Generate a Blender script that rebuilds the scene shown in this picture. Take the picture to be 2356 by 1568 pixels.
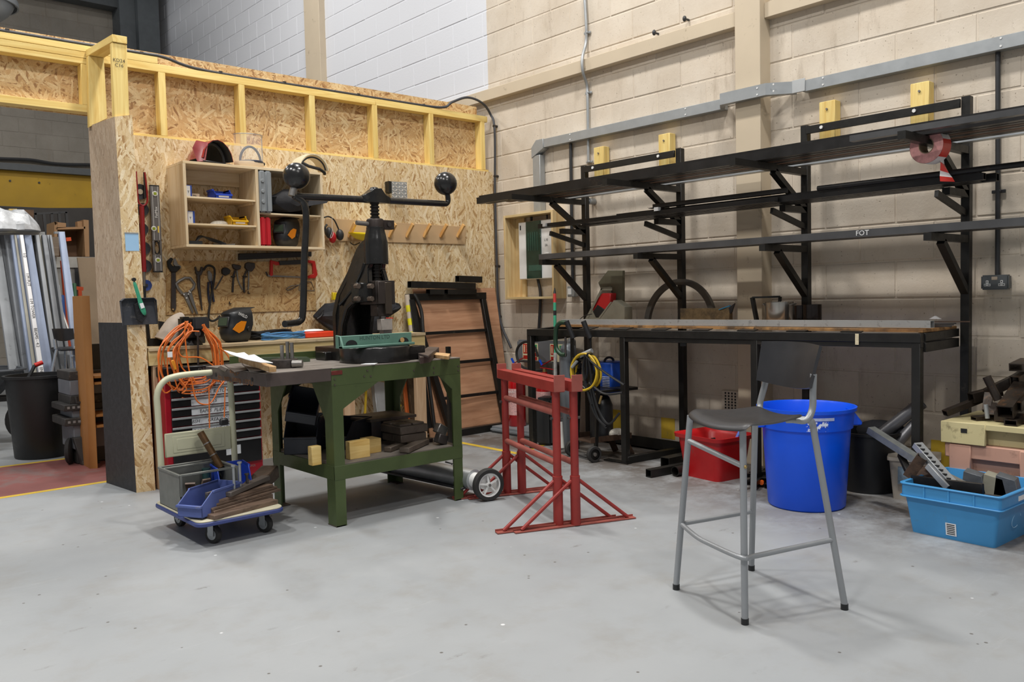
import bpy, bmesh, math, random
from mathutils import Vector, Matrix
R_ = random.Random(7)
C = bpy.context.scene.collection
for _o in list(bpy.data.objects): bpy.data.objects.remove(_o)

# ------------------------------------------------------------------ camera
FPX, CX, CY, EYE = 1939.44, 1178.0, 784.0, Vector((0, 0, 1.19))
CR = Vector((0.749889, -0.661144, -0.023547)); CU = Vector((0.052760, 0.024287, 0.998312)); CF = Vector((0.659456, 0.749866, -0.053094))
cam_d = bpy.data.cameras.new('camera'); cam = bpy.data.objects.new('camera', cam_d); C.objects.link(cam)
cam_d.sensor_width = 36; cam_d.lens = FPX / 2356 * 36; cam_d.clip_start = .05; cam_d.clip_end = 100
m3 = Matrix((CR, CU, -CF)).transposed()
cam.matrix_world = Matrix.Translation(EYE) @ m3.to_4x4()
bpy.context.scene.camera = cam
sc = bpy.context.scene
sc.view_settings.view_transform = 'Standard'; sc.view_settings.look = 'None'
sc.view_settings.gamma = 1; sc.view_settings.use_curve_mapping = False
sc.view_settings.exposure = -0.06

# ------------------------------------------------------------------ world and lamps
w = bpy.data.worlds.new('hall'); sc.world = w; w.use_nodes = True
w.node_tree.nodes['Background'].inputs[0].default_value = (.93, .96, 1.0, 1)
w.node_tree.nodes['Background'].inputs[1].default_value = .27
def lamp(x, y, z, sx, sy, watts, col=(1, .97, .93)):
    d = bpy.data.lights.new('high_bay_lamp', 'AREA'); d.shape = 'RECTANGLE'; d.size = sx; d.size_y = sy
    d.energy = watts; d.color = col
    o = bpy.data.objects.new('high_bay_lamp', d); C.objects.link(o); o.location = (x, y, z)
    return o
for lx, ly, e in ((2.9, 1.5, 165), (2.9, 4.5, 165), (-1.4, 1.5, 150), (-1.4, 4.5, 150), (1.0, -2.2, 140), (2.9, 8.6, 105), (-1.4, 8.6, 100), (1.9, 12.2, 60)):
    lamp(lx, ly, 6.6, .35, .6, e)

# ------------------------------------------------------------------ measuring helper: the world point seen at a photo pixel on a known plane
def ray(px, py): return CR * ((px - CX) / FPX) + CU * (-(py - CY) / FPX) + CF
def at(px, py, X=None, Y=None, Z=None, D=None):
    r = ray(px, py)
    t = X / r.x if X is not None else Y / r.y if Y is not None else (Z - EYE.z) / r.z if Z is not None else D
    return EYE + r * t
def fl(px, py): return at(px, py, Z=0)
def pjx(p):
    d = Vector(p) - EYE; zc = d.dot(CF)
    return (CX + FPX * d.dot(CR) / zc, CY - FPX * d.dot(CU) / zc) if zc > .05 else (-9e9, 9e9)

# ------------------------------------------------------------------ materials
def lin(c):
    if isinstance(c, str): c = tuple(int(c[i:i + 2], 16) for i in (0, 2, 4))
    return tuple((x / 255 / 12.92) if x / 255 <= .04045 else ((x / 255 + .055) / 1.055) ** 2.4 for x in c)
MATS = {}
class NT:
    def __init__(s, name):
        s.m = bpy.data.materials.new(name); s.m.use_nodes = True; s.t = s.m.node_tree; s.n = s.t.nodes; s.b = s.n['Principled BSDF']; MATS[name] = s.m
    def new(s, k, **kw):
        x = s.n.new(k)
        for a, v in kw.items(): setattr(x, a, v)
        return x
    def link(s, a, b): s.t.links.new(a, b)
    def coord(s, scale=(1, 1, 1), rand=True, world=False, rot=(0, 0, 0)):
        if world: src = s.new('ShaderNodeNewGeometry').outputs['Position']
        else:
            src = s.new('ShaderNodeTexCoord').outputs['Object']
            if rand:
                oi = s.new('ShaderNodeObjectInfo'); ml = s.new('ShaderNodeMath', operation='MULTIPLY'); ml.inputs[1].default_value = 37
                s.link(oi.outputs['Random'], ml.inputs[0])
                ad = s.new('ShaderNodeVectorMath', operation='ADD'); s.link(src, ad.inputs[0]); s.link(ml.outputs[0], ad.inputs[1]); src = ad.outputs[0]
        mp = s.new('ShaderNodeMapping'); mp.inputs['Scale'].default_value = scale; mp.inputs['Rotation'].default_value = rot
        s.link(src, mp.inputs['Vector']); return mp.outputs[0]
    def noise(s, vec, scale, detail=4, rough=.55, dist=0):
        x = s.new('ShaderNodeTexNoise'); x.inputs['Scale'].default_value = scale; x.inputs['Detail'].default_value = detail
        x.inputs['Roughness'].default_value = rough; x.inputs['Distortion'].default_value = dist; s.link(vec, x.inputs['Vector']); return x.outputs[0]
    def ramp(s, fac, stops, interp='LINEAR'):
        x = s.new('ShaderNodeValToRGB'); x.color_ramp.interpolation = interp; e = x.color_ramp.elements
        while len(e) < len(stops): e.new(.5)
        for el, (p, c) in zip(e, stops): el.position = p; el.color = (c if len(c) == 4 else (*c, 1)) if isinstance(c, tuple) else (c, c, c, 1)
        s.link(fac, x.inputs[0]); return x.outputs[0]
    def mix(s, fac, a, b, blend='MIX'):
        x = s.new('ShaderNodeMix', data_type='RGBA', blend_type=blend)
        for i, v in ((0, fac), (6, a), (7, b)):
            if isinstance(v, bpy.types.NodeSocket): s.link(v, x.inputs[i])
            elif i == 0: x.inputs[0].default_value = v
            else: x.inputs[i].default_value = (*v, 1)
        return x.outputs[2]
    def math(s, op, a, b=0.0, clamp=False):
        x = s.new('ShaderNodeMath', operation=op, use_clamp=clamp)
        for i, v in ((0, a), (1, b)):
            if isinstance(v, bpy.types.NodeSocket): s.link(v, x.inputs[i])
            else: x.inputs[i].default_value = v
        return x.outputs[0]
    def bump(s, h, strength=.3, dist=.01):
        x = s.new('ShaderNodeBump'); x.inputs['Strength'].default_value = strength; x.inputs['Distance'].default_value = dist
        s.link(h, x.inputs['Height']); s.link(x.outputs[0], s.b.inputs['Normal'])
def mat(name, col, rough=.5, metal=0, var=.12, vs=9, bump=.1, bs=90, dirt=0, dcol='3a332c', ds=14, objvar=0, alpha=1, spec=.5, coat=0, trans=0):
    if name in MATS: return MATS[name]
    t = NT(name); c = lin(col); v = t.coord()
    n = t.noise(v, vs)
    base = t.mix(t.ramp(n, [(.3, 0.0), (.7, 1.0)]), tuple(x * (1 - var) for x in c), tuple(min(1, x * (1 + var)) for x in c))
    if objvar:
        oi = t.new('ShaderNodeObjectInfo'); h = t.new('ShaderNodeHueSaturation'); t.link(base, h.inputs['Color'])
        t.link(t.math('ADD', t.math('MULTIPLY', oi.outputs['Random'], objvar * 2), 1 - objvar), h.inputs['Value']); base = h.outputs[0]
    if dirt:
        n2 = t.noise(v, ds, 6, .7); f = t.math('MULTIPLY', t.ramp(n2, [(.66 - dirt * .35, 0.0), (.78 - dirt * .25, 1.0)]), .85); base = t.mix(f, base, lin(dcol))
    t.link(base, t.b.inputs['Base Color'])
    t.link(t.math('ADD', t.math('MULTIPLY', t.noise(v, vs * 3), .25), rough - .12), t.b.inputs['Roughness'])
    t.b.inputs['Metallic'].default_value = metal; t.b.inputs['Specular IOR Level'].default_value = spec; t.b.inputs['Coat Weight'].default_value = coat
    if alpha < 1: t.b.inputs['Alpha'].default_value = alpha
    if trans: t.b.inputs['Transmission Weight'].default_value = trans
    if bump: t.bump(t.noise(v, bs, 5), bump, .004)
    return t.m
def wood(name, light, dark, axis='x', scale=1.0, rough=.6, dirt=0, knots=True, objvar=.08):
    if name in MATS: return MATS[name]
    t = NT(name); sx = {'x': (.6, 9, 9), 'y': (9, .6, 9), 'z': (9, 9, .6)}[axis]; v = t.coord(tuple(a * scale for a in sx))
    n = t.noise(v, 2.2, 5, .6, 1.2); base = t.mix(t.ramp(n, [(.35, 0.0), (.66, 1.0)]), lin(light), lin(dark))
    v2 = t.coord(tuple(a * scale * 8 for a in sx)); base = t.mix(t.math('MULTIPLY', t.noise(v2, 2, 2), .25), base, lin(dark), 'MULTIPLY')
    if knots:
        k = t.new('ShaderNodeTexVoronoi'); k.inputs['Scale'].default_value = 1.0; t.link(t.coord(tuple(3.2 if a > 1 else 1.9 for a in sx)), k.inputs['Vector'])
        base = t.mix(t.ramp(k.outputs['Distance'], [(.03, .8), (.07, 0.0)]), base, lin('7a4a20'))
    if dirt:
        base = t.mix(t.math('MULTIPLY', t.ramp(t.noise(t.coord(), 7, 6, .7), [(.62 - dirt * .35, 0.0), (.8 - dirt * .3, 1.0)]), .8), base, lin('2b241d'))
    oi = t.new('ShaderNodeObjectInfo'); h = t.new('ShaderNodeHueSaturation'); t.link(base, h.inputs['Color'])
    t.link(t.math('ADD', t.math('MULTIPLY', oi.outputs['Random'], objvar * 2), 1 - objvar), h.inputs['Value'])
    t.link(h.outputs[0], t.b.inputs['Base Color']); t.b.inputs['Roughness'].default_value = rough; t.bump(n, .12, .003)
    return t.m
def osb(name, ang, spread, plane='xz', light='f7e9c8', mid='dfc697', dark='a07848', wash=0):
    """strand board: flakes as stretched cells turned by a per-patch angle, in three layers"""
    if name in MATS: return MATS[name]
    t = NT(name); src = t.coord(world=True)
    if plane == 'yz': src = t.coord(world=True, rot=(0, 0, math.pi / 2))
    layers = []
    for i, (cs, fs, asp) in enumerate(((11, 13, 5.5), (16, 20, 5.5), (7, 9.5, 6.5))):
        off = t.new('ShaderNodeVectorMath', operation='ADD'); t.link(src, off.inputs[0]); off.inputs[1].default_value = (i * 3.7, 0, i * 5.1)
        wn = t.new('ShaderNodeTexNoise'); wn.inputs['Scale'].default_value = 6; t.link(off.outputs[0], wn.inputs['Vector'])
        wm = t.new('ShaderNodeVectorMath', operation='SCALE'); wm.inputs['Scale'].default_value = .05; t.link(wn.outputs['Color'], wm.inputs[0])
        wv = t.new('ShaderNodeVectorMath', operation='ADD'); t.link(off.outputs[0], wv.inputs[0]); t.link(wm.outputs[0], wv.inputs[1])
        vc = t.new('ShaderNodeTexVoronoi'); vc.inputs['Scale'].default_value = cs; t.link(wv.outputs[0], vc.inputs['Vector'])
        sp = t.new('ShaderNodeSeparateColor'); t.link(vc.outputs['Color'], sp.inputs[0])
        a = t.math('ADD', t.math('MULTIPLY', t.math('SUBTRACT', sp.outputs[0], .5), 2 * spread), ang)
        ro = t.new('ShaderNodeVectorRotate', rotation_type='Y_AXIS'); t.link(off.outputs[0], ro.inputs['Vector']); t.link(a, ro.inputs['Angle'])
        mp = t.new('ShaderNodeMapping'); mp.inputs['Scale'].default_value = (1, 1, asp); t.link(ro.outputs[0], mp.inputs['Vector'])
        vf = t.new('ShaderNodeTexVoronoi'); vf.inputs['Scale'].default_value = fs; t.link(mp.outputs[0], vf.inputs['Vector'])
        s2 = t.new('ShaderNodeSeparateColor'); t.link(vf.outputs['Color'], s2.inputs[0])
        layers.append((s2.outputs[0], s2.outputs[1], vf.outputs['Distance'], mp.outputs[0]))
    L0 = t.ramp(layers[0][0], [(0, lin(dark)), (.3, lin(mid)), (.62, lin(mid)), (1, lin(light))])
    L1 = t.ramp(layers[1][0], [(0, lin(dark)), (.45, lin(mid)), (1, lin(light))])
    L2 = t.ramp(layers[2][0], [(0, lin(mid)), (1, lin(light))])
    base = t.mix(t.ramp(layers[0][1], [(.5, 0.0), (.56, 1.0)]), L0, L1)
    base = t.mix(t.ramp(layers[2][1], [(.66, 0.0), (.70, 1.0)]), base, L2)
    fine = t.noise(layers[0][3], 90, 4, .7); base = t.mix(t.ramp(fine, [(.42, .36), (.58, 0.0)]), base, lin(dark))
    cloud = t.noise(t.coord(world=True), 2.1, 3); base = t.mix(t.ramp(cloud, [(.35, .22), (.65, 0.0)]), base, lin('b08a58'))
    if wash: base = t.mix(wash, base, lin('b9a794'))
    t.link(base, t.b.inputs['Base Color']); t.b.inputs['Roughness'].default_value = .62
    t.bump(layers[0][0], .18, .002)
    return t.m

# ------------------------------------------------------------------ mesh builder
WM = {}          # world matrices of things and parts
def frame(o, x=None, z=None):
    """matrix at o, local x along x, local z near z"""
    x = (Vector(x) if x else Vector((1, 0, 0))).normalized(); z = Vector(z) if z else Vector((0, 0, 1))
    y = z.cross(x).normalized(); z = x.cross(y); m = Matrix((x, y, z)).transposed().to_4x4(); m.translation = Vector(o); return m
def rz(o, a=0, tilt=0): return Matrix.Translation(Vector(o)) @ Matrix.Rotation(math.radians(a), 4, 'Z') @ Matrix.Rotation(math.radians(tilt), 4, 'X')
class MB:
    def __init__(s, F=None): s.v = []; s.f = []; s.mi = []; s.F = F or Matrix.Identity(4); s.cur = 0
    def add(s, vs, fs, T=None):
        T = s.F @ T if T else s.F; k = len(s.v); s.v += [T @ Vector(p) for p in vs]
        s.f += [tuple(i + k for i in f) for f in fs]; s.mi += [s.cur] * len(fs); return s
    def box(s, c, d, T=None, rot=None):
        x, y, z = (a / 2 for a in d); c = Vector(c)
        vs = [Vector(p) for p in ((-x, -y, -z), (x, -y, -z), (x, y, -z), (-x, y, -z), (-x, -y, z), (x, -y, z), (x, y, z), (-x, y, z))]
        if rot: rm = Matrix.Rotation(math.radians(rot[1]), 3, rot[0]); vs = [rm @ p for p in vs]
        return s.add([p + c for p in vs], [(0, 3, 2, 1), (4, 5, 6, 7), (0, 1, 5, 4), (1, 2, 6, 5), (2, 3, 7, 6), (3, 0, 4, 7)], T)
    def span(s, a, b, T=None):
        a = Vector(a); b = Vector(b); return s.box((a + b) / 2, [max(abs(x), 1e-4) for x in (b - a)], T)
    def bar(s, p, q, w, h, up=(0, 0, 1), taper=1):
        p = Vector(p); q = Vector(q); d = (q - p).normalized(); up = Vector(up)
        if abs(d.dot(up)) > .99: up = Vector((1, 0, 0))
        l = d.cross(up).normalized(); u = l.cross(d); vs = []
        for e, k in ((p, 1), (q, taper)):
            for a, b in ((-1, -1), (1, -1), (1, 1), (-1, 1)): vs.append(e + l * a * w * k / 2 + u * b * h * k / 2)
        return s.add(vs, [(3, 2, 1, 0), (4, 5, 6, 7), (0, 1, 5, 4), (1, 2, 6, 5), (2, 3, 7, 6), (3, 0, 4, 7)])
    def hollow(s, p, q, w, h, t=.003, up=(0, 0, 1)):
        p = Vector(p); q = Vector(q); d = (q - p).normalized(); up = Vector(up)
        if abs(d.dot(up)) > .99: up = Vector((1, 0, 0))
        l = d.cross(up).normalized(); u = l.cross(d); vs = []
        for e in (p, q):
            for ww, hh in ((w, h), (w - 2 * t, h - 2 * t)):
                for a, b in ((-1, -1), (1, -1), (1, 1), (-1, 1)): vs.append(e + l * a * ww / 2 + u * b * hh / 2)
        fs = []
        for i in range(4):
            j = (i + 1) % 4; fs += [(i, j, 8 + j, 8 + i), (4 + j, 4 + i, 12 + i, 12 + j), (j, i, 4 + i, 4 + j), (8 + i, 8 + j, 12 + j, 12 + i)]
        return s.add(vs, fs)
    def angle(s, p, q, w, h, t, side=1, up=(0, 0, 1)):
        """L section: a flat flange of width w and an upright of height h at its side edge"""
        p = Vector(p); q = Vector(q); d = (q - p).normalized(); l = d.cross(Vector(up)).normalized(); u = l.cross(d)
        s.bar(p, q, w, t, up); return s.bar(p + l * side * (w - t) / 2 + u * h / 2, q + l * side * (w - t) / 2 + u * h / 2, t, h, up)
    def tube(s, pts, r, n=10, caps=True, closed=False):
        pts = [Vector(p) for p in pts]; N = len(pts); rs = r if isinstance(r, (list, tuple)) else [r] * N
        tan = []
        for i in range(N):
            a = pts[(i - 1) % N] if closed or i else pts[0]; b = pts[(i + 1) % N] if closed or i < N - 1 else pts[-1]
            tan.append((b - a).normalized() if (b - a).length > 1e-9 else Vector((0, 0, 1)))
        u = tan[0].orthogonal().normalized(); vs = []
        for i in range(N):
            u = (u - tan[i] * u.dot(tan[i])); u = u.normalized() if u.length > 1e-6 else tan[i].orthogonal().normalized()
            w_ = tan[i].cross(u)
            for k in range(n):
                a = 2 * math.pi * k / n; vs.append(pts[i] + (u * math.cos(a) + w_ * math.sin(a)) * rs[i])
        fs = []
        for i in range(N if closed else N - 1):
            j = (i + 1) % N
            for k in range(n): l = (k + 1) % n; fs.append((i * n + k, i * n + l, j * n + l, j * n + k))
        if caps and not closed: fs += [tuple(range(n - 1, -1, -1)), tuple((N - 1) * n + k for k in range(n))]
        return s.add(vs, fs)
    def pipe(s, p, q, r, t=.004, n=20):
        p = Vector(p); q = Vector(q); d = (q - p).normalized(); u = d.orthogonal().normalized(); w_ = d.cross(u); vs = []
        for e, rr in ((p, r), (q, r), (q, r - t), (p, r - t)):
            for k in range(n): a = 2 * math.pi * k / n; vs.append(e + (u * math.cos(a) + w_ * math.sin(a)) * rr)
        return s.add(vs, [(i * n + k, i * n + (k + 1) % n, ((i + 1) % 4) * n + (k + 1) % n, ((i + 1) % 4) * n + k) for i in range(4) for k in range(n)])
    def lathe(s, prof, c=(0, 0, 0), n=32, T=None, ax=None):
        c = Vector(c); B = frame(c, Vector(ax).orthogonal(), ax) if ax else Matrix.Translation(c); T = T @ B if T else B
        vs = []; fs = []; idx = []
        for r, z in prof:
            if r < 1e-5: idx.append([len(vs)] * n); vs.append((0, 0, z))
            else: idx.append(list(range(len(vs), len(vs) + n))); vs += [(r * math.cos(2 * math.pi * k / n), r * math.sin(2 * math.pi * k / n), z) for k in range(n)]
        for a, b in zip(idx, idx[1:]):
            for k in range(n):
                l = (k + 1) % n; f = []
                for q in (a[k], a[l], b[l], b[k]):
                    if q not in f: f.append(q)
                if len(f) > 2: fs.append(tuple(f))
        return s.add(vs, fs, T)
    def cyl(s, p, q, r, n=16, r2=None): return s.tube([p, q], [r, r if r2 is None else r2], n)
    def ell(s, c, d, n=14, m=9, T=None):
        vs = [(0, 0, -1)]; c = Vector(c)
        for i in range(1, m):
            a = -math.pi / 2 + math.pi * i / m
            vs += [(math.cos(a) * math.cos(2 * math.pi * k / n), math.cos(a) * math.sin(2 * math.pi * k / n), math.sin(a)) for k in range(n)]
        vs.append((0, 0, 1)); L = len(vs) - 1; fs = [(0, 1 + (k + 1) % n, 1 + k) for k in range(n)]
        for i in range(m - 2): fs += [(1 + i * n + k, 1 + i * n + (k + 1) % n, 1 + (i + 1) * n + (k + 1) % n, 1 + (i + 1) * n + k) for k in range(n)]
        fs += [(1 + (m - 2) * n + k, 1 + (m - 2) * n + (k + 1) % n, L) for k in range(n)]
        return s.add([Vector((p[0] * d[0], p[1] * d[1], p[2] * d[2])) + c for p in vs], fs, T)
    def prism(s, poly, off):
        """3D polygon swept by the vector off"""
        off = Vector(off); p = [Vector(a) for a in poly]; n = len(p)
        return s.add(p + [a + off for a in p], [tuple(range(n - 1, -1, -1)), tuple(range(n, 2 * n))] + [(i, (i + 1) % n, n + (i + 1) % n, n + i) for i in range(n)])
    def loft(s, rings, closed_ring=True, caps=True):
        n = len(rings[0]); vs = [Vector(p) for r in rings for p in r]; fs = []
        for i in range(len(rings) - 1):
            for k in range(n if closed_ring else n - 1): l = (k + 1) % n; fs.append((i * n + k, i * n + l, (i + 1) * n + l, (i + 1) * n + k))
        if caps and closed_ring: fs += [tuple(range(n - 1, -1, -1)), tuple((len(rings) - 1) * n + k for k in range(n))]
        return s.add(vs, fs)
    def build(s, name, m, parent=None, label=None, cat=None, group=None, kind=None, bev=0, smooth=38, solid=0, sub=0, loc=None, seg=1):
        bm = bmesh.new(); vv = [bm.verts.new(p) for p in s.v]
        for f, k in zip(s.f, s.mi):
            try: fc = bm.faces.new([vv[i] for i in f]); fc.material_index = k
            except ValueError: pass
        bmesh.ops.recalc_face_normals(bm, faces=bm.faces[:])
        if solid: bmesh.ops.solidify(bm, geom=bm.faces[:], thickness=solid); bmesh.ops.recalc_face_normals(bm, faces=bm.faces[:])
        if bev:
            ed = [e for e in bm.edges if len(e.link_faces) == 2 and e.calc_face_angle(0) > .6]
            bmesh.ops.bevel(bm, geom=ed, offset=bev, segments=seg, affect='EDGES', clamp_overlap=True)
        if sub:
            me_ = bpy.data.meshes.new('t'); bm.to_mesh(me_); ob_ = bpy.data.objects.new('t', me_); C.objects.link(ob_); md = ob_.modifiers.new('s', 'SUBSURF'); md.levels = sub
            dg = bpy.context.evaluated_depsgraph_get(); bm.free(); bm = bmesh.new(); bm.from_object(ob_, dg); bpy.data.objects.remove(ob_)
        xs = [v.co for v in bm.verts]; lo = Vector([min(p[i] for p in xs) for i in range(3)]); hi = Vector([max(p[i] for p in xs) for i in range(3)])
        org = Vector(loc) if loc is not None else Vector(((lo.x + hi.x) / 2, (lo.y + hi.y) / 2, lo.z if parent is None else (lo.z + hi.z) / 2))
        W = Matrix.Translation(org)
        if parent is not None and parent in WM: W = Matrix.Translation(org) @ WM[parent].to_3x3().normalized().to_4x4()
        bmesh.ops.transform(bm, matrix=W.inverted(), verts=bm.verts[:])
        me = bpy.data.meshes.new(name); bm.to_mesh(me); bm.free()
        for x in (m if isinstance(m, (list, tuple)) else [m]): me.materials.append(x)
        if smooth: me.shade_smooth(); me.set_sharp_from_angle(angle=math.radians(smooth))
        o = bpy.data.objects.new(name, me); C.objects.link(o); WM[o] = W
        if parent is not None: o.parent = parent; o.matrix_basis = WM[parent].inverted() @ W
        else: o.matrix_basis = W
        tag(o, label, cat, group, kind); return o
def tag(o, label=None, cat=None, group=None, kind=None):
    for k, v in (('label', label), ('category', cat), ('group', group), ('kind', kind)):
        if v: o[k] = v
    return o
def thing(name, label, cat, W, group=None, kind=None):
    o = bpy.data.objects.new(name, None); C.objects.link(o); o.empty_display_size = .05
    W = W if isinstance(W, Matrix) else Matrix.Translation(Vector(W)); o.matrix_basis = W; WM[o] = W; return tag(o, label, cat, group, kind)
def dup(o, W=None, parent=None, label=None):
    c = o.copy(); C.objects.link(c)
    if parent is None: c.parent = None; c.matrix_basis = W; WM[c] = W
    else: c.parent = parent; WM[c] = WM[parent] @ c.matrix_basis
    if label: c['label'] = label
    for ch in [x for x in WM if x.parent == o]: dup(ch, parent=c)
    return c
def text(name, s, o, xdir, up, size, m, parent, ext=.0006, bold=0, shear=0, mirror=False, align='CENTER'):
    cu = bpy.data.curves.new('t', 'FONT'); cu.body = s; cu.size = 1; cu.extrude = 0; cu.align_x = align; cu.align_y = 'CENTER'; cu.offset = bold; cu.shear = shear; cu.resolution_u = 2
    ob = bpy.data.objects.new('t', cu); C.objects.link(ob); dg = bpy.context.evaluated_depsgraph_get(); me = bpy.data.meshes.new_from_object(ob.evaluated_get(dg)); bpy.data.objects.remove(ob)
    x = Vector(xdir).normalized(); n = x.cross(Vector(up)).normalized(); u = n.cross(x)
    b = MB(); vs = [v.co for v in me.vertices]
    b.add([Vector(o) + x * (p.x * size) + u * (p.y * size) + n * .0004 for p in vs], [tuple(p.vertices) for p in me.polygons]); bpy.data.meshes.remove(me)
    return b.build(name, m, parent, smooth=0)
def arc(c, r, a0, a1, n, u=(1, 0, 0), v=(0, 0, 1), r2=None):
    c = Vector(c); u = Vector(u); v = Vector(v); r2 = r if r2 is None else r2
    return [c + u * r * math.cos(math.radians(a0 + (a1 - a0) * i / n)) + v * r2 * math.sin(math.radians(a0 + (a1 - a0) * i / n)) for i in range(n + 1)]
def curve(pts, n=6):
    """Catmull-Rom through pts"""
    p = [Vector(a) for a in pts]; p = [p[0] * 2 - p[1]] + p + [p[-1] * 2 - p[-2]]; out = []
    for i in range(1, len(p) - 2):
        for k in range(n):
            t = k / n; a, b, c, d = p[i - 1:i + 3]
            out.append(.5 * ((2 * b) + (c - a) * t + (2 * a - 5 * b + 4 * c - d) * t * t + (3 * b - a - 3 * c + d) * t ** 3))
    out.append(p[-2]); return out
# ------------------------------------------------------------------ shared materials
def floor_mat():
    t = NT('floor_paint'); v = t.coord(rand=False, world=True)
    base = t.mix(t.ramp(t.noise(v, .9, 3), [(.3, 0.0), (.7, 1.0)]), lin('979b9e'), lin('a0a3a5'))
    base = t.mix(t.ramp(t.noise(v, 3.4, 8, .7), [(.50, 0.0), (.75, .45)]), base, lin('8b867e'))
    base = t.mix(t.ramp(t.noise(t.coord((1, 7, 1), world=True, rot=(0, 0, .5)), 1.6, 8, .75), [(.6, 0.0), (.72, .4)]), base, lin('b4b7b9'))
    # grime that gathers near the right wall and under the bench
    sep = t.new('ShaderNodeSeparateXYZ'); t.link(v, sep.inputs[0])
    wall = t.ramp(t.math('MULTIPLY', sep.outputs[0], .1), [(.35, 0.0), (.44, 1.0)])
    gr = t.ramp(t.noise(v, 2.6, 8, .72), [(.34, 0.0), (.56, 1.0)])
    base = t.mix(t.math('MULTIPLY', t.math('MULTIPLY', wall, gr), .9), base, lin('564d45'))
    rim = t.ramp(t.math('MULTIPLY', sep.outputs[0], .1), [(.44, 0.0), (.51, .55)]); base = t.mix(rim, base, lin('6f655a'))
    vo = t.new('ShaderNodeTexVoronoi'); vo.inputs['Scale'].default_value = 7; t.link(v, vo.inputs['Vector'])
    base = t.mix(t.ramp(vo.outputs['Distance'], [(.035, .8), (.05, 0.0)]), base, lin('57524c'))
    vo = t.new('ShaderNodeTexVoronoi'); vo.inputs['Scale'].default_value = 2.2; t.link(t.coord((1, 3.5, 1), world=True, rot=(0, 0, -.7)), vo.inputs['Vector'])
    sc2 = t.noise(v, 30, 5, .8); base = t.mix(t.math('MULTIPLY', t.ramp(vo.outputs['Distance'], [(.05, 1.0), (.11, 0.0)]), t.ramp(sc2, [(.45, 0.0), (.6, .55)])), base, lin('6f6b66'))
    vo = t.new('ShaderNodeTexVoronoi'); vo.inputs['Scale'].default_value = 4.3; t.link(v, vo.inputs['Vector'])
    base = t.mix(t.ramp(vo.outputs['Distance'], [(.028, .7), (.04, 0.0)]), base, lin('e6e8ea'))
    t.link(base, t.b.inputs['Base Color'])
    t.link(t.ramp(t.noise(v, 5, 6, .7), [(.3, .42), (.7, .62)]), t.b.inputs['Roughness']); t.bump(t.noise(v, 40, 6), .06, .004)
    return t.m
def block_mat(name, c1, c2, white=False):
    t = NT(name); v = t.coord(world=True); oi = t.new('ShaderNodeObjectInfo')
    base = t.mix(t.ramp(t.noise(v, 3, 5, .65), [(.35, 0.0), (.65, 1.0)]), lin(c1), lin(c2))
    h = t.new('ShaderNodeHueSaturation'); t.link(base, h.inputs['Color']); t.link(t.math('ADD', t.math('MULTIPLY', oi.outputs['Random'], .09), .95), h.inputs['Value']); base = h.outputs[0]
    # soot streaks and pits
    st = t.ramp(t.noise(t.coord((5, 5, 1.2), world=True), 1.7, 8, .75), [(.56, 0.0), (.74, .45)]); base = t.mix(st, base, lin('8d7c68'))
    pit = t.ramp(t.noise(v, 75, 3, .5), [(.25, 1.0), (.33, 0.0)])
    if white:
        sep = t.new('ShaderNodeSeparateXYZ'); t.link(v, sep.inputs[0])
        m = t.math('MULTIPLY', t.math('GREATER_THAN', sep.outputs[1], 6.06), t.math('GREATER_THAN', sep.outputs[2], 3.085))
        base = t.mix(m, base, lin('d6d8dd')); pm = t.math('MULTIPLY', pit, t.math('SUBTRACT', 1.0, t.math('MULTIPLY', m, .8)))
        base = t.mix(t.math('MULTIPLY', pm, .75), base, lin('6d5e4c'))
    else: base = t.mix(t.math('MULTIPLY', pit, .6), base, lin('5a4e42'))
    t.link(base, t.b.inputs['Base Color']); t.b.inputs['Roughness'].default_value = .82
    t.bump(t.math('ADD', t.noise(v, 60, 6, .7), t.math('MULTIPLY', pit, -.5)), .35, .004)
    return t.m
M_floor = floor_mat()
M_block = block_mat('painted_block', 'c8bba9', 'd3c8b8', True); M_blockfar = block_mat('far_block', '908a80', '9b958b')
M_beige = mat('beige_steel', 'c6b79f', .5, 0, .04, 3, .05, 60, .12, '7a6a52', 8)
M_osbl = osb('osb_vertical', math.pi / 2, .75); M_osbu = osb('osb_mixed', .3, 1.5, light='ecd5a6', mid='cfa974', dark='8a6038')
M_osbe = osb('osb_end', math.pi / 2, .5, 'yz', light='d9c8b0', mid='bda58a', dark='8f785e', wash=.35)
M_osbk = mat('osb_black', '2c2c2e', .6, 0, .3, 30, .3, 70)
M_pine = wood('pine_x', 'f2dd94', 'dfbe6c', 'x'); M_pinez = wood('pine_z', 'f2dd94', 'dfbe6c', 'z'); M_piney = wood('pine_y', 'f2dd94', 'dfbe6c', 'y')
M_black = mat('black_steel', '232220', .42, .35, .25, 8, .12, 70, .12, '4a443e', 10)
M_mill = mat('mill_steel', '2b2a2a', .4, .6, .3, 5, .08, 50, .1, '4b4038', 7)
M_galv = mat('galvanised', 'a2a6a8', .42, .45, .06, 12, .04, 60)
M_grey = mat('grey_conduit', '6c7073', .45, .1, .08); M_dark = mat('dark_conduit', '2e2f31', .45, 0, .15)
M_alu = mat('aluminium', 'b2b6b9', .38, .6, .12, 7, .05, 60, .1, '6a6a68', 9, .08)
M_steel = mat('bare_steel', '8b8884', .38, .75, .18, 9, .08, 60, .1, '4b4038', 9)
M_dsteel = mat('dark_tool_steel', '4a4543', .42, .55, .25, 12, .15, 70, .15, '2a2522', 12)
M_white = mat('white_paint', 'e4e4e2', .45, 0, .04); M_paper = mat('paper', 'e9eaec', .7, 0, .03)
M_yel = mat('yellow_paint', 'd9b63c', .6, 0, .12, 6, .05, 60, .15, 'a08a5a', 20)
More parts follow.
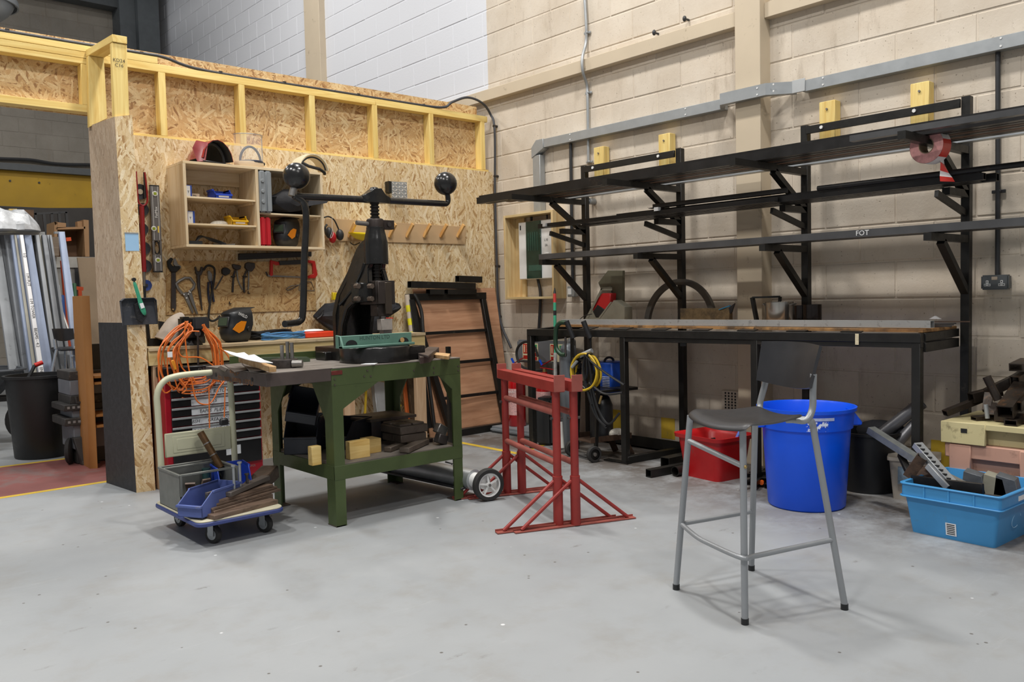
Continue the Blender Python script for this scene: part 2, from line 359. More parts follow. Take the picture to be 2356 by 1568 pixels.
M_blackp = mat('black_plastic', '1f2022', .42, 0, .15, 10, .08, 80); M_ink = mat('ink', '1a1a1c', .6, 0, 0, bump=0)
M_rubber = mat('rubber', '2b2a29', .75, 0, .15, 12, .2, 70); M_brass = mat('brass', 'b9a06a', .35, .8, .1)
M_bluebin = mat('blue_plastic', '0056ea', .35, 0, .06, 4, .04, 60, spec=.5); M_rust = mat('rusty_steel', '4d3a2d', .6, .3, .4, 14, .3, 60, .3, '1f1a17', 12)

# ------------------------------------------------------------------ floor
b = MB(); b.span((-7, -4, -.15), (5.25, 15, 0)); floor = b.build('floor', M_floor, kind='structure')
floor['label'] = 'pale grey painted concrete floor with scuffs and dark grime by the wall'
# painted walkway beyond the doorway, yellow border lines
lx = lambda px, py: fl(px, py)
A0, A1 = fl(0, 1145), fl(247, 1107); B0, B1 = fl(0, 1074), fl(157, 1054)
dA = (A1 - A0).normalized(); A0 = A0 - dA * 3; A1 = A0 + dA * 8.2; dB = (B1 - B0).normalized(); B0 = B0 - dB * 3; B1 = B0 + dB * 8
M_redf = mat('red_floor_paint', '8a5652', .55, 0, .1, 3, .05, 60, .35, '7d7370', 3)
b = MB(); up = Vector((0, 0, .001)); b.prism([A0, A1, B1, B0], up); b.build('trim_1', M_redf, kind='structure', smooth=0)['label'] = 'worn red painted walkway strip beyond the doorway'
def yline(p, q, w, n):
    d = (q - p).normalized(); l = Vector((-d.y, d.x, 0)) * w / 2; b = MB(); b.prism([p + l, q + l, q - l, p - l], Vector((0, 0, .0015)))
    o = b.build(n, M_yel, kind='structure', smooth=0); return o
yline(A0, A1, .05, 'trim_2')['label'] = 'yellow floor line, near edge of red walkway'
yline(B0, B1, .05, 'trim_3')['label'] = 'yellow floor line, far edge of red walkway'
yline(fl(1020, 1010), fl(1192, 1043), .05, 'trim_4')['label'] = 'yellow floor line running past red trestles'
yline(fl(1192, 1043), fl(1250, 1023), .05, 'trim_5')['label'] = 'short yellow floor line end under the bench leg'

# ------------------------------------------------------------------ block walls
def blockwall(name, m, org, ax, length, height, off, label, vis, nz=(-1, 0, 0), maxp=290):
    """org: base corner on the face plane; ax: unit direction along the wall; off: joint offset"""
    org = Vector(org); ax = Vector(ax); nrm = Vector(nz)
    b = MB(); b.prism([org - nrm * .004, org + ax * length - nrm * .004, org + ax * length - nrm * .004 + Vector((0, 0, height)), org - nrm * .004 + Vector((0, 0, height))], -nrm * .13)
    wall = b.build(name, m, kind='structure', smooth=0); wall['label'] = label
    T = Matrix((ax, -nrm, Vector((0, 0, 1)))).transposed().to_4x4()
    cache = {}; pieces = []
    rows = int(height / .225)
    for r in range(rows):
        s0 = off + (0 if r % 2 else .225)
        s0 -= math.ceil(s0 / .45) * .45; s = s0
        while s < length:
            a, e = max(s, 0), min(s + .45, length); s += .45
            if e - a < .06: continue
            pieces.append((org + ax * (a + e) / 2 + Vector((0, 0, r * .225 + .11)), round(e - a - .007, 3)))
    scored = []
    for c, wd in pieces:
        x, y = pjx(c); z = (c - EYE).length
        scored.append((z if (-60 < x < 2416 and -60 < y < 1628 and vis(c)) else 1e9, c, wd))
    scored.sort(key=lambda q: q[0]); st = MB()
    for i, (z, c, wd) in enumerate(scored):
        j = nrm * R_.uniform(-.0012, .0018); rm = Matrix.Rotation(R_.uniform(-.004, .004), 4, nrm)
        W = Matrix.Translation(c + j) @ rm @ T
        if z < 1e9 and i < maxp:
            if wd not in cache:
                q = MB(); q.box((0, .01, 0), (wd, .02, .215)); o = q.build('block', m, wall, bev=.004, smooth=0, loc=(0, 0, 0)); cache[wd] = o.data; WM.pop(o); bpy.data.objects.remove(o)
            o = bpy.data.objects.new('block', cache[wd]); C.objects.link(o); o.parent = wall; WM[o] = W; o.matrix_basis = WM[wall].inverted() @ W
        else: st.box((0, .01, 0), (wd, .02, .218), T=W)
    st.build('block_rest', m, wall, kind='stuff', smooth=0)
    return wall
blockwall('wall_right', M_block, (5.11, .3, 0), (0, 1, 0), 14.2, 7.65, 2.067 - .3 + .225, 'beige painted concrete block wall, white above the partition',
          lambda c: c.y < 6.2 or c.z > 1.19 + c.y * .275)
blockwall('wall_back', M_blockfar, (-3, 14.5, 0), (1, 0, 0), 8.1, 7.65, .12, 'grey-brown concrete block wall far behind the partition',
          lambda c: (c.x < 2.2 * 14.5 / 6) and (c.z > 3.1), nz=(0, -1, 0))
# pilaster covers, wall rail
def struct(n, m, lab, *spans, bev=.003):
    b = MB()
    for a, c in spans: b.span(a, c)
    o = b.build(n, m, kind='structure', bev=bev); o['label'] = lab; return o
struct('trim_6', M_beige, 'beige steel column cover on the right wall', ((4.99, 3.13, 0), (5.12, 3.325, 7.6)))
struct('trim_7', M_beige, 'beige steel column cover beyond the partition', ((5.03, 9.02, 0), (5.12, 9.38, 7.6)))
struct('trim_8', M_beige, 'beige steel wall rail left of the column', ((5.04, 3.325, 2.985), (5.11, 9.1, 3.085)))
struct('trim_9', M_beige, 'beige steel wall rail right of the column', ((5.04, .3, 2.985), (5.11, 3.13, 3.085)))
M_dcol = mat('dark_grey_steel', '4c5052', .55, .1, .1); M_dcol2 = mat('dark_grey_steel_b', '5a5f62', .55, .1, .1)
p = at(268, 60, Y=14.3); q = at(352, 60, Y=14.3)
struct('trim_10', M_dcol2, 'dark grey steel corner column behind the partition', ((p.x + (q.x - p.x) * .42, 14.0, 0), (q.x, 14.45, 7.6)), ((p.x, 14.12, 0), (p.x + (q.x - p.x) * .42, 14.49, 7.6)))
p = at(357, 60, Y=14.1); b = MB(); b.cyl((p.x, 14.1, 0), (p.x, 14.1, 7.6), .05)
b.build('drain_pipe', M_dark, label='dark vertical pipe beside the grey corner column', cat='pipe')
p = at(175, 2, Y=14.2); struct('trim_11', M_dcol, 'dark grey beam along the top of the far wall', ((p.x - 4, 14.2, p.z + .02), (4.9, 14.45, p.z + .45)))
# yellow beam and what is fixed above it
p = at(0, 385, Y=13.4); q = at(207, 482, Y=13.4)
b = MB(); zz = at(100, 388, Y=13.4).z, at(100, 482, Y=13.4).z
yb = thing('crane_beam', 'wide mustard yellow steel beam under the far block wall', 'beam', (0, 13.4, zz[1]))
b = MB(); b.span((-3, 13.4, zz[1] + .015), (4.2, 13.43, zz[0] - .06)); b.build('web', mat('mustard_paint', 'a98508', .5, 0, .1, 3, .05, 50, .1, '6b5410', 9), yb)
b = MB(); b.span((-3, 13.3, zz[0] - .06), (4.2, 13.6, zz[0] + .03)); b.build('top_flange', M_dcol, yb)
b = MB(); b.span((-3, 13.3, zz[1] - .005), (4.2, 13.6, zz[1] + .015)); b.build('bottom_flange', M_dark, yb)
for i in range(12):
    b = MB(); x0 = -1 + i * .36; b.cyl((x0, 13.385, zz[0] - .2), (x0, 13.4, zz[0] - .2), .014, 8); b.build('bolt', M_dark, yb)
b = MB(); b.tube(curve([at(-60, 360, Y=14.44), at(0, 365, Y=14.44), at(70, 368, Y=14.44), at(130, 377, Y=14.44), at(210, 379, Y=14.44), at(300, 380, Y=14.44)]), .026, 8)
b.build('wall_cable', M_dark, label='black cable clipped to the far wall above the yellow beam', cat='cable')

# ------------------------------------------------------------------ timber and strand board partition
part = thing('wall_partition', 'timber stud partition clad in strand board', None, (3, 6, 0), kind='structure')
YF = 6.012
def pbox(n, m, a, c, bev=.002, lab=None): b = MB(); b.span(a, c); return b.build(n, m, part, label=lab, bev=bev)
x0 = at(357, 600, Y=6).x
zt = 2.338
for a, c in ((1.80, 2.698), (2.70, 3.898), (3.90, 5.085)): pbox('panel', M_osbl, (a, 6.0, .005), (c, 6.011, zt), 0)
for a, c in ((-2.4, -.302), (-.3, 1.758), (1.76, 2.998), (3.0, 4.998)): pbox('panel', M_osbu, (a, 6.102, 2.45 if a < 1.5 else 2.3), (c, 6.113, 2.94), 0)
zlo = 2.79; zhi = 2.842
zs = [at(0, y, Y=YF).z for y in (72, 88, 104, 118)]
pbox('top_plate', M_pine, (1.676, YF, zlo), (3.85, 6.1, zhi)); pbox('top_plate', M_pine, (3.852, YF, zlo), (5.05, 6.1, zhi)); pbox('top_plate', M_pine, (1.676, YF, zhi + .001), (2.10, 6.1, zhi + .047))
for i in range(3): pbox('top_plate', M_pine, (-2.4, YF, zs[i + 1] + .001), (1.675, 6.1, zs[i] - .001))
pbox('noggin', M_pine, (1.8, YF, zt - .03), (3.3, 6.1, zt + .018)); pbox('noggin', M_pine, (3.302, YF, zt - .03), (5.05, 6.1, zt + .018))
zb = at(0, 235, Y=YF).z, at(0, 217, Y=YF).z
pbox('door_header', M_pine, (-2.4, YF, zb[0]), (1.66, 6.1, zb[1]))
for px in (367, 550, 712, 856, 986, 1104.5):
    p = at(px, 230, Y=YF).x; pbox('stud', M_pinez, (p, YF, zt + .018), (p + .047, 6.1, zlo), .002)
p = at(188, 190, Y=YF).x; pbox('stud', M_pinez, (p, YF, zb[1]), (p + .047, 6.1, zs[3]))
p = at(1111, 330, Y=YF).x; pbox('stud', M_pinez, (5.052, YF, .01), (5.075, 6.1, zt - .03))
for px in (-300, -700): p = at(px, 190, Y=YF).x; pbox('stud', M_pinez, (p, YF, zb[1]), (p + .047, 6.1, zs[3]))
# projecting end post
st = thing('wall_stub', 'strand board clad end post projecting from the partition', None, (1.74, 5.8, 0), kind='structure')
def quad(n, m, p4, off): b = MB(); b.prism(p4, off); return b.build(n, m, st, smooth=0)
F0 = fl(314, 1133); F1 = at(264, 268, Y=5.563); G0 = fl(245, 1110); G1 = at(203, 290, Y=6.03)
k = (1.08 - F0.z) / (F1.z - F0.z); Fm = F0.lerp(F1, k); Gm = G0.lerp(G1, (1.08 - G0.z) / (G1.z - G0.z))
quad('panel', M_osbk, [G0, F0, Fm, Gm], (.011, 0, 0)); quad('panel', M_osbe, [Gm, Fm, F1, G1], (.011, 0, 0))
H0 = fl(358, 1127); H1 = at(304, 264, Y=5.563)
quad('panel', M_osbl, [F0, H0, H1, F1], (0, .011, 0))
quad('panel', M_osbl, [H0 + Vector((-.011, .011, 0)), (H0.x - .011, 6.0, 0), (H1.x - .011, 6.0, H1.z), H1 + Vector((-.011, .011, 0))], (.011, 0, 0))
a = at(257, 97, Y=5.58); c = at(291, 97, Y=5.58); zt2 = at(270, 81, Y=5.57).z
l0 = at(263, 275, Y=5.575); r0 = at(298, 275, Y=5.575); b = MB(); b.prism([l0, r0, (c.x, 5.575, zt2 - .047), (a.x, 5.575, zt2 - .047)], (0, .045, 0)); b.build('post', M_pinez, st, bev=.002)
a2 = at(207, 132, Y=6.0); l0 = at(206, 292, Y=5.96); r0 = at(247, 272, Y=5.96); a3 = at(203, 132, Y=5.96); c3 = at(239, 132, Y=5.96); b = MB(); b.prism([l0, r0, (c3.x, 5.96, zt2 - .047), (a3.x, 5.96, zt2 - .047)], (0, .045, 0)); b.build('post', M_pinez, st, bev=.002)
b = MB(); b.prism([(a.x, 5.565, zt2 - .045), (c.x, 5.565, zt2 - .045), (c3.x, 6.005, zt2 - .045), (a3.x, 6.005, zt2 - .045)], (0, 0, .045)); b.build('cap_rail', M_piney, st, bev=.002)
p = at(274, 145, Y=5.57); text('stamp', 'KD24\nC16', p, (1, 0, 0), (0, 0, 1), .03, M_ink, st)
# black flexible cable along the top plate then down the corner to the floor box
b = MB(); c = 5.075
pts = [(-2.4, YF + .02, zs[0] + .012), (0, YF + .02, zs[0] + .012), (1.5, YF + .02, zs[0] + .012), (2.02, YF + .02, zhi + .062), (2.15, YF + .01, zhi + .055), (2.45, YF + .02, zhi + .012), (3.4, YF + .02, zhi + .012), (4.1, YF + .02, zhi + .012),
       at(1015, 247, Y=YF), at(1040, 235, Y=5.99), at(1075, 224, Y=5.97), at(1108, 236, Y=5.95), at(1128, 262, X=c), at(1138, 300, X=c), at(1139, 450, X=c), at(1143, 600, X=c), at(1146, 690, X=c), at(1153, 745, X=c), at(1176, 800, X=c)]
b.tube(curve(pts, 6), .011, 8); cb = b.build('flexible_conduit', mat('cable_grey', '3b3d42', .5), label='dark grey flexible conduit looping from partition top down the wall', cat='conduit')
M_clip = mat('clip_brown', '2f2925', .5)
for q in (at(1138, 290, X=5.08), at(1140, 405, X=5.08), at(1144, 612, X=5.08), at(1147, 728, X=5.08)):
    b = MB(); b.cyl(q + Vector((.03, 0, 0)), q - Vector((.016, 0, 0)), .012, 8); b.build('clip', M_clip, cb)
for x in (.6, 1.2, 2.0, 2.55, 3.05, 3.7, 4.35):
    b = MB(); z = (zs[0] + .018) if x < 1.6 else zhi + (.06 if x < 2.2 else .016); b.box((x, YF + .02, z), (.022, .02, .02)); b.build('clip', M_clip, cb)
# galvanised duct at the far top left
p = at(20, 40, Y=12.5); b = MB(); d = thing('air_duct', 'galvanised round duct elbow near the ceiling, far left', 'duct', p)
ctr = at(-60, -10, Y=12.5); r = (at(38, 20, Y=12.5).x - ctr.x)
b.lathe([(r, 0), (r, 1.2)], ctr + Vector((0, 0, .05)), 28); b.ell(ctr + Vector((0, 0, .05)), (r, r, abs(at(0, 64, Y=12.5).z - ctr.z) + .05), 28, 14); b.build('shell', M_galv, d)
b = MB(); b.lathe([(r, 0), (r + .02, 0), (r + .02, .07), (r, .07)], (ctr.x, ctr.y, at(0, 20, Y=12.5).z), 28); b.build('band', M_galv, d)
# ------------------------------------------------------------------ wall fittings on the right wall
def bolt(parent, c, n, r=.009, m=None, nm='bolt', ln=.008):
    b = MB(); c = Vector(c); n = Vector(n).normalized(); b.tube([c, c + n * ln], r, 6); return b.build(nm, m or M_steel, parent)
# cable trunking
tr = thing('cable_trunking', 'grey metal cable trunking running up and along the right wall', 'trunking', (5.07, 3, 2.45))
zt0, zt1 = 2.452, 2.524
b = MB(); b.span((5.045, 3.46, zt0), (5.105, 5.32, zt1)); b.build('channel', M_galv, tr, bev=.002)
b = MB(); b.span((5.045, .4, zt0), (5.105, 2.86, zt1)); b.build('channel', M_galv, tr, bev=.002)
b = MB(); b.span((5.045, 5.32, 1.90), (5.105, 5.41, 2.40)); b.build('channel', M_galv, tr, bev=.002)
b = MB(); b.prism([(5.04, 5.27, zt0 - .005), (5.04, 5.42, 2.38), (5.04, 5.42, 2.47), (5.04, 5.36, zt1 + .004), (5.04, 5.27, zt1 + .004)], (.066, 0, 0)); b.build('elbow', M_galv, tr, bev=.002)
b = MB(); zl, zh = zt0 + .004, zt1 + .008
b.prism([(5.04, 3.48, zl), (4.935, 3.41, zl), (4.935, 3.06, zl), (5.04, 2.93, zl), (5.10, 2.93, zl), (4.985, 3.07, zl), (4.985, 3.40, zl), (5.10, 3.48, zl)], (0, 0, zh - zl)); b.build('offset_section', M_galv, tr, bev=0, smooth=0)
b = MB(); b.span((5.038, 2.84, zt0 + .003), (5.045, 2.93, zt1 + .012)); b.build('joint_plate', mat('galv_light', 'b6b9ba', .45, .3, .05), tr, bev=.001)
for y in (2.90, 3.0, 3.12, 3.78, 4.95, 2.72, 1.7):
    for z in (zt0 + .018, zt1 - .012):
        x = 5.045 if not 2.95 < y < 3.42 else 4.935; bolt(tr, (x, y, z), (-1, 0, 0), .006, M_white, 'screw', .003)
# conduits
def conduit(pts, r, m, lab, clips=(), cm=None):
    b = MB(); b.tube(curve(pts, 5) if len(pts) > 3 else pts, r, 10); o = b.build('conduit', m, label=lab, cat='conduit')
    for c in clips:
        q = MB(); c = Vector(c); q.box(c, (.012, .07, .018)); q.box(c + Vector((-.012, 0, 0)), (.02, .034, .014)); q.build('saddle_clip', cm or m, o, bev=.002)
    return o
cy = lambda y, x, X=5.085: at(x, y, X=X)
conduit([cy(-10, 1345), cy(60, 1349), cy(100, 1348), cy(133, 1340, 5.02), cy(165, 1341, 5.02), cy(195, 1350), cy(225, 1352), cy(300, 1353), cy(372, 1354)], .0125, M_galv, 'galvanised conduit bending over the wall rail',
        [(5.098, cy(75, 1349).y, cy(75, 1349).z), (5.098, cy(213, 1352).y, cy(213, 1352).z), (5.098, cy(372, 1354).y, cy(372, 1354).z)])
conduit([cy(330, 1313), cy(480, 1315), cy(655, 1318)], .015, M_dark, 'dark conduit dropping behind the left rack post', [])
o = conduit([cy(120, 2296), cy(400, 2296), cy(634, 2295)], .013, M_dark, 'dark conduit dropping to the double socket', [(5.098, cy(440, 2296).y, cy(440, 2296).z)])
o = conduit([cy(640, 1237), cy(670, 1243), cy(700, 1243), cy(755, 1240)], .014, M_dark, 'short black cable below the fuse board', [])
def lamp_eye(px, py, lab):
    p = at(px, py, X=5.06); t_ = thing('wall_bracket', lab, 'bracket', p); b = MB(); b.cyl(p, p + Vector((.05, 0, 0)), .008, 8); b.ell(p, (.014, .016, .022), 8, 6); b.build('hook', M_dark, t_)
lamp_eye(1575, 43, 'small dark hook on top of the wall rail, right'); lamp_eye(1505, 75, 'small metal hook on top of the wall rail, left')
# double socket
p = at(2293, 649, X=5.09); sk = thing('double_socket', 'grey metalclad double wall socket under the dark conduit', 'socket', p)
def on(p, dy, dz): return Vector((p.x, p.y + dy, p.z + dz))
wy = abs(at(2260, 649, X=5.06).y - at(2324, 649, X=5.06).y) / 2; wz = abs(at(2293, 633, X=5.06).z - at(2293, 667, X=5.06).z) / 2
b = MB(); b.box(on(p, 0, 0) + Vector((-.008, 0, 0)), (.05, wy * 2, wz * 2)); b.build('body', mat('socket_grey', '5f6365', .45, .2), sk, bev=.007, seg=2)
for s in (-1, 1):
    c = on(p, s * wy * .52, -.006) + Vector((-.034, 0, 0)); b = MB(); b.box(c + Vector((0, 0, -.008)), (.003, .034, .014)); b.box(c + Vector((0, 0, .006)), (.003, .013, .022)); b.build('socket_face', M_white, sk, bev=.001)
    b = MB(); b.box(c + Vector((-.002, .010, -.008)), (.002, .007, .004)); b.box(c + Vector((-.002, -.010, -.008)), (.002, .007, .004)); b.box(c + Vector((-.002, 0, .009)), (.002, .004, .008)); b.build('slot', M_ink, sk)
b = MB(); b.box(on(p, 0, .022) + Vector((-.034, 0, 0)), (.004, .03, .018)); b.build('switch', mat('sw', 'c9b8a4', .5), sk, bev=.002)
# painted yellow patches low on the wall, air brick
for i, (px, py, w_, h_) in enumerate(((1537, 985, .13, .16), (1416, 970, .12, .2), (2183, 1058, .2, .22))):
    p = at(px, py, X=5.107); b = MB(); b.box(p, (.002, w_, h_)); o = b.build('trim_%d' % (20 + i), M_yel, kind='structure', smooth=0); o['label'] = 'yellow paint patch low on the block wall'
p = at(1682, 921, X=5.1); v = thing('air_brick', 'perforated air brick low in the wall beside the column', 'vent', p)
b = MB(); b.box(p, (.016, .15, .14)); b.build('plate', M_block, v, bev=.002)
b = MB()
for i in range(4):
    for j in range(6): b.box(p + Vector((-.0085, (i - 1.5) * .027, (j - 2.5) * .021)), (.002, .012, .013))
b.build('holes', M_ink, v)
# fuse board in its timber surround
fb = thing('fuse_board_surround', 'open pine box frame around the fuse board', 'frame', (5.04, 5.4, 1.15))
y0, y1, z0, z1 = 5.09, 5.72, 1.16, 1.905; X0, X1 = 4.96, 5.105
M_ply = wood('ply_x', 'e2cfa0', 'cdb37f', 'y'); M_plyz = wood('ply_z', 'e2cfa0', 'c9a873', 'z')
for n, a, c in (('side', (X0, y0, z0), (X1, y0 + .022, z1)), ('side', (X0, y1 - .022, z0), (X1, y1, z1)), ('top', (X0, y0 + .022, z1 - .022), (X1, y1 - .022, z1)), ('base', (X0, y0 + .022, z0), (X1, y1 - .022, z0 + .02)), ('back_batten', (5.085, y1 - .14, z0 + .02), (5.107, y1 - .022, z1 - .022))):
    b = MB(); b.span(a, c); b.build(n, M_plyz if n in ('side', 'back_batten') else M_ply, fb, bev=.0015)
bd = thing('fuse_board', 'white fuse board with dark green tinted door', 'fuse board', (5.06, 5.4, 1.33))
yb0, yb1, zb0, zb1 = 5.175, 5.60, 1.335, 1.84
b = MB(); b.span((5.03, yb0, zb0), (5.105, yb1, zb1)); b.build('case', M_white, bd, bev=.006)
b = MB(); b.span((5.018, yb0 + .13, zb0 + .004), (5.03, yb1 - .11, zb1 - .004)); b.build('door', mat('green_tint', '1d3a30', .15, 0, .2, 12, 0), bd, bev=.002)
b = MB(); b.box((5.026, yb0 + .065, 1.53), (.012, .055, .05)); b.build('latch', M_white, bd, bev=.003)
b = MB(); b.cyl((5.018, yb0 + .08, 1.53), (5.022, yb0 + .08, 1.53), .008, 10); b.build('lock', M_steel, bd)
for s, z in (('3A', 1.62), ('L10', 1.665)): text('lettering', s, (5.028, yb0 + .07, z), (0, -1, 0), (0, 0, 1), .03, M_ink, bd)
b = MB(); b.box((5.028, yb1 - .03, 1.79), (.002, .012, .04)); b.build('label', M_ink, bd)
b = MB()
for k in range(5): b.box((5.0165, yb0 + .17 + k * .028, 1.66), (.001, .008, .16))
b.box((5.0165, 5.38, 1.43), (.001, .16, .05)); b.build('switch_row', mat('dim_green', '33564a', .3), bd)
b = MB(); b.cyl((5.07, 5.47, 1.84), (5.07, 5.47, 1.884), .012, 10); b.cyl((5.07, 5.27, 1.84), (5.07, 5.27, 1.884), .008, 10); b.build('cable_gland', M_dark, bd)
# small junction box behind the left rack post
p = at(1318, 670, X=5.07); j = thing('junction_box', 'small grey metal switch box by the left rack post', 'switch', p)
b = MB(); b.box(p, (.05, .09, .09)); b.build('body', M_galv, j, bev=.006); b = MB(); b.box(p + Vector((-.027, .01, 0)), (.006, .04, .05)); b.build('plate', M_white, j)
p = at(1360, 463, X=5.07); b = MB(); b.cyl(p + Vector((.035, 0, 0)), p - Vector((.03, 0, 0)), .026, 12); b.cyl(p - Vector((.03, 0, 0)), p - Vector((.06, 0, 0)), .014, 10); b.build('pipe_stub', M_galv, label='short capped pipe end on the wall behind top shelf', cat='pipe')

# ------------------------------------------------------------------ steel stock racks
def rack(lab, posts, blocks, zarm=1.93):
    t = thing('stock_rack', lab, 'rack', (5, sum(posts) / 2, 0), 'black steel stock racks')
    for y in posts:
        b = MB(); b.span((4.978, y - .023, .0), (5.024, y + .023, 2.225)); b.build('post', M_black, t, bev=.002)
        for zz, xe in ((zarm, 4.19), (1.692, 4.72), (1.446, 4.49)):
            b = MB(); b.bar((4.978, y, zz), (xe, y, zz), .04, .04); b.build('arm', M_black, t)
        for zz, a, c in ((zarm, 4.62, .22), (1.692, 4.60, .085), (1.446, 4.66, .27)):
            b = MB(); b.bar((a, y, zz - .02), (4.985, y, zz - .02 - c), .035, .04 if c > .1 else .02, (0, 1, 0)); b.build('brace', M_black, t)
    b = MB(); b.span((4.96, posts[1] + .023, 2.165), (4.978, posts[0] - .023, 2.213)); b.build('cross_bar', M_black, t, bev=.002)
    for y in blocks:
        b = MB(); b.prism([(5.10, y - .052, 2.10), (5.10, y + .052, 2.10), (5.10, y + .052, 2.36), (5.10, y - .052, 2.36)], (-.072, 0, 0)); b.build('wood_block', M_pinez, t, bev=.003)
        bolt(t, (4.96, y, 2.19), (-1, 0, 0), .011, M_white); bolt(t, (5.028, y, 2.31), (-1, 0, 0), .007)
    return t
rack('left black steel rack frame, nearer the fuse board', (4.75, 3.80), (4.62, 3.965))
rack('right black steel rack frame with the hanging tape roll', (2.815, 1.852), (2.685, 2.12))

def stock(kind, X, Z, y0, y1, w_, h_, m, lab, g, extra=None):
    b = MB()
    p, q = (X, y0, Z + h_ / 2), (X, y1, Z + h_ / 2)
    if kind == 'box': b.hollow(p, q, w_, h_)
    elif kind == 'angle': b.angle((X, y0, Z + .002), (X, y1, Z + .002), w_, h_, .004, -1)
    elif kind == 'tube': b.pipe((X, y0, Z + w_ / 2), (X, y1, Z + w_ / 2), w_ / 2)
    else: b.bar(p, q, w_, h_)
    return b.build('steel_length', m, label=lab, cat='steel bar', group=g)
zA = 1.9535; g = 'steel lengths on the top rack level'
M_rb = mat('brown_steel', '5a4030', .5, .3, .25, 5, .1, 60); M_mill2 = mat('mill_steel_light', '59595a', .35, .55, .2, 4, .05, 50)
stock('box', 4.44, zA, 5.42, .8, .05, .05, M_mill, 'black box section, outermost on top rack level', g)
stock('box', 4.50, zA, 5.38, 1.0, .04, .045, M_mill, 'black box section, second from the front on top level', g)
stock('bar', 4.56, zA, 5.19, 1.1, .05, .012, M_rb, 'rusty brown flat bar on top level with reddish left end', g)
stock('box', 4.62, zA, 5.12, 1.3, .04, .04, M_mill, 'black box section, middle of top level', g)
stock('bar', 4.69, zA, 4.98, .9, .05, .01, M_rb, 'brown flat bar near middle of top level', g)
stock('box', 4.75, zA, 4.9, 1.2, .04, .04, M_mill, 'black box section towards back of top level', g)
stock('angle', 4.86, zA, 4.85, .9, .06, .03, M_alu, 'pale aluminium angle at the back of the top level', g)
stock('angle', 4.46, zA + .052, 5.46, .8, .035, .02, M_mill, 'long steel angle lying over outermost bars of top level', g)
stock('box', 4.52, zA + .05, 4.6, .9, .04, .03, M_mill, 'box section stacked on second bar of top level', g)
stock('box', 4.30, zA, 2.16, .9, .045, .03, M_mill2, 'lighter grey box section, short, at front right of top level', g)
zB = 1.7155; g = 'steel lengths on the middle rack level'
stock('angle', 4.545, zB, 4.76, 2.75, .04, .03, M_mill, 'steel angle with pale left tip on middle level', g)
stock('box', 4.60, zB, 4.87, 1.62, .035, .035, M_mill, 'box section, longest to the left on middle level', g)
stock('box', 4.66, zB, 4.1, 1.66, .04, .05, M_mill, 'thick box section starting near second post, middle level', g)
stock('box', 4.72, zB, 4.5, 1.6, .04, .04, M_mill, 'box section behind the thick one on middle level', g)
stock('bar', 4.79, zB, 4.6, 1.9, .06, .012, M_mill, 'flat bar at back of middle level', g)
stock('tube', 4.575, zB + .037, 2.5, .7, .03, .03, M_mill, 'round steel tube reaching past the right frame edge', g)
stock('angle', 4.60, zB + .053, 3.75, 2.72, .05, .03, M_mill, 'short steel angle on top of middle level bars', g)
for y in (4.76, 3.66): b = MB(); b.box((4.56, y, zB + .04 if y < 4 else zB + .02), (.03, .035, .025)); b.build('tape_tag', M_white, label='small pale paper tag on %s middle level bar' % ('left end of' if y > 4 else 'centre of'), cat='tag')
zC = 1.4695; g = 'steel lengths on the lower rack level'
lo_ = stock('box', 4.54, zC, 4.80, .8, .04, .04, M_mill2, 'blue-black box section with chalk letters on lower level', g)
stock('bar', 4.61, zC, 4.86, .9, .05, .025, M_mill, 'dark flat bar behind chalk marked one, lower level', g)
stock('bar', 4.68, zC, 4.4, 1.0, .05, .02, M_mill, 'dark flat bar at back of lower level', g)
p = at(1984, 538, X=4.52); text('chalk_lettering', 'FOT', (4.5195, p.y, zC + .02), (0, -1, 0), (0, 0, 1), .04, M_white, lo_)
# barrier tape roll hung on the top right arm
tp = thing('barrier_tape_roll', 'roll of red and white barrier tape hung on a rack arm', 'tape', at(2138, 333, Y=1.852))
M_tr, M_tw = mat('tape_red', 'd3352b', .35, 0, .05, bump=0), mat('tape_white', 'e6e2e0', .35, 0, .05, bump=0); M_tside = mat('tape_side', 'c98f8c', .6, 0, .2, 40, .1, 120)
cc = at(2130, 334, Y=1.852); cc = Vector((4.36, 1.852, cc.z)); r1, r0 = .088, .04
cc = Vector((at(2131, 335, Y=1.85).x, 1.85, at(2131, 335, Y=1.85).z)); ax = Vector((1, -.12, 0)).normalized(); wd = .075
b = MB(); b.lathe([(r1, 0), (r0, 0), (r0, wd), (r1, wd)], cc, 40, ax=ax); b.build('wound_tape', M_tside, tp)
b = MB(); B = frame(cc, ax.orthogonal(), ax); n = 48
for k in range(n):
    a0, a1 = 2 * math.pi * k / n, 2 * math.pi * (k + 1) / n; b.cur = 1 if (k // 8) % 2 else 0
    sk0 = .0; vs = []
    for a, z in ((a0, 0), (a1, 0), (a1 , wd), (a0, wd)): vs.append((math.cos(a) * (r1 + .001), math.sin(a) * (r1 + .001), z))
    b.add(vs, [(0, 1, 2, 3)], B)
b.build('outer_layer', [M_tr, M_tw], tp)
b = MB(); b.lathe([(r0, -.001), (r0 - .004, -.001), (r0 - .004, wd + .001), (r0, wd + .001)], cc, 32, ax=ax); b.build('cardboard_core', mat('card_core', '7d6a55', .8), tp)
e0 = cc + ax * wd * .6 + Vector((.0, -.04, -.08)); b = MB(); prev = None; pts = [at(2165, 360, X=e0.x), at(2166, 395, X=e0.x + .01), at(2163, 415, X=e0.x), at(2196, 418, X=e0.x), at(2190, 437, X=e0.x + .03), at(2180, 447, X=e0.x + .02)]
L = [at(x, y, X=e0.x + d) for x, y, d in ((2163, 352, 0), (2164, 372, 0), (2163, 392, .01), (2162, 405, .0), (2163, 417, 0))]; Rr = [at(x, y, X=e0.x + d) for x, y, d in ((2169, 352, 0), (2173, 378, .03), (2183, 398, .03), (2191, 408, .02), (2197, 418, 0))]
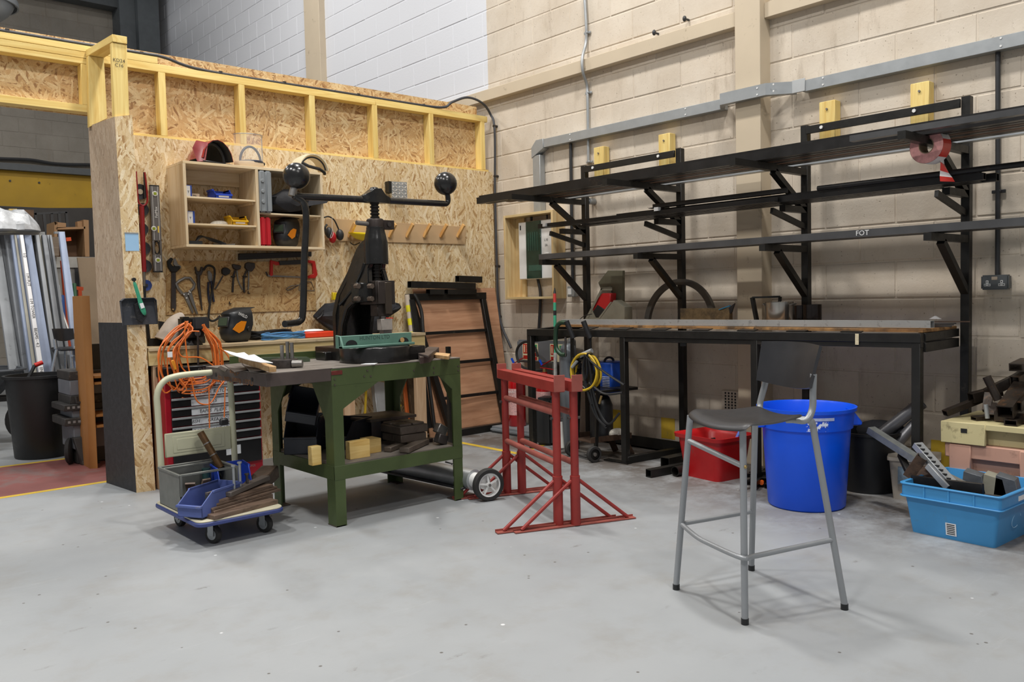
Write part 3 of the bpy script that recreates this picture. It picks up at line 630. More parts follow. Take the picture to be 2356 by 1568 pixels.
for i in range(4): b.cur = i % 2; b.add([L[i], Rr[i], Rr[i + 1], L[i + 1]], [(0, 1, 2, 3)])
b.build('loose_end', [M_tw, M_tr], tp, solid=.0006, smooth=0)

# ------------------------------------------------------------------ black steel bench under the racks
bn = thing('steel_bench', 'long black steel framed workbench under the racks', 'workbench', (4.7, 3.3, 0))
yL, yR = 4.83, 1.885
def fx(y): return 4.425 + (4.83 - y) * .03
def fz(y): return .931 + (4.83 - y) * .005
for y0_, y1_, n in ((yL, yR, 'front_rail'),):
    b = MB(); b.bar((fx(yL), yL, fz(yL) - .025), (fx(yR), yR, fz(yR) - .025), .05, .05); b.build('front_rail', M_black, bn, bev=.002)
    b = MB(); b.bar((fx(3.9), 3.9, fz(3.9) - .066), (fx(yR), yR, fz(yR) - .062), .04, .028); b.build('front_rail', M_black, bn, bev=.002)
for y in (4.81, 3.885, 2.86, 1.91):
    b = MB(); b.bar((fx(y), y, fz(y) - .05), (fx(y) , y, 0), .045, .045); b.build('leg', M_black, bn, bev=.002)
for y in (4.80, 1.90):
    b = MB(); b.bar((fx(y) + .025, y, fz(y) - .022), (4.975, y, .93), .045, .044); b.build('end_rail', M_black, bn, bev=.002)
    b = MB(); b.bar((fx(y) + .025, y, fz(y) - .075), (4.975, y, .875), .045, .05); b.build('end_rail', M_black, bn, bev=.002)
b = MB(); b.bar((fx(3.885), 3.885, .025), (4.98, 3.82, .025), .05, .05); b.build('floor_rail', M_black, bn, bev=.002)
b = MB(); b.bar((fx(3.9) + .03, 3.4, .86), (4.95, 3.75, .86), .04, .05); b.build('cross_member', M_black, bn, bev=.002)
b = MB(); b.box((fx(3.95), 3.96, .006), (.05, .22, .01)); b.build('foot_plate', M_black, bn)
M_bt = wood('bench_ply', 'b98d58', '8c6236', 'y', dirt=.45, knots=False)
for a, c in ((1.89, 2.9), (2.903, 3.9), (3.903, 4.6)):
    b = MB(); b.span((4.53, a, .948), (4.972, c, .966)); b.build('top_board', M_bt, bn, bev=.001)
b = MB(); b.box((fx(2.27) - .026, 2.22, fz(2.2) - .035), (.002, .02, .06)); b.build('masking_tape', mat('masking', 'cfc2a0', .7, 0, .2, 50, dirt=.2), bn)
for k in range(7):
    b = MB(); y = 4.25 - k * .33; b.bar((fx(y) - .0, y, fz(y) + .003), (4.53, y, .951), .12, .005); b.build('shim', M_black, bn)
# long grey beam along the front of the bench
b = MB(); b.hollow((4.575, 4.60, .9845), (4.59, 1.866, .9905), .05, .038); b.build('beam_section', mat('grey_primer_beam', '9a9a98', .5, .2, .1, 5, .1, 60, .28, '5f5d5a', 20), label='long pale grey box section lying along the bench front', cat='steel bar')
BZ = .967
def tb(px, py, Z=BZ): return at(px, py, Z=Z)
# cardboard faced thick plate
a = at(1567, 735, X=4.85); c = at(1680, 735, X=4.85); zt_ = at(1567, 709, X=4.85).z; M_osd = mat('scorched_board', '6e5b3e', .7, 0, .35, 30, .3, 60, .45, '2a241e', 6)
b = MB(); b.span((4.84, c.y, BZ), (4.88, a.y, zt_)); b.build('scorched_board', M_osd, label='scorched brown board leaning at the back of the bench', cat='board', bev=.002)
p = at(1685, 707, X=4.84); b = MB(); b.bar(at(1655, 712, X=4.84), at(1680, 703, X=4.84), .014, .006); b.build('blue_clip', mat('blue_tool', '2f7fa8', .4), label='blue and black squeeze clip resting on the scorched board', cat='clip')
o = [x for x in WM if x.name == 'blue_clip'][0]; b = MB(); b.prism([at(1676, 708, X=4.83), at(1690, 697, X=4.83), at(1684, 717, X=4.83), at(1680, 722, X=4.83)], (.012, 0, 0)); b.build('jaw', M_blackp, o, bev=.001)
# rolled steel hoop leaning on the wall
c0 = at(1563, 742, X=4.97); r = abs(at(1480, 735, X=4.97).y - at(1648, 735, X=4.97).y) / 2; top = at(1566, 641, X=4.97).z
cz = top - r; b = MB(); pp = []
for i in range(49):
    a = math.radians(-35 + 250 * i / 48); pp.append(Vector((4.955 + .02 * math.sin(a), c0.y + r * math.cos(a) * .97, cz + r * math.sin(a))))
pp = [p_ for p_ in pp if p_.z > BZ + .02]
for p_, q_ in zip(pp, pp[1:]):
    pass
ring = []
for p_ in pp:
    d = Vector((0, p_.y - c0.y, p_.z - cz)).normalized(); o_ = p_; i_ = p_ - d * .042; ring.append([o_, o_ + Vector((.03, 0, 0)), i_ + Vector((.03, 0, 0)), i_])
b.loft(ring); b.build('steel_hoop', mat('hoop_steel', '55524e', .45, .5, .2, 6, .1), label='large rolled steel half hoop standing behind the bench', cat='hoop', smooth=45)
# pots, mugs and frame
cpt = at(1793, 737, Z=BZ); cpt = Vector((4.83, at(1793, 720, X=4.83).y, BZ)); rr = abs(at(1765, 715, X=4.83).y - at(1822, 715, X=4.83).y) / 2; hz_ = at(1793, 694, X=4.83).z
b = MB(); b.lathe([(0, 0), (rr * .93, 0), (rr * .97, .01), (rr, hz_ - BZ), (rr + .004, hz_ - BZ), (rr - .002, hz_ - BZ - .002), (rr - .004, .006), (0, .005)], cpt, 36); pot = b.build('cooking_pot', mat('stainless', 'b7b3ac', .22, .9, .08, 4, .02), label='stainless steel cooking pot on the bench', cat='pot')
for s in (-1, 1): b = MB(); c = cpt + Vector((0, s * rr, hz_ - BZ - .02)); b.tube(arc(c, .026, -90, 90, 8, (0, s, .3), (1, 0, 0)), .004, 6); b.build('handle', M_steel, pot)
for px, rw, top, lab in ((1842, 15, 702, 'dark steel mug beside the pot, smaller one'), (1868, 20, 700, 'dark steel mug beside the pot, wider one')):
    c = Vector((4.80, at(px, 720, X=4.8).y, BZ)); r = rw / 2333 * 5.2 * .62; r = abs(at(px - rw, 720, X=4.8).y - at(px + rw, 720, X=4.8).y) / 2; h = at(px, top, X=4.8).z - BZ
    b = MB(); b.lathe([(0, 0), (r, 0), (r, h), (r - .003, h), (r - .003, .004), (0, .004)], c, 28); b.build('steel_mug', mat('dark_chrome', '3a3533', .16, .9, .1), label=lab, cat='mug')
f = thing('welded_frame', 'black welded flat bar frame behind the pot on the bench', 'frame', at(1760, 737, X=4.9))
P1, P2, P3, P4 = at(1731, 684, X=4.86), at(1741, 737, X=4.86), at(1795, 682, X=4.93), at(1790, 737, X=4.93)
b = MB(); b.bar(P1, P2, .02, .03, (1, 0, 0)); b.build('upright', M_black, f, bev=.001)
b = MB(); b.bar(P1, P3, .03, .012, (0, 0, 1)); b.build('top_bar', M_black, f, bev=.001)
b = MB(); b.bar(P3, P4, .02, .012, (1, 0, 0)); b.build('upright', M_black, f, bev=.001)
# magnetic drill on the left of the bench
dr = thing('magnetic_drill', 'grey steel machine stand holding a red and black power tool', 'machine', Vector((4.86, 4.45, BZ)))
M_dg = mat('dusty_grey', '8a8778', .6, .1, .12, 9, .1, 60, .15, '5b564a', 10); Xd = 4.80
b = MB()
b.prism([at(x_, y_, X=Xd + .09) for x_, y_ in ((1345, 735), (1383, 662), (1405, 658), (1408, 690), (1378, 735))], (.004, 0, 0))
for q_ in (((1345, 735), (1383, 662), (1388, 662), (1352, 735)), ((1352, 736), (1378, 736), (1408, 694), (1404, 694), (1376, 731), (1352, 731)), ((1381, 660), (1408, 660), (1408, 668), (1381, 668))): b.prism([at(x_, y_, X=Xd) for x_, y_ in q_], (.004, 0, 0))
b.prism([at(x_, y_, X=Xd) for x_, y_ in ((1378, 736), (1412, 690), (1437, 706), (1437, 737))], (.09, 0, 0))
b.build('stand', M_dg, dr, bev=.002)
b = MB(); b.prism([at(x_, y_, X=Xd + .1) for x_, y_ in ((1376, 650), (1398, 622), (1432, 622), (1432, 735), (1412, 735))], (.03, 0, 0)); b.build('back_plate', mat('olive_grey', '6f6c58', .6, .1, .1), dr, bev=.002)
b = MB(); b.prism([at(x_, y_, X=Xd + .012) for x_, y_ in ((1362, 714), (1372, 690), (1384, 674), (1405, 674), (1403, 702), (1385, 725))], (.07, 0, 0)); b.build('tool_body', mat('tool_red', 'c3262a', .35, 0, .1), dr, bev=.006)
b = MB(); b.prism([at(x_, y_, X=Xd + .008) for x_, y_ in ((1363, 716), (1374, 700), (1392, 712), (1388, 730), (1370, 730))], (.05, 0, 0)); b.build('tool_battery', M_blackp, dr, bev=.005)
b = MB(); b.tube(curve([at(1362, 722, X=Xd), at(1345, 726, X=Xd), at(1333, 735, X=Xd), at(1328, 738, X=Xd)], 5), .003, 6); b.build('cable', M_dark, dr)
# grinding disc and flat tools
p = Vector((4.80, at(1458, 738, X=4.8).y, BZ)); b = MB(); b.lathe([(0, 0), (.062, 0), (.062, .006), (.03, .022), (0, .024)], p, 24); b.build('flap_disc', mat('flap', 'c89a3a', .8, 0, .3, 60), label='yellow and brown flap disc on the bench', cat='disc')
g = 'loose flat bars on the bench right end'
for i, (x0_, y0_, x1_, y1_, z_, lb) in enumerate(((2060, 738, 2232, 730, .03, 'long thin rusty rod on bench right end'), (2045, 738, 2140, 727, .034, 'dark file handle shaped bar on bench right end'), (2110, 742, 2200, 738, .02, 'flat dark strip in the pile, bench right end'), (2090, 746, 2195, 741, .012, 'steel strip under the pile, bench right end'), (2100, 750, 2190, 745, .004, 'lowest steel strip at bench right end'))):
    A, B_ = at(x0_, y0_, X=4.72), at(x1_, y1_, X=4.80); A.z = B_.z = BZ + z_; b = MB(); b.bar(A, B_, .018 if i else .006, .006); b.build('flat_bar', M_rust if i == 0 else M_dsteel, label=lb, cat='steel bar', group=g)
p = at(2150, 728, X=4.85); b = MB(); b.prism([Vector((4.85, p.y + .03, BZ + .041)), Vector((4.85, p.y - .03, BZ + .041)), Vector((4.85, p.y, p.z + .004))], (.02, 0, 0)); b.build('paper_scrap', M_paper, label='folded white paper scrap on the bench right end', cat='paper')
# ------------------------------------------------------------------ green work table
M_green = mat('green_paint', '47552f', .5, .1, .12, 6, .08, 60, .1, '33302a', 9); M_ttop = mat('worn_table_top', '7f7871', .6, .3, .2, 4, .15, 40, .25, '5b524a', 5)
M_slab = mat('brown_steel_plate', '574d49', .5, .4, .15, 5, .08, 60, .1, '3b332e', 8)
T = thing('work_table', 'green painted steel table with a grey brown plate top and low shelf', 'table', (2.6, 4.25, 0))
X0, X1, Y0, Y1, ZT = 2.175, 3.02, 3.9, 4.62, .84
def leg(x, y, sx, sy):
    b = MB(); t_ = .008; z = .755
    g1 = .62 if sx > 0 else .66
    # front/back face with gusset
    yy = y; b.prism([(x, yy, 0), (x + sx * .062, yy, 0), (x + sx * .062, yy, g1), (x + sx * (.30 if sx > 0 else .17), yy, z), (x, yy, z)], (0, sy * t_, 0))
    y3 = yy + sy * t_; b.prism([(x, y3, 0), (x, yy + sy * .085, 0), (x, yy + sy * .085, .56), (x, yy + sy * .22, z), (x, y3, z)], (sx * t_, 0, 0))
    b.build('leg', M_green, T)
    b = MB(); b.span((min(x, x + sx * .055), min(y, y + sy * .09), 0), (max(x, x + sx * .055), max(y, y + sy * .09), .006)); b.build('foot', M_slab, T)
for x, sx in ((X0, 1), (X1, -1)):
    for y, sy in ((Y0, 1), (Y1, -1)): leg(x, y, sx, sy)
for n, a, c in (('front_rail', (X0, Y0 - .001, .745), (X1, Y0 + .008, ZT - .006)), ('back_rail', (X0, Y1 - .008, .745), (X1, Y1 + .001, ZT)), ('end_rail', (X0 - .001, Y0, .745), (X0 + .008, Y1, ZT - .006)), ('end_rail', (X1 - .008, Y0, .745), (X1 + .001, Y1, ZT - .006)),
                ('shelf_rail', (X0 - .0015, Y0 - .0015, .248), (X1 + .0015, Y0 + .006, .322)), ('shelf_rail', (X0 - .0015, Y1 - .006, .248), (X1 + .0015, Y1 + .0015, .322)), ('shelf_rail', (X0 - .0015, Y0, .248), (X0 + .006, Y1, .322)), ('shelf_rail', (X1 - .006, Y0, .248), (X1 + .0015, Y1, .322))):
    b = MB(); b.span(a, c); b.build(n, M_green, T, bev=.001)
b = MB(); b.span((X0 + .008, Y0 - .002, ZT - .006), (X1 + .002, Y1 + .0, ZT)); b.build('top_plate', M_ttop, T, bev=.001)
b = MB(); b.span((X0 + .01, Y0 + .012, .318), (X1 - .01, Y1 - .01, .326)); b.build('shelf', M_ttop, T)
b = MB(); zz = at(700, 851, Y=3.9).z; b.span((1.815, Y0 - .002, .772), (X0 - .002, 4.66, ZT - .004)); b.build('side_plate', M_slab, T, bev=.002)
b = MB(); b.span((1.815, Y0 - .002, ZT - .004), (X0 + .005, 4.66, ZT)); b.build('side_plate_top', M_ttop, T, bev=.001)
for dy in (.16, .62): b = MB(); b.cyl((1.816, Y0 + dy, .80), (1.813, Y0 + dy, .80), .011, 12); b.build('bolt_hole', M_ink, T)
M_chalk = mat('orange_chalk', '8a5a30', .8, 0, .3, 60)
text('chalk_lettering', "CLGST  Round Table Top\nof Base", (1.8145, 4.27, .805), (0, 1, 0), (0, 0, -1), .042, M_chalk, T)
b = MB(); b.span((1.95, Y1 + .03, ZT), (3.02, Y1 + .036, ZT + .045)); b.span((1.95, Y1 - .0, ZT), (3.02, Y1 + .036, ZT + .004)); b.build('rear_upstand', M_green, T, bev=.001)
for px, py in ((845, 852), (853, 865), (838, 865), (952, 852), (998, 845), (998, 857), (1054, 842), (1054, 852), (770, 872), (770, 885)):
    p = at(px, py, Y=Y0 - .002); b = MB(); b.cyl(p, p - Vector((0, .002, 0)), .005, 8); b.build('screw_hole', M_slab, T)
p = at(775, 857, Y=Y0 - .003); b = MB(); b.box(p, (.065, .002, .022)); b.build('maker_plate', mat('plate_red', '6b2a24', .5, .2, .2, 60), T, bev=.001)
ZS = .326
# ------------------------------------------------------------------ fly press
M_press = mat('press_black', '232221', .22, .2, .25, 14, .22, 45, .08, '4a443c', 20, spec=.6)
FP = thing('fly_press', 'black cast iron fly press with two ball weights on its arm', 'press', (2.65, 4.25, ZT))
b = MB(); b.lathe([(0, 0), (.20, 0), (.20, .08), (.195, .088), (0, .088)], (2.575, 4.11, ZT), 48); b.span((2.46, 4.12, ZT), (2.85, 4.60, ZT + .075)); b.span((2.42, 4.40, ZT), (2.88, 4.52, ZT + .05)); b.span((2.70, 3.99, ZT), (2.84, 4.2, ZT + .078)); b.build('base', M_press, FP, bev=.004)
xl, xr = 2.555, 2.765
def P3(pts, X): return [at(x, y, X=X) for x, y in pts]
side = [(768, 800), (765, 720), (774, 676), (800, 624), (819, 574), (828, 560), (838, 551), (848, 552), (852, 600), (846, 618), (848, 683), (818, 692), (800, 712), (790, 748), (786, 800)]
def hw(py): return .045 + .06 * min(1, max(0, (py - 560) / 170)) ** 1.2
def chk(pts, dx=0): return [at(x, y, X=2.66 - hw(y) + dx) for x, y in pts]
sp = chk(side)
for sg in (1, -1):
    q = [Vector((p.x if sg > 0 else 5.32 - p.x, p.y, p.z)) for p in sp]; b = MB(); b.prism(q, (.032 * sg, 0, 0)); b.build('side_cheek', M_press, FP, bev=.006, seg=2)
b = MB(); rings = []
for p in sp[:7]: m_ = Vector((5.32 - p.x, p.y, p.z)); rings.append([p, m_, m_ + Vector((0, -.035, -.01)), p + Vector((0, -.035, -.01))])
b.loft(rings); b.build('back_web', M_press, FP, smooth=50)
b = MB(); b.tube(curve(chk([(786, 800), (789, 750), (799, 712), (817, 693), (848, 684)], .012), 5), .016, 10); b.build('front_flange', M_press, FP)
b = MB(); b.tube(curve(chk([(782, 700), (800, 680), (818, 655), (832, 625), (838, 606)], -.002), 5), .011, 8); b.build('rib', M_press, FP)
AX, AY = 2.66, 4.2
def zat(py): return at(867, py, Y=AY).z
b = MB(); b.lathe([(0, zat(608)), (.070, zat(608)), (.070, zat(557)), (.064, zat(548)), (.060, zat(540)), (.052, zat(528)), (.052, zat(522)), (0, zat(522))], (AX, AY, 0), 36); b.span((AX - .05, AY, zat(608)), (AX + .05, AY + .10, zat(558))); b.build('head', M_press, FP, bev=.003)
b = MB(); pr = [(0, zat(740))];
z = zat(645);
prof = [(0, z)]
while z < zat(466): prof += [(.027, z), (.027, z + .008), (.021, z + .011), (.021, z + .017)]; z += .02
prof.append((0, z)); b.lathe(prof, (AX, AY, 0), 20); b.build('screw', mat('greased_screw', '2e2a27', .3, .6, .2), FP)
b = MB(); b.lathe([(0, zat(527)), (.05, zat(527)), (.05, zat(506)), (.042, zat(503)), (0, zat(503))], (AX, AY, 0), 24); b.span((AX, AY - .028, zat(527)), (AX + .115, AY + .028, zat(506))); b.build('stop_collar', mat('collar', '3d3532', .45, .5, .15), FP, bev=.003)
b = MB(); b.cyl((AX - .04, AY, zat(516)), (AX - .125, AY, zat(514)), .013, 14); b.build('collar_pin', M_steel, FP); b = MB(); b.cyl((AX + .075, AY - .028, zat(516)), (AX + .075, AY - .036, zat(516)), .013, 16); b.build('collar_bolt', M_dsteel, FP)
b = MB(); b.loft([[Vector((AX + x, AY + sy * .032 * w_, z)) for sy, z in ((-1, z0), (1, z0), (1, z1), (-1, z1))] for x, w_, z0, z1 in ((-.085, .6, zat(465), zat(452)), (-.05, 1, zat(467), zat(445)), (-.02, 1.1, zat(467), zat(436)), (.03, 1.1, zat(467), zat(434)), (.06, 1, zat(467), zat(448)), (.1, .6, zat(466), zat(453)))]); b.lathe([(.03, zat(440)), (.024, zat(432)), (0, zat(430))], (AX, AY, 0), 12); b.build('arm_hub', M_press, FP, bev=.002)
zarm = zat(458); L0 = Vector((2.155, AY, at(705, 453, Y=AY).z)); R0 = Vector((3.16, AY, at(1015, 468, Y=AY).z))
b = MB(); b.tube([L0, Vector((AX, AY, (L0.z + R0.z) / 2 + .002)), R0], .0185, 14); b.build('arm', M_press, FP)
LB = at(682, 405, Y=AY); RB = at(1025, 422, Y=AY)
b = MB(); b.ell(LB, (.072,) * 3, 32, 20); b.build('ball_weight', M_press, FP)
b = MB(); b.ell(RB, (.071,) * 3, 32, 20); b.build('ball_weight', M_press, FP)
b = MB(); b.cyl(L0 + Vector((-.012, 0, 0)), LB, .02, 12); b.build('ball_stem', M_steel, FP)
b = MB(); b.tube(curve([R0, R0 + Vector((.02, 0, .002)), R0 + Vector((.034, 0, .03)), RB], 5), .0165, 12); b.build('ball_stem', M_press, FP)
H1 = at(697, 715, Y=AY); H2 = at(690, 738, Y=AY); H3 = at(655, 745, Y=4.14)
b = MB(); b.tube(curve([L0 + Vector((.0, 0, .005)), at(703, 480, Y=AY), at(700, 600, Y=AY), H1, H2, at(672, 743, Y=4.17), H3], 6), .0185, 14); b.build('pull_handle', M_press, FP)
# ram guide and tooling
M_gr = mat('guide_steel', '3b3430', .45, .4, .2, 12, .15, 60, .1, '241f1c', 10); yg = 4.12
b = MB(); b.span((AX - .058, yg, zat(700)), (AX + .07, 4.30, zat(646))); b.build('ram_guide', M_gr, FP, bev=.003)
b = MB(); b.span((AX - .056, yg - .018, zat(699)), (AX - .008, yg, zat(648))); b.build('clamp_plate', M_gr, FP, bev=.003)
b = MB(); b.span((AX - .145, 4.16, zat(694)), (AX - .058, 4.25, zat(650))); b.build('guide_lug', M_press, FP, bev=.005)
for px, py, yy in ((822, 658, 4.14), (822, 687, 4.14), (853, 658, yg - .018), (853, 687, yg - .018)):
    p = at(px, py, Y=yy); b = MB(); b.tube([p + Vector((0, .02, 0)), p - Vector((0, .016, 0))], .0155, 6); b.build('hex_bolt', mat('bolt_brown', '6b5f55', .4, .6, .2), FP, bev=.001, smooth=0)
b = MB(); b.span((AX - .006, yg - .012, zat(722)), (AX + .04, 4.18, zat(650))); b.build('ram', mat('ram_steel', '51483f', .35, .6, .15), FP, bev=.002)
b = MB(); b.span((AX - .045, 4.13, zat(727)), (AX + .035, 4.21, zat(700))); b.build('tool_holder', M_gr, FP, bev=.003)
b = MB(); b.cyl((AX + .01, 4.16, zat(734)), (AX + .01, 4.16, zat(722)), .015, 12); b.build('punch_stem', M_steel, FP)
M_wt = mat('bright_tool', 'b4aca4', .5, .3, .1, 20, .1, 60); b = MB(); b.box((AX + .012, 4.15, (zat(733) + zat(759)) / 2), (.074, .05, zat(733) - zat(759))); b.build('punch_block', M_wt, FP, bev=.002)
b = MB(); b.box((AX + .03, 4.17, (zat(759) + zat(770)) / 2), (.055, .05, .03)); b.build('die_block', M_steel, FP, bev=.002)
# green channel across the bolster
M_ngr = mat('pale_green', '5d8274', .55, .05, .1, 10, .1, 60, .1, '4a5a50', 10); yn = 4.0
A, B_ = at(780, 796, Y=yn), at(948, 789, Y=yn); zt_ = at(870, 768, Y=yn).z; xa, xb = A.x + .006, B_.x; zb_ = ZT + .089
b = MB(); b.span((xa, yn, zb_ + .012), (xb, yn + .014, zt_)); b.span((xa, yn - .03, zb_), (xb, yn + .014, zb_ + .014)); b.prism([(xa, yn - .03, zb_), (xa, yn + .05, zb_), (xa, yn + .05, zt_ + .004), (xa, yn, zt_)], (.012, 0, 0)); ch = b.build('green_channel', M_ngr, label='pale green cast channel lying across the press base', cat='bar', bev=.003)
text('cast_lettering', 'HUNTON LTD', (xa + (xb - xa) * .47, yn - .0005, (zb_ + .02 + zt_) / 2 + .006), (1, 0, 0), (0, 0, 1), .03, mat('cast_green', '3f5a50', .6), ch, bold=.01)
b = MB(); c = Vector((xa + .07, yn - .001, zb_ + .018)); b.prism([c + Vector((.036 * math.cos(math.radians(a)), 0, .026 * math.sin(math.radians(a)))) for a in range(0, 181, 15)], (0, -.001, 0)); b.build('slot', M_ink, ch)
c = Vector((xb - .058, yn - .001, zb_ + .018)); b = MB(); b.prism([c + Vector((.034 * math.cos(math.radians(a)), 0, .024 * math.sin(math.radians(a)))) for a in range(0, 181, 15)], (0, -.001, 0)); b.build('slot', M_ink, ch)
b = MB(); b.cyl(c + Vector((-.01, -.003, .010)), c + Vector((-.01, .0, .010)), .014, 12); b.build('wood_plug', mat('plug', 'c79a63', .7), ch)

# ------------------------------------------------------------------ things on the table
def onT(px, py, Z=ZT): return at(px, py, Z=Z)
M_wd = wood('offcut', 'd9ba8c', 'b98f5e', 'x'); M_slate = mat('steel_sheet_brown', '766e68', .5, .4, .15, 6)
def slabp(n, pts, z, h, m, lab, cat, **k): b = MB(); b.prism([at(x, y, Z=z + h) - Vector((0, 0, h)) for x, y in pts], (0, 0, h)); return b.build(n, m, label=lab, cat=cat, bev=.0012, **k)
slabp('steel_sheet', [(516, 838), (554, 834), (590, 846), (540, 855)], ZT + .001, .004, M_slate, 'left brown steel sheet offcut on the table corner', 'steel sheet')
slabp('steel_sheet', [(556, 833), (590, 832), (622, 842), (612, 849), (575, 852)], ZT + .006, .008, M_slate, 'thicker brown steel offcut beside the timber wedge', 'steel sheet')
slabp('metal_strip', [(501, 844), (508, 841), (524, 848), (519, 853)], ZT + .001, .006, M_dsteel, 'short dark metal strip near the table corner', 'steel sheet')
b = MB(); A = onT(556, 826, ZT + .05); B_ = onT(628, 849, ZT + .022); b.bar(A, B_, .035, .028); b.build('timber_offcut', M_wd, label='timber offcut propped up on the table sheets', cat='timber', bev=.002)
# papers on the timber
b = MB(); pts = [(515, 806), (545, 813), (562, 811), (572, 818), (585, 816), (608, 829), (628, 835), (600, 834), (566, 827), (530, 815)]; pw = [at(x, y, Z=ZT + .09 - (x - 515) * .0003) for x, y in pts]; b.prism(pw, (0, 0, .003)); b.build('paper_bundle', M_paper, label='crumpled white paper lying over the timber offcut', cat='paper')
# round steel block with studs
c = onT(656, 843, ZT); c = Vector((2.24, 4.25, ZT)); c = onT(655, 845, ZT); rk = .07
bk = thing('bolster_block', 'low round steel die block with upright studs', 'tool', c)
b = MB(); b.lathe([(0, 0), (rk, 0), (rk * 1.05, .02), (rk, .045), (0, .045)], c, 28); b.build('disc', M_dsteel, bk, bev=.002)
for dx, dy, h in ((-.012, .0, .075), (.035, .03, .09), (.05, .01, .085)):
    b = MB(); b.cyl(c + Vector((dx, dy, .045)), c + Vector((dx, dy, .045 + h)), .010, 10); b.build('stud', M_steel, bk)
b = MB(); b.cyl(c + Vector((.01, -.07, .022)), c + Vector((.05, -.105, .022)), .02, 12); b.build('side_spigot', M_steel, bk)
# sheet green plate standing on edge behind block
A = onT(602, 836); B_ = onT(720, 842); b = MB(); A = at(605, 838, Y=4.45); B_ = at(718, 842, Y=4.40); zt2_ = at(718, 820, Y=4.40).z
b.prism([(A.x, 4.47, ZT), (B_.x, 4.42, ZT), (B_.x, 4.42, zt2_ - .01), (B_.x - .02, 4.42, zt2_), (A.x, 4.47, zt2_ + .012)], (0, .008, 0)); b.build('green_plate', mat('grey_green', '56634f', .5, .2, .15, 8), label='grey green steel plate standing on edge behind the die block', cat='plate', bev=.001)
p = onT(875, 838); b = MB(); b.prism([onT(830, 838, ZT + .001), onT(860, 833, ZT + .001), onT(880, 831, ZT + .001), onT(862, 838, ZT + .001)], (0, 0, .002)); b.build('paper_scrap', M_paper, label='white paper scrap at the foot of the press', cat='paper')
# right side offcuts
slabp('steel_block', [(962, 812), (985, 797), (1010, 798), (990, 818), (966, 822)], ZT + .001, .035, M_slab, 'stack of brown steel plates right of the press base', 'steel plate')
slabp('timber_strip', [(975, 812), (985, 808), (1036, 813), (1032, 819)], ZT + .001, .02, M_wd, 'pale timber strip at the right end of the table', 'timber')
slabp('steel_plate', [(962, 812), (988, 809), (1000, 806), (985, 818)], ZT + .037, .01, M_slab, 'loose brown steel plate on top of the plate stack', 'steel plate')

# ------------------------------------------------------------------ shelf of the table
def bin_mesh(F, w_, d, h, lip=.5, t=.006, flare=.0):
    """open fronted picking bin: local x width, y depth (front at -y)"""
    b = MB(F); hw = w_ / 2
    prof = [(-d / 2 - .02, h * lip), (-d / 2 + .02, h * lip * .98), (-d / 2 + d * .28, h), (d / 2, h)]
    for s in (-1, 1):
        x = s * hw
        b.prism([(x, -d / 2, 0), (x, d / 2, 0), (x, d / 2, h), (x, -d / 2 + d * .28, h), (x, -d / 2 - .0, h * lip), ], (-s * t, 0, 0))
        b.prism([(x + s * .006, -d / 2 + d * .27, h - .012), (x + s * .006, d / 2, h - .012), (x + s * .006, d / 2, h), (x + s * .006, -d / 2 + d * .28, h)], (-s * .012, 0, 0))
    b.box((0, 0, t / 2), (w_, d, t)); b.box((0, d / 2 - t / 2, h / 2), (w_, t, h)); b.box((0, -d / 2 + t / 2, h * lip / 2), (w_, t, h * lip)); b.box((0, -d / 2 - .006, h * lip - .006), (w_ * 1.0, .014, .012))
    return b
def picking_bin(F, w_, d, h, m, lab, group=None, lip=.5, cardm=True):
    t = thing('picking_bin', lab, 'storage bin', F, group); bin_mesh(F, w_, d, h, lip).build('tray', m, t, bev=.0015)
    if cardm: b = MB(F); b.box((0, -d / 2 - .002, h * lip * .55), (w_ * .6, .003, h * lip * .42)); b.build('label_card', M_paper, t)
    return t
M_bin = mat('black_bin', '20242e', .35, 0, .12, 8, .05, 60)
g = 'black picking bins on the table shelf'
picking_bin(rz((2.30, 4.44, ZS), -42), .19, .27, .20, M_bin, 'black picking bin on the shelf, carrying a tipped one', g, cardm=False)
F = rz((2.27, 4.42, ZS + .208), -35) @ Matrix.Rotation(math.radians(14), 4, 'X') @ Matrix.Rotation(math.radians(12), 4, 'Y')
picking_bin(F, .17, .24, .13, M_bin, 'black picking bin tipped upside down on top of the others', g, cardm=False)
picking_bin(rz((2.54, 4.42, ZS), -60), .20, .30, .155, M_bin, 'black picking bin at the back of the shelf, middle', g, cardm=False)
M_blk = wood('pale_block', 'ecd492', 'd2ae63', 'x')
for i, (px0, px1, py, y, h, lab) in enumerate(((718, 740, 1050, 3.99, .1, 'small pine block by the left table leg'), (805, 852, 1043, 3.985, .098, 'larger pine block with a knot on the shelf front'), (850, 878, 1040, 4.06, .08, 'pine block end behind the larger pine block'))):
    a = at(px0, py, Y=y); c = at(px1, py, Y=y); b = MB(); b.span((a.x, y, ZS), (c.x, y + (.1 if i == 2 else .045), ZS + h)); b.build('pine_block', M_blk, label=lab, cat='timber', bev=.002, group=None)
M_cast = mat('cast_dark', '665c52', .55, .4, .2, 12, .25, 60, .2, '2a2520', 10)
vi = thing('die_set', 'square steel die block resting on two flat steel bars', 'tool', at(935, 1000, Z=ZS + .05))
a = at(895, 1040, Y=4.02); b = MB(); b.span((2.70, 4.06, ZS + .03), (2.88, 4.26, ZS + .075)); b.build('lower_block', M_cast, vi, bev=.004)
b = MB(); b.span((2.695, 4.055, ZS + .078), (2.89, 4.27, ZS + .125)); b.build('upper_block', M_cast, vi, bev=.005)
for i in range(4): b = MB(); b.box((2.745 + (i % 2) * .09, 4.115 + (i // 2) * .1, ZS + .13), (.08, .085, .014)); b.build('pad', M_cast, vi, bev=.003)
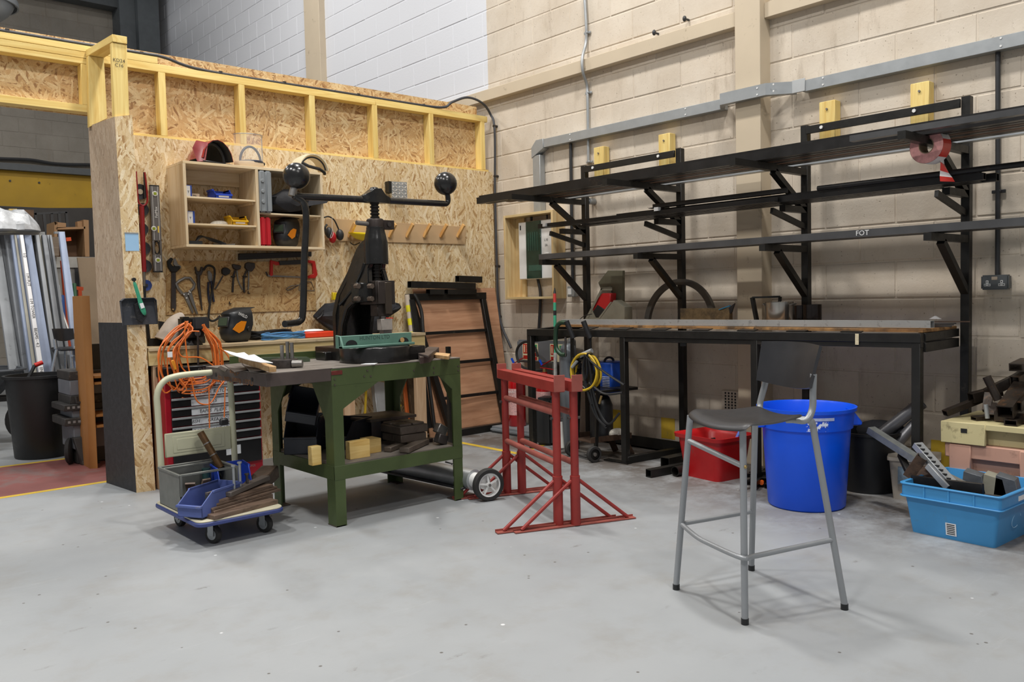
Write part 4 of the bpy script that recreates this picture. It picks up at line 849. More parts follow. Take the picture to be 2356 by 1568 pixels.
b = MB(); b.bar((2.58, 4.02, ZS + .016), (2.76, 4.12, ZS + .016), .045, .028); b.build('foot_bar', M_cast, vi, bev=.003)
b = MB(); b.bar((2.625, 3.92, ZS + .018), (2.88, 4.08, ZS + .018), .06, .03); b.build('foot_bar', M_cast, vi, bev=.003)
b = MB(); b.prism([(2.66, 4.32, ZS + .13), (2.98, 4.30, ZS + .13), (2.99, 4.59, ZS + .13), (2.64, 4.59, ZS + .13)], (0, 0, .018)); b.build('steel_plate', M_cast, label='large dark steel plate at the back of the table shelf', cat='steel plate', bev=.003)
b = MB(); b.span((2.76, 4.36, ZS), (2.96, 4.56, ZS + .128)); b.build('steel_crate', M_bin, label='dark box under the large steel plate on the shelf', cat='box', bev=.004)
for i, (p, r_, lab) in enumerate((((2.955, 4.02, ZS + .085), 30, 'upper of two tilted steel blocks by the right leg'), ((2.935, 3.99, ZS + .033), 22, 'lower of two tilted steel blocks by the right leg'))):
    b = MB(); b.box(p, (.07, .05, .055), rot=('Y', r_)); b.build('steel_block', M_steel if i == 0 else M_dsteel, label=lab, cat='steel block', bev=.004)
for i, (x, y, lab) in enumerate(((2.945, 4.13, 'dark nut nearest the right table leg on the shelf'), (2.93, 4.2, 'dark ring nut behind the tilted steel blocks'))):
    b = MB(); b.lathe([(.012, 0), (.028, 0), (.028, .022), (.012, .022)], (x, y, ZS), 6 if i == 0 else 14); b.build('nut', M_dsteel, label=lab, cat='nut', smooth=0)
# ------------------------------------------------------------------ platform trolley
M_cream = mat('cream_paint', 'c3c2a6', .4, .05, .05, 6, .04, 60); M_cream2 = mat('deck_rubber', 'cfc9b0', .6, 0, .06)
M_blueT = mat('trolley_blue', '39457e', .5, 0, .1); ZD = .14
PT = thing('platform_trolley', 'cream platform trolley with folding handle and blue bumper, loaded with scrap', 'trolley', (1.72, 4.3, 0))
def rrect(x0, x1, y0, y1, r, n=5):
    out = []
    for cx_, cy_, a in ((x1 - r, y0 + r, -90), (x1 - r, y1 - r, 0), (x0 + r, y1 - r, 90), (x0 + r, y0 + r, 180)):
        for k in range(n + 1): t_ = math.radians(a + 90 * k / n); out.append((cx_ + r * math.cos(t_), cy_ + r * math.sin(t_)))
    return out
dx0, dx1, dy0, dy1 = 1.487, 1.945, 4.0, 4.63
b = MB(); b.prism([(x, y, ZD - .028) for x, y in rrect(dx0, dx1, dy0, dy1, .05)], (0, 0, .02)); b.build('bumper', M_blueT, PT, bev=.004)
b = MB(); b.prism([(x, y, ZD - .008) for x, y in rrect(dx0 + .006, dx1 - .006, dy0 + .006, dy1 - .006, .045)], (0, 0, .008)); b.build('deck', M_cream2, PT, bev=.002)
ph = [at(372, 1060, Y=4.58), at(364, 960, Y=4.58), at(362, 905, Y=4.58), at(378, 876, Y=4.58), at(405, 865, Y=4.58), at(440, 860, Y=4.58), at(475, 857, Y=4.58)]
xr_ = at(530, 880, Y=4.58).x; zt_ = at(475, 857, Y=4.58).z
ph = [Vector((ph[0].x, 4.58, ZD))] + ph[1:] + [Vector((xr_ - .06, 4.58, zt_ - .002)), Vector((xr_ - .012, 4.58, zt_ - .03)), Vector((xr_, 4.58, zt_ - .08)), Vector((xr_ + .004, 4.58, .5)), Vector((xr_ + .01, 4.58, ZD))]
b = MB(); b.tube(curve(ph, 5), .0165, 14); b.build('handle', M_cream, PT)
za, zb2 = at(400, 995, Y=4.58).z, at(400, 1050, Y=4.58).z
b = MB(); b.span((ph[0].x + .02, 4.572, zb2), (xr_ - .012, 4.588, za)); b.build('handle_panel', M_cream, PT, bev=.004)
b = MB(); b.span((ph[0].x + .06, 4.570, zb2 + .02), (xr_ - .05, 4.572, za - .02)); b.span((ph[0].x + .08, 4.568, zb2 + .035), (xr_ - .07, 4.570, za - .035)); b.build('pressed_rim', M_cream, PT, bev=.0009)
for x, y in ((1.60, 4.10), (1.87, 4.10), (1.60, 4.55), (1.87, 4.55)):
    ro = 25 if y < 4.3 else 8; F = rz((x, y, 0), ro)
    c = MB(F); c.span((-.022, -.03, ZD - .034), (.022, .03, ZD - .028)); c.span((-.022, -.018, .038), (-.019, .018, ZD - .034)); c.span((.019, -.018, .038), (.022, .018, ZD - .034)); cs = c.build('caster', M_galv, PT, bev=.001)
    q = MB(F @ Matrix.Rotation(math.radians(90), 4, 'Y') @ Matrix.Identity(4)); q.lathe([(.018, -.014), (.042, -.014), (.0455, -.009), (.0455, .009), (.042, .014), (.018, .014)], (-.0455, 0, 0), 28); q.build('wheel', M_rubber, cs)
    q = MB(F @ Matrix.Rotation(math.radians(90), 4, 'Y')); q.lathe([(0, -.016), (.027, -.015), (.027, .015), (0, .016)], (-.0455, 0, 0), 20); q.build('hub', M_galv, cs)
# galvanised open front scrap crate
M_galvd = mat('dull_galv', '797b76', .5, .4, .12, 8, .1, 60, .15, '5b5852', 8)
cr = thing('metal_crate', 'dull galvanised steel crate with open wire front on the trolley', 'crate', (1.66, 4.41, ZD)); x0, x1, y0, y1, z1 = 1.50, 1.80, 4.25, 4.555, .33; e = .003
for n, a, c in (('side', (x0, y0, ZD), (x0 + e, y1, z1)), ('side', (x1 - e, y0, ZD), (x1, y1, z1)), ('back', (x0, y1 - e, ZD), (x1, y1, z1)), ('front', (x0, y0, ZD), (x1, y0 + e, ZD + .085)), ('base', (x0, y0, ZD), (x1, y1, ZD + e))):
    b = MB(); b.span(a, c); b.build(n, M_galvd, cr)
b = MB()
for p, q in (((x0, y0, z1), (x0, y1, z1)), ((x1, y0, z1), (x1, y1, z1)), ((x0, y1, z1), (x1, y1, z1)), ((x0, y0 + .002, z1), (x1, y0 + .002, z1)), ((x0, y1 - .06, z1), (x1, y1 - .06, z1))): b.bar(p, q, .012, .012)
b.build('rim', M_galvd, cr, bev=.002)
b = MB(); b.bar((x0 + .005, y0, ZD + .085), (x0 + .005, y0, z1), .012, .01, (1, 0, 0)); b.build('front_post', M_galvd, cr); b = MB(); b.bar((x1 - .005, y0, ZD + .085), (x1 - .005, y0, z1), .012, .01, (1, 0, 0)); b.build('front_post', M_galvd, cr)
g = 'wooden and brown scrap pieces inside the metal crate'; M_scr = wood('scrap_wood', '8c7a6c', '63534a', 'x', dirt=.2)
for i, (x, y, z, l, w_, a, t_) in enumerate(((1.60, 4.36, .21, .16, .05, 60, 50), (1.63, 4.34, .19, .14, .04, 20, 12), (1.68, 4.42, .20, .15, .045, 100, 60), (1.56, 4.33, .18, .10, .05, -30, 15), (1.72, 4.37, .19, .13, .03, 75, 48), (1.67, 4.30, .175, .12, .05, 10, 5))):
    F = rz((x, y, z), a) @ Matrix.Rotation(math.radians(t_), 4, 'Y'); b = MB(F); b.box((0, 0, 0), (l, w_, .012)); b.build('scrap_piece', M_scr, label='brown scrap piece among those filling the metal crate', cat='scrap', group=g, bev=.001)
b = MB(); b.cyl((1.73, 4.5, ZD + .01), (1.73, 4.5, .30), .022, 14); b.build('green_bottle', mat('teal_can', '2c4a4a', .4, 0, .1), label='dark teal can at the back of the metal crate', cat='can')
# pipe leaning
b = MB(); A = at(461, 994, Y=4.5); B_ = Vector((1.80, 4.46, .17)); b.cyl(A, at(508, 1075, Y=4.42), .019, 14); pp = b.build('rusty_pipe', mat('pipe_brown', '5e452a', .45, .5, .3, 20, .1), label='rusty brown pipe leaning against the trolley handle panel', cat='pipe')
for k in (.3, .62): b = MB(); d = (at(508, 1075, Y=4.42) - A); b.cyl(A + d * k, A + d * (k + .03), .0205, 14); b.build('scratch_ring', M_steel, pp)
# blue bins
M_bb = mat('blue_bin', '2748b8', .35, 0, .08, 6, .05, 60); M_bbd = mat('dusty_blue_bin', '52629e', .5, 0, .12, 8, .05, 60, .12, '7d7b80', 10)
picking_bin(rz((1.845, 4.44, ZD), -10), .17, .22, .17, M_bb, 'bright blue picking bin at the back corner of the trolley', lip=.45)
bl = picking_bin(rz((1.62, 4.17, ZD + .01), -62), .15, .30, .12, M_bbd, 'dusty blue picking bin at the front of the trolley', lip=.5, cardm=False)
b = MB(); b.box((1.67, 4.18, ZD + .10), (.16, .02, .01), rot=('Z', 20)); b.build('steel_rule', M_slate, label='brown metal strip across the dusty blue bin', cat='strip')
for i, (x, y) in enumerate(((1.83, 4.42), (1.87, 4.40), (1.85, 4.46))):
    b = MB(); b.lathe([(.008, 0), (.024, 0), (.024, .02), (.008, .02)], (x, y, ZD + .03), 8); b.build('steel_fitting', M_steel, label='steel fitting lying in the bright blue bin', cat='fitting', group='steel fittings in the bright blue bin', smooth=0)
# planks and steel bars stacked
M_bp = wood('brown_plank', '8a7362', '625043', 'x', dirt=.2); g = 'brown planks stacked on the trolley front'
for i, (A, B_, w_, h_, z, lab) in enumerate((((1.56, 4.03), (1.93, 4.11), .07, .022, ZD + .011, 'lowest brown plank on the trolley deck edge'), ((1.57, 4.09), (1.94, 4.22), .10, .03, ZD + .018, 'thick dark plank at the bottom of the pile'), ((1.565, 4.10), (2.00, 4.25), .10, .012, ZD + .04, 'thin brown board third from bottom'), ((1.60, 4.12), (1.99, 4.26), .085, .012, ZD + .053, 'thin brown board fourth from bottom'), ((1.62, 4.12), (1.97, 4.25), .07, .014, ZD + .067, 'top brown board under the drilled bar'))):
    b = MB(); b.bar((*A, z), (*B_, z), w_, h_); b.build('brown_plank', M_bp, label=lab, cat='plank', group=g, bev=.0015)
b = MB(); A, B_ = Vector((1.68, 4.11, ZD + .088)), Vector((1.98, 4.30, ZD + .098)); b.bar(A, B_, .05, .024); db = b.build('drilled_bar', M_slate, label='brown steel bar with standing bolts on top of the planks', cat='steel bar', bev=.002)
for k, (px, pt) in enumerate(((516, 1090), (531, 1076), (548, 1112))):
    f_ = (.18, .33, .50)[k]; c = A.lerp(B_, f_); ht = (.115, .12, .045)[k]; b = MB(); b.cyl(c + Vector((0, 0, .012)), c + Vector((0, 0, .012 + ht)), .007, 10); b.cyl(c + Vector((0, 0, .012 + ht)), c + Vector((0, 0, .02 + ht)), .012, 12); b.build('bolt', M_galv if k < 2 else M_dsteel, db)
b = MB(); A, B_ = at(548, 1130, D=4.45), at(650, 1088, D=4.75); b.bar((1.86, 4.27, .175), (2.10, 4.50, .225), .10, .075); b.build('timber_baulk', wood('dark_baulk', '6d5c4e', '463a31', 'x', dirt=.25), label='heavy dark timber baulk leaning off the trolley to the table leg', cat='timber', bev=.006)

# ------------------------------------------------------------------ long timber bench against the partition
M_pale = wood('bench_pine', 'e0cd9a', 'cbb176', 'x'); YB = 5.55
wb = thing('timber_bench', 'long pale timber bench fixed along the partition', 'workbench', (2.8, 5.8, 0)); zb1 = .915
b = MB(); b.span((1.80, YB - .012, zb1 - .022), (3.95, 5.99, zb1)); b.build('bench_top', wood('bench_top', 'c9b796', 'ab946f', 'x', dirt=.1, knots=False), wb, bev=.002)
b = MB(); b.span((1.80, YB, zb1 - .115), (3.95, YB + .045, zb1 - .022)); b.build('front_rail', M_pale, wb, bev=.002)
for x in (1.825, 3.2): b = MB(); b.span((x, YB + .005, .0), (x + .09, YB + .05, zb1 - .115)); b.build('leg', wood('pink_pine', 'd0b393', 'b8946f', 'z'), wb, bev=.002)
b = MB(); b.span((3.86, YB + .005, 0), (3.95, YB + .05, zb1 - .115)); b.build('leg', MATS['pink_pine'], wb, bev=.002)
# red tool chest with labelled drawers
M_redc = mat('chest_red', '9a0f22', .35, .1, .1, 5, .05); M_dark2 = mat('drawer_black', '161618', .35, .1, .15, 8); M_lab = mat('tape_label', 'c9cdd2', .6, 0, .08, 30)
tc = thing('tool_chest', 'red tool chest with black drawers and handwritten tape labels under the bench', 'tool chest', (2.3, 5.6, 0)); yc = 5.44; xa, xb = at(383, 1000, Y=yc).x, at(603, 1000, Y=yc).x; 
b = MB(); b.span((xa, yc, .0), (xb, 5.95, .74)); b.build('carcass', M_redc, tc, bev=.004)
b = MB(); b.span((xa - .01, yc - .01, .725), (xb + .01, 5.95, .79)); b.build('lid', M_dark2, tc, bev=.006)
text('lid_lettering', 'DRAPER EXPERT', (xa + .36, yc - .0105, .758), (1, 0, 0), (0, 0, 1), .04, M_steel, tc)
words = ['SOCKETS', 'SPANNERS  RATCHETS', 'BITS', 'TAPES  PLIERS', 'BSH      GREASE GUN', 'PLUMB LINES / AND LEVEL BITS', 'SCREW DRIVERS   KEY', '']
z = .715
for i in range(8):
    h = .062; z0 = z - h
    if i == 7: h = .17; z0 = z - h
    b = MB(); b.span((xa + .035, yc - .012, z0 + .004), (xb - .012, yc, z - .002)); d_ = b.build('drawer', M_dark2, tc, bev=.002)
    b = MB(); b.span((xa + .035, yc - .020, z - .015), (xb - .012, yc - .012, z - .002)); b.build('pull_strip', M_galv, d_, bev=.001)
    if i < 7:
        b = MB(); b.span((xa + .16, yc - .0135, z0 + .004), (xb - .2, yc - .0125, z - .018)); b.build('tape_label', M_lab, d_)
        if words[i]: text('handwriting', words[i], ((xa + .16 + xb - .2) / 2, yc - .0137, (z0 + z - .014) / 2), (1, 0, 0), (0, 0, 1), .03, M_ink, d_, shear=.2)
    else: b = MB(); b.span((xb - .26, yc - .0135, z0 + .07), (xb - .16, yc - .0125, z - .04)); b.build('tape_label', M_lab, d_)
    z = z0
text('badge', 'DRAPER', (xb - .1, yc - .013, .085), (1, 0, 0), (0, 0, 1), .022, M_steel, tc)

# ------------------------------------------------------------------ wall hung cabinet
M_cab = wood('cabinet_ply', 'e6d6b8', 'd4bc94', 'x'); M_cabz = wood('cabinet_ply_z', 'e4d3b4', 'd0b78f', 'z')
wc = thing('wall_cabinet', 'open plywood wall cabinet with divider and shelves', 'cabinet', (2.64, 5.85, 1.572)); x0, x1, z0, z1, yf = 2.125, 3.162, 1.572, 2.146, 5.70; th = .018
xd = at(594, 480, Y=yf).x; zs1, zs2, zs3 = at(430, 450, Y=yf).z, at(433, 512, Y=yf).z, at(600, 488, Y=yf).z
for n, m, a, c in (('side', M_cabz, (x0, yf, z0 + th), (x0 + th, 5.998, z1 - th)), ('side', M_cabz, (x1 - th, yf, z0 + th), (x1, 5.998, z1 - th)), ('top', M_cab, (x0, yf, z1 - th), (x1, 5.998, z1)), ('base', M_cab, (x0, yf, z0), (x1, 5.998, z0 + th)),
                   ('divider', M_cabz, (xd - .01, yf, z0 + th), (xd + .01, 5.998, z1 - th)), ('shelf', M_cab, (x0 + th, yf + .015, zs1 - .012), (xd - .01, 5.998, zs1)), ('shelf', M_cab, (x0 + th, yf + .015, zs2 - .012), (xd - .01, 5.998, zs2)), ('shelf', M_cab, (xd + .01, yf + .015, zs3 - .012), (x1 - th, 5.998, zs3)),
                   ('back_rail', M_cab, (x0 + th, 5.975, z1 - .115), (xd - .01, 5.998, z1 - th))):
    b = MB(); b.span(a, c); b.build(n, m, wc, bev=.0012)
for x, z in ((xd - .028, zs1 - .03), (xd - .028, zs2 - .03), (xd + .012, zs3 - .03), (x1 - .036, zs3 - .03)): b = MB(); b.span((x, yf + .04, z), (x + .018, 5.99, z + .018)); b.build('cleat', M_cab, wc, bev=.001)
# contents
picking_bin(rz((at(505, 440, Y=5.83).x, 5.83, zs1), 0), .12, .14, .07, M_bb, 'small blue bin with paper label on the upper left shelf')
picking_bin(rz((at(543, 505, Y=5.81).x, 5.81, zs2), 0), .115, .14, .07, mat('yellow_bin', 'd6a60e', .4, 0, .06), 'small yellow bin on the middle left shelf')
M_bxb = mat('box_blue', '2c4fae', .5, 0, .05)
def pbox2(px, z, w_, h_, lab, letter='T', y=5.80):
    x = at(px, 440, Y=y).x; b = MB(); b.span((x, y, z), (x + w_, y + .09, z + h_)); o = b.build('cardboard_box', M_bxb, label=lab, cat='box', bev=.001)
    b = MB(); b.span((x + .004, y - .001, z + .004), (x + w_ * .72, y, z + h_ - .004)); b.build('white_panel', M_paper, o)
    if letter: text('lettering', letter, (x + w_ * .38, y - .0015, z + h_ * .45), (1, 0, 0), (0, 0, 1), .022, M_ink, o, bold=.01)
pbox2(428, zs1, .04, .085, 'blue and white fixings box on the upper left shelf'); pbox2(429, zs2, .05, .09, 'blue and white fixings box on the middle left shelf')
x = at(437, 437, Y=5.83).x; b = MB(); b.span((x, 5.83, zs1), (x + .065, 5.9, zs1 + .035)); o = b.build('cardboard_box', mat('tan_box', 'b8a48e', .7), label='small tan label box beside the blue box', cat='box', bev=.001); text('lettering', 'M6', (x + .032, 5.829, zs1 + .018), (1, 0, 0), (0, 0, 1), .02, M_ink, o)
x = at(505, 505, Y=5.85).x; b = MB(); b.ell((x, 5.85, zs2 + .01), (.07, .045, .028), 16, 8); b.build('screw_bag', mat('clear_bag', 'd3cdc0', .3, 0, .2, 60, .3, 90), label='bag of small white fixings beside the yellow bin', cat='bag')
b = MB(); xq = 2.22
for k in range(4): b.tube(curve([(xq, 5.80, z0 + .03), (xq + .05, 5.80 + .01 * k, z0 + .075 + .004 * k), (xq + .14, 5.82, z0 + .065 - .006 * k), (xq + .22, 5.80, z0 + .03), (xq + .12, 5.78, z0 + .026)], 6), .0045, 6)
b.build('test_lead', M_blackp, label='coil of thin black cable in the cabinet bottom left', cat='cable'); b = MB(); b.span((2.15, 5.76, z0 + th), (2.26, 5.80, z0 + th + .028)); b.build('black_bar', M_blackp, label='short black plastic bar by the cable coil', cat='bar', bev=.003)
b = MB(); b.bar((2.40, 5.78, z0 + .023), (2.50, 5.79, z0 + .023), .012, .008); b.bar((2.41, 5.80, z0 + .023), (2.49, 5.76, z0 + .03), .008, .006); b.build('chrome_pliers', M_steel, label='small chrome pliers in the cabinet bottom left', cat='pliers')
# right compartment
M_gc = mat('grey_case', '83888b', .45, 0, .05, 5, .04); x = at(597, 440, Y=5.68).x; zc = zs3; h = at(597, 391, Y=5.68).z - zc
gc = thing('tool_case', 'grey moulded tool case standing on its edge in the cabinet', 'case', (x + .05, 5.8, zc))
for k in (0, 1): b = MB(); b.box((x + .028 + k * .0455, 5.81, zc + h / 2), (.045, .26, h)); b.build('shell', M_gc, gc, bev=.009, seg=3)
for k in range(3): b = MB(); b.cyl((x + .024, 5.68, zc + h * (.25 + .25 * k)), (x + .024, 5.67, zc + h * (.25 + .25 * k)), .013, 14); b.build('foot', M_gc, gc, bev=.002)
x = at(599, 530, Y=5.70).x; zc = z0 + th; h = at(599, 498, Y=5.70).z - zc; rc = thing('red_case', 'red plastic case standing on its edge in the cabinet', 'case', (x + .05, 5.82, zc))
for k in (0, 1): b = MB(); b.box((x + .024 + k * .040, 5.82, zc + h / 2), (.038, .24, h - .004)); b.build('shell', mat('case_red', 'b81a26', .4, 0, .06), rc, bev=.008, seg=2)
b = MB(); c = Vector((2.98, 5.80, zs3 + .09)); pts = []
for i in range(14):
    a = 2 * math.pi * i / 14; pts.append((math.cos(a), math.sin(a)))
rings = []
for k, (rx, rzz, yy) in enumerate(((.02, .02, 5.95), (.15, .07, 5.93), (.19, .085, 5.86), (.185, .085, 5.78), (.15, .065, 5.71), (.05, .03, 5.68))):
    rings.append([Vector((2.93 + rx * ca * (1 + .12 * math.sin(3 * i + k)), yy, zs3 + .09 + rzz * sa * (1 + .22 * math.sin(5 * i + 2 * k)))) for i, (ca, sa) in enumerate(pts)])
b.loft(rings); b.prism([(3.0, 5.72, zs3 + .13), (3.2, 5.66, zs3 + .125), (3.17, 5.66, zs3 + .09), (3.02, 5.70, zs3 + .06)], (0, .12, 0)); b.build('black_bag', mat('black_fabric', '1b1b1e', .7, 0, .3, 12, .6, 25), label='crumpled black fabric bag stuffed in the cabinet top right', cat='bag', smooth=20)
# welding mask on bench and in cabinet
M_hel = mat('helmet_black', '222426', .38, 0, .1, 6, .03); M_or = mat('helmet_orange', 'd9800f', .4, 0, .08)
def helmet(F, m, lab, sc_=1.0, logo=True, cat='welding mask'):
    """shell opening towards local +x, viewport facing local -x"""
    t = thing('welding_mask', lab, cat, F); S = lambda x, y, z: Vector((x * sc_, y * sc_, z * sc_)); b = MB(F); rings = []
    prof = [(-.10, .05, 0), (-.135, .075, .03), (-.15, .085, .08), (-.135, .088, .13), (-.115, .088, .19), (-.125, .085, .215), (-.10, .08, .232), (-.03, .07, .25)]
    def ring(xf, w_, z, back):
        out = []
        for k in range(11):
            a = math.pi * k / 10; out.append(S(xf + (back - xf) * (1 - math.sin(a)) ** 1.6, -w_ * math.cos(a) * (1 + .12 * (1 - math.sin(a))), z))
        return out
    for xf, w_, z in prof: rings.append(ring(xf, w_, z, .05 if z < .1 else .07))
    rings.append([p + S(.05, 0, .012) * 1 for p in rings[-1]]); rings.append([Vector((p.x * .6 + .05 * sc_, p.y * .5, p.z)) for p in rings[-1]])
    b.loft(rings, closed_ring=False, caps=False); b.build('shell', m, t, solid=.004, smooth=50)
    b = MB(F); b.prism([S(-.145, -.05, .12), S(-.145, .05, .12), S(-.128, .05, .195), S(-.128, -.05, .195)], S(-.008, 0, 0)); b.build('viewport_frame', M_dark, t, bev=.003); b = MB(F); b.prism([S(-.1535, -.04, .13), S(-.1535, .04, .13), S(-.138, .04, .188), S(-.138, -.04, .188)], S(-.001, 0, 0)); b.build('viewport_glass', mat('weld_glass', '3b4a3c', .08, 0, 0, bump=0), t)
    for s in (-1, 1):
        b = MB(F); b.cyl(S(.02, s * .085, .1), S(.02, s * .105, .1), .018 * sc_, 14); b.build('pivot_knob', M_blackp, t, bev=.002)
        if logo:
            b = MB(F); b.prism([S(-.12, s * .066, .10), S(-.075, s * .083, .07), S(-.03, s * .0905, .09), S(.0, s * .094, .155), S(-.05, s * .090, .16), S(-.09, s * .081, .14)], S(0, s * .004, 0)); b.build('flame_panel', M_or, t)
    return t, F
F = rz((2.46, 5.72, zb1), 25); mk, F = helmet(F, M_hel, 'black and orange welding mask standing on the timber bench', .92)
p = F @ Vector((-.035, -.09, .185)); text('lettering', 'IWELD', p, F.to_3x3() @ Vector((1, 0, -.35)), (0, 0, 1), .03, M_white, mk, bold=.01)
F = rz((2.93, 5.86, z0 + th), 40); helmet(F, M_hel, 'black welding mask with orange flash inside the cabinet', .86)
# red welding helmet lying on cabinet top
def on_cab(px, y): return at(px, 375, Y=y).x
F = Matrix.Translation((on_cab(480, 5.84), 5.84, z1 + .005)) @ Matrix.Rotation(math.radians(20), 4, 'Z'); rh = thing('red_welding_helmet', 'glossy red welding helmet lying on the cabinet, open side out', 'welding helmet', F); b = MB(F); rings = []
for k in range(9):
    a = math.radians(10 + 160 * k / 8)
    rr_ = [Vector((-.13 * math.cos(a) * f1, y_, .165 * math.sin(a) * f2 )) for f1, f2, y_ in ((1.05, 1.0, -.10), (1.02, 1.0, -.04), (.95, .93, .04), (.8, .76, .1), (.5, .42, .13), (.1, .08, .135))]
    rings.append(rr_)
b.loft(rings, closed_ring=False, caps=False); b.build('shell', mat('gloss_red', 'a01826', .15, .2, .08, 4, 0, coat=.6), rh, solid=.003, smooth=50)
b = MB(F); b.loft([[Vector((p.x * 1.0, p.y, p.z)) for p in r_] for r_ in [[F.inverted() @ F @ Vector((p.x * .965, p.y - .001, p.z * .965)) for p in r0_] for r0_ in rings]], closed_ring=False, caps=False); b.build('inner_shell', M_blackp, rh, solid=.002, smooth=50)
b = MB(F); b.span((-.13, -.10, 0), (.13, -.085, .012)); b.build('chin_edge', M_blackp, rh, bev=.004)
b = MB(F); b.tube(arc((0, -.04, .02), .10, 0, 180, 16, (1, 0, 0), (0, 0, 1), .125), .012, 8); b.build('headband', M_blackp, rh)
b = MB(F); b.prism([(-.155, -.06, .0), (-.125, -.10, .0), (-.095, -.1, .13), (-.105, .0, .155), (-.14, .0, .1)], (.012, 0, .004)); b.build('viewport_frame', mat('red_side', '8a3a3c', .3), rh, bev=.003)
# clear visor upright
F = Matrix.Translation((on_cab(572, 5.85), 5.85, z1)); cv = thing('face_shield', 'clear face shield standing upside down on the cabinet', 'face shield', F); b = MB(F); rings = []
for z in (.035, .12, .24): rings.append([Vector((.105 * math.cos(math.radians(a)) , -.085 * math.sin(math.radians(a)), z)) for a in range(0, 181, 15)])
mg = NT('clear_visor'); mg.b.inputs['Base Color'].default_value = (.9, .92, .93, 1); mg.b.inputs['Roughness'].default_value = .05; mg.b.inputs['Alpha'].default_value = .22; mg.b.inputs['Specular IOR Level'].default_value = .8
b.loft(rings, closed_ring=False, caps=False); b.build('visor', mg.m, cv, smooth=60)
b = MB(F); b.tube([Vector((.106 * math.cos(math.radians(a)), -.086 * math.sin(math.radians(a)), .242)) for a in range(0, 181, 12)], .003, 6); b.tube([(.106, 0, .242), (.108, 0, .035)], .003, 6); b.build('visor_edging', M_galv, cv)
b = MB(F); b.loft([[Vector((.108 * f_ * math.cos(math.radians(a)), -.088 * f_ * math.sin(math.radians(a)), z)) for a in range(0, 181, 15)] for f_, z in ((1, .05), (1.02, .03), (.85, .0))], closed_ring=False, caps=False); b.build('brow_guard', mat('cream_plastic', 'd6c3a8', .45, 0, .04), cv, solid=.004, smooth=60)
b = MB(F); b.tube(arc((.015, 0, .05), .08, 0, 360, 24, (1, 0, 0), (0, 1, 0)), .011, 8); b.tube(arc((.015, 0, .05), .078, 0, 180, 16, (1, 0, 0), (0, 0, 1), .115), .009, 8); b.build('head_harness', mat('navy_strap', '2a3040', .55), cv); b = MB(F); b.cyl((.10, .01, .05), (.125, .01, .05), .012, 12); b.build('pivot_knob', M_blackp, cv)
# white visor hood at right
F = Matrix.Translation((on_cab(705, 5.85), 5.85, z1)); hv = thing('face_shield', 'cream browguard face shield lying on the cabinet right end', 'face shield', F); b = MB(F)
b.loft([[Vector((.125 * math.cos(math.radians(a)) * f_, y_, .135 * math.sin(math.radians(a)) * f_ + .005)) for a in range(8, 173, 12)] for f_, y_ in ((.98, -.12), (1.05, -.05), (1.0, .04))], closed_ring=False, caps=False); b.build('brow_guard', mat('ivory', 'e2d8bc', .35, 0, .04), hv, solid=.005, smooth=60)
b = MB(F); b.tube(arc((0, -.10, .012), .104, 8, 172, 18, (1, 0, 0), (0, 0, 1)), .006, 8); b.tube([(-.10, -.09, .075), (-.04, -.11, .045), (.05, -.11, .03), (.10, -.09, .01)], .012, 8); b.build('head_harness', M_blackp, hv)
for s in (-1, 1): b = MB(F); b.cyl((s * .118, -.045, .012), (s * .132, -.045, .012), .013, 10); b.build('pivot_knob', M_blackp, hv)

# ------------------------------------------------------------------ tools hung on the partition
YT = 5.992
def wp(pts, dep=.01, y=YT, b=None): b = b or MB(); b.prism([at(px, py, Y=y) for px, py in pts], (0, -dep, 0)); return b
def wt(pts, r, y=YT - .008, n=8, sm=True, b=None): b = b or MB(); q = [at(px, py, Y=y) for px, py in pts]; b.tube(curve(q, 5) if sm and len(q) > 2 else q, r, n); return b
tbm = osb('osb_board', .6, 1.5, light='dcc08c', mid='c49f68', dark='8a6236')
b = wp([(382, 600), (382, 724), (726, 713), (724, 602)], .010, 5.999); b.build('tool_board', tbm, label='strand board tool panel screwed to the partition below the cabinet', cat='panel', bev=0, smooth=0)
YT = 5.988
wr = thing('adjustable_wrench', 'large black adjustable wrench hung at the left of the tool board', 'wrench', at(397, 600, Y=YT))
wp([(393, 625), (403, 625), (404, 708), (402, 714), (398, 717), (394, 714), (392, 708)], .016).build('handle', M_dsteel, wr, bev=.004); wp([(383, 600), (392, 592), (397, 596), (390, 606), (396, 612), (412, 612), (412, 618), (404, 626), (392, 626), (384, 614)], .022).build('head', M_black, wr, bev=.003)
wp([(399, 595), (402, 594), (408, 608), (415, 612), (414, 617), (403, 614), (397, 608)], .018).build('jaw', M_steel, wr, bev=.002); b = MB(); p = at(398, 711, Y=YT - .017); b.cyl(p, p - Vector((0, .001, 0)), .006, 12); b.build('hang_hole', tbm, wr)
cl = thing('locking_clamp', 'silver C-shaped locking clamp hanging on the tool board', 'clamp', at(435, 690, Y=YT))
wt([(420, 676), (410, 664), (405, 652), (412, 646), (425, 639), (437, 639), (447, 653), (445, 662), (438, 669)], .011, sm=False).build('jaw_frame', M_steel, cl)
wp([(418, 674), (428, 671), (444, 718), (441, 722)], .016).build('lower_handle', M_steel, cl, bev=.003); wp([(429, 672), (438, 668), (444, 690), (454, 722), (450, 724), (440, 700)], .02).build('upper_handle', M_steel, cl, bev=.003)
for px, py in ((423, 677), (435, 669), (437, 672), (433, 676), (429, 685)): p = at(px, py, Y=YT - .02); b = MB(); b.cyl(p, p - Vector((0, .004, 0)), .005, 8); b.build('rivet', M_white, cl)
sp_ = thing('podger_spanner', 'dark open-ended podger spanner on the tool board', 'spanner', at(460, 660, Y=YT))
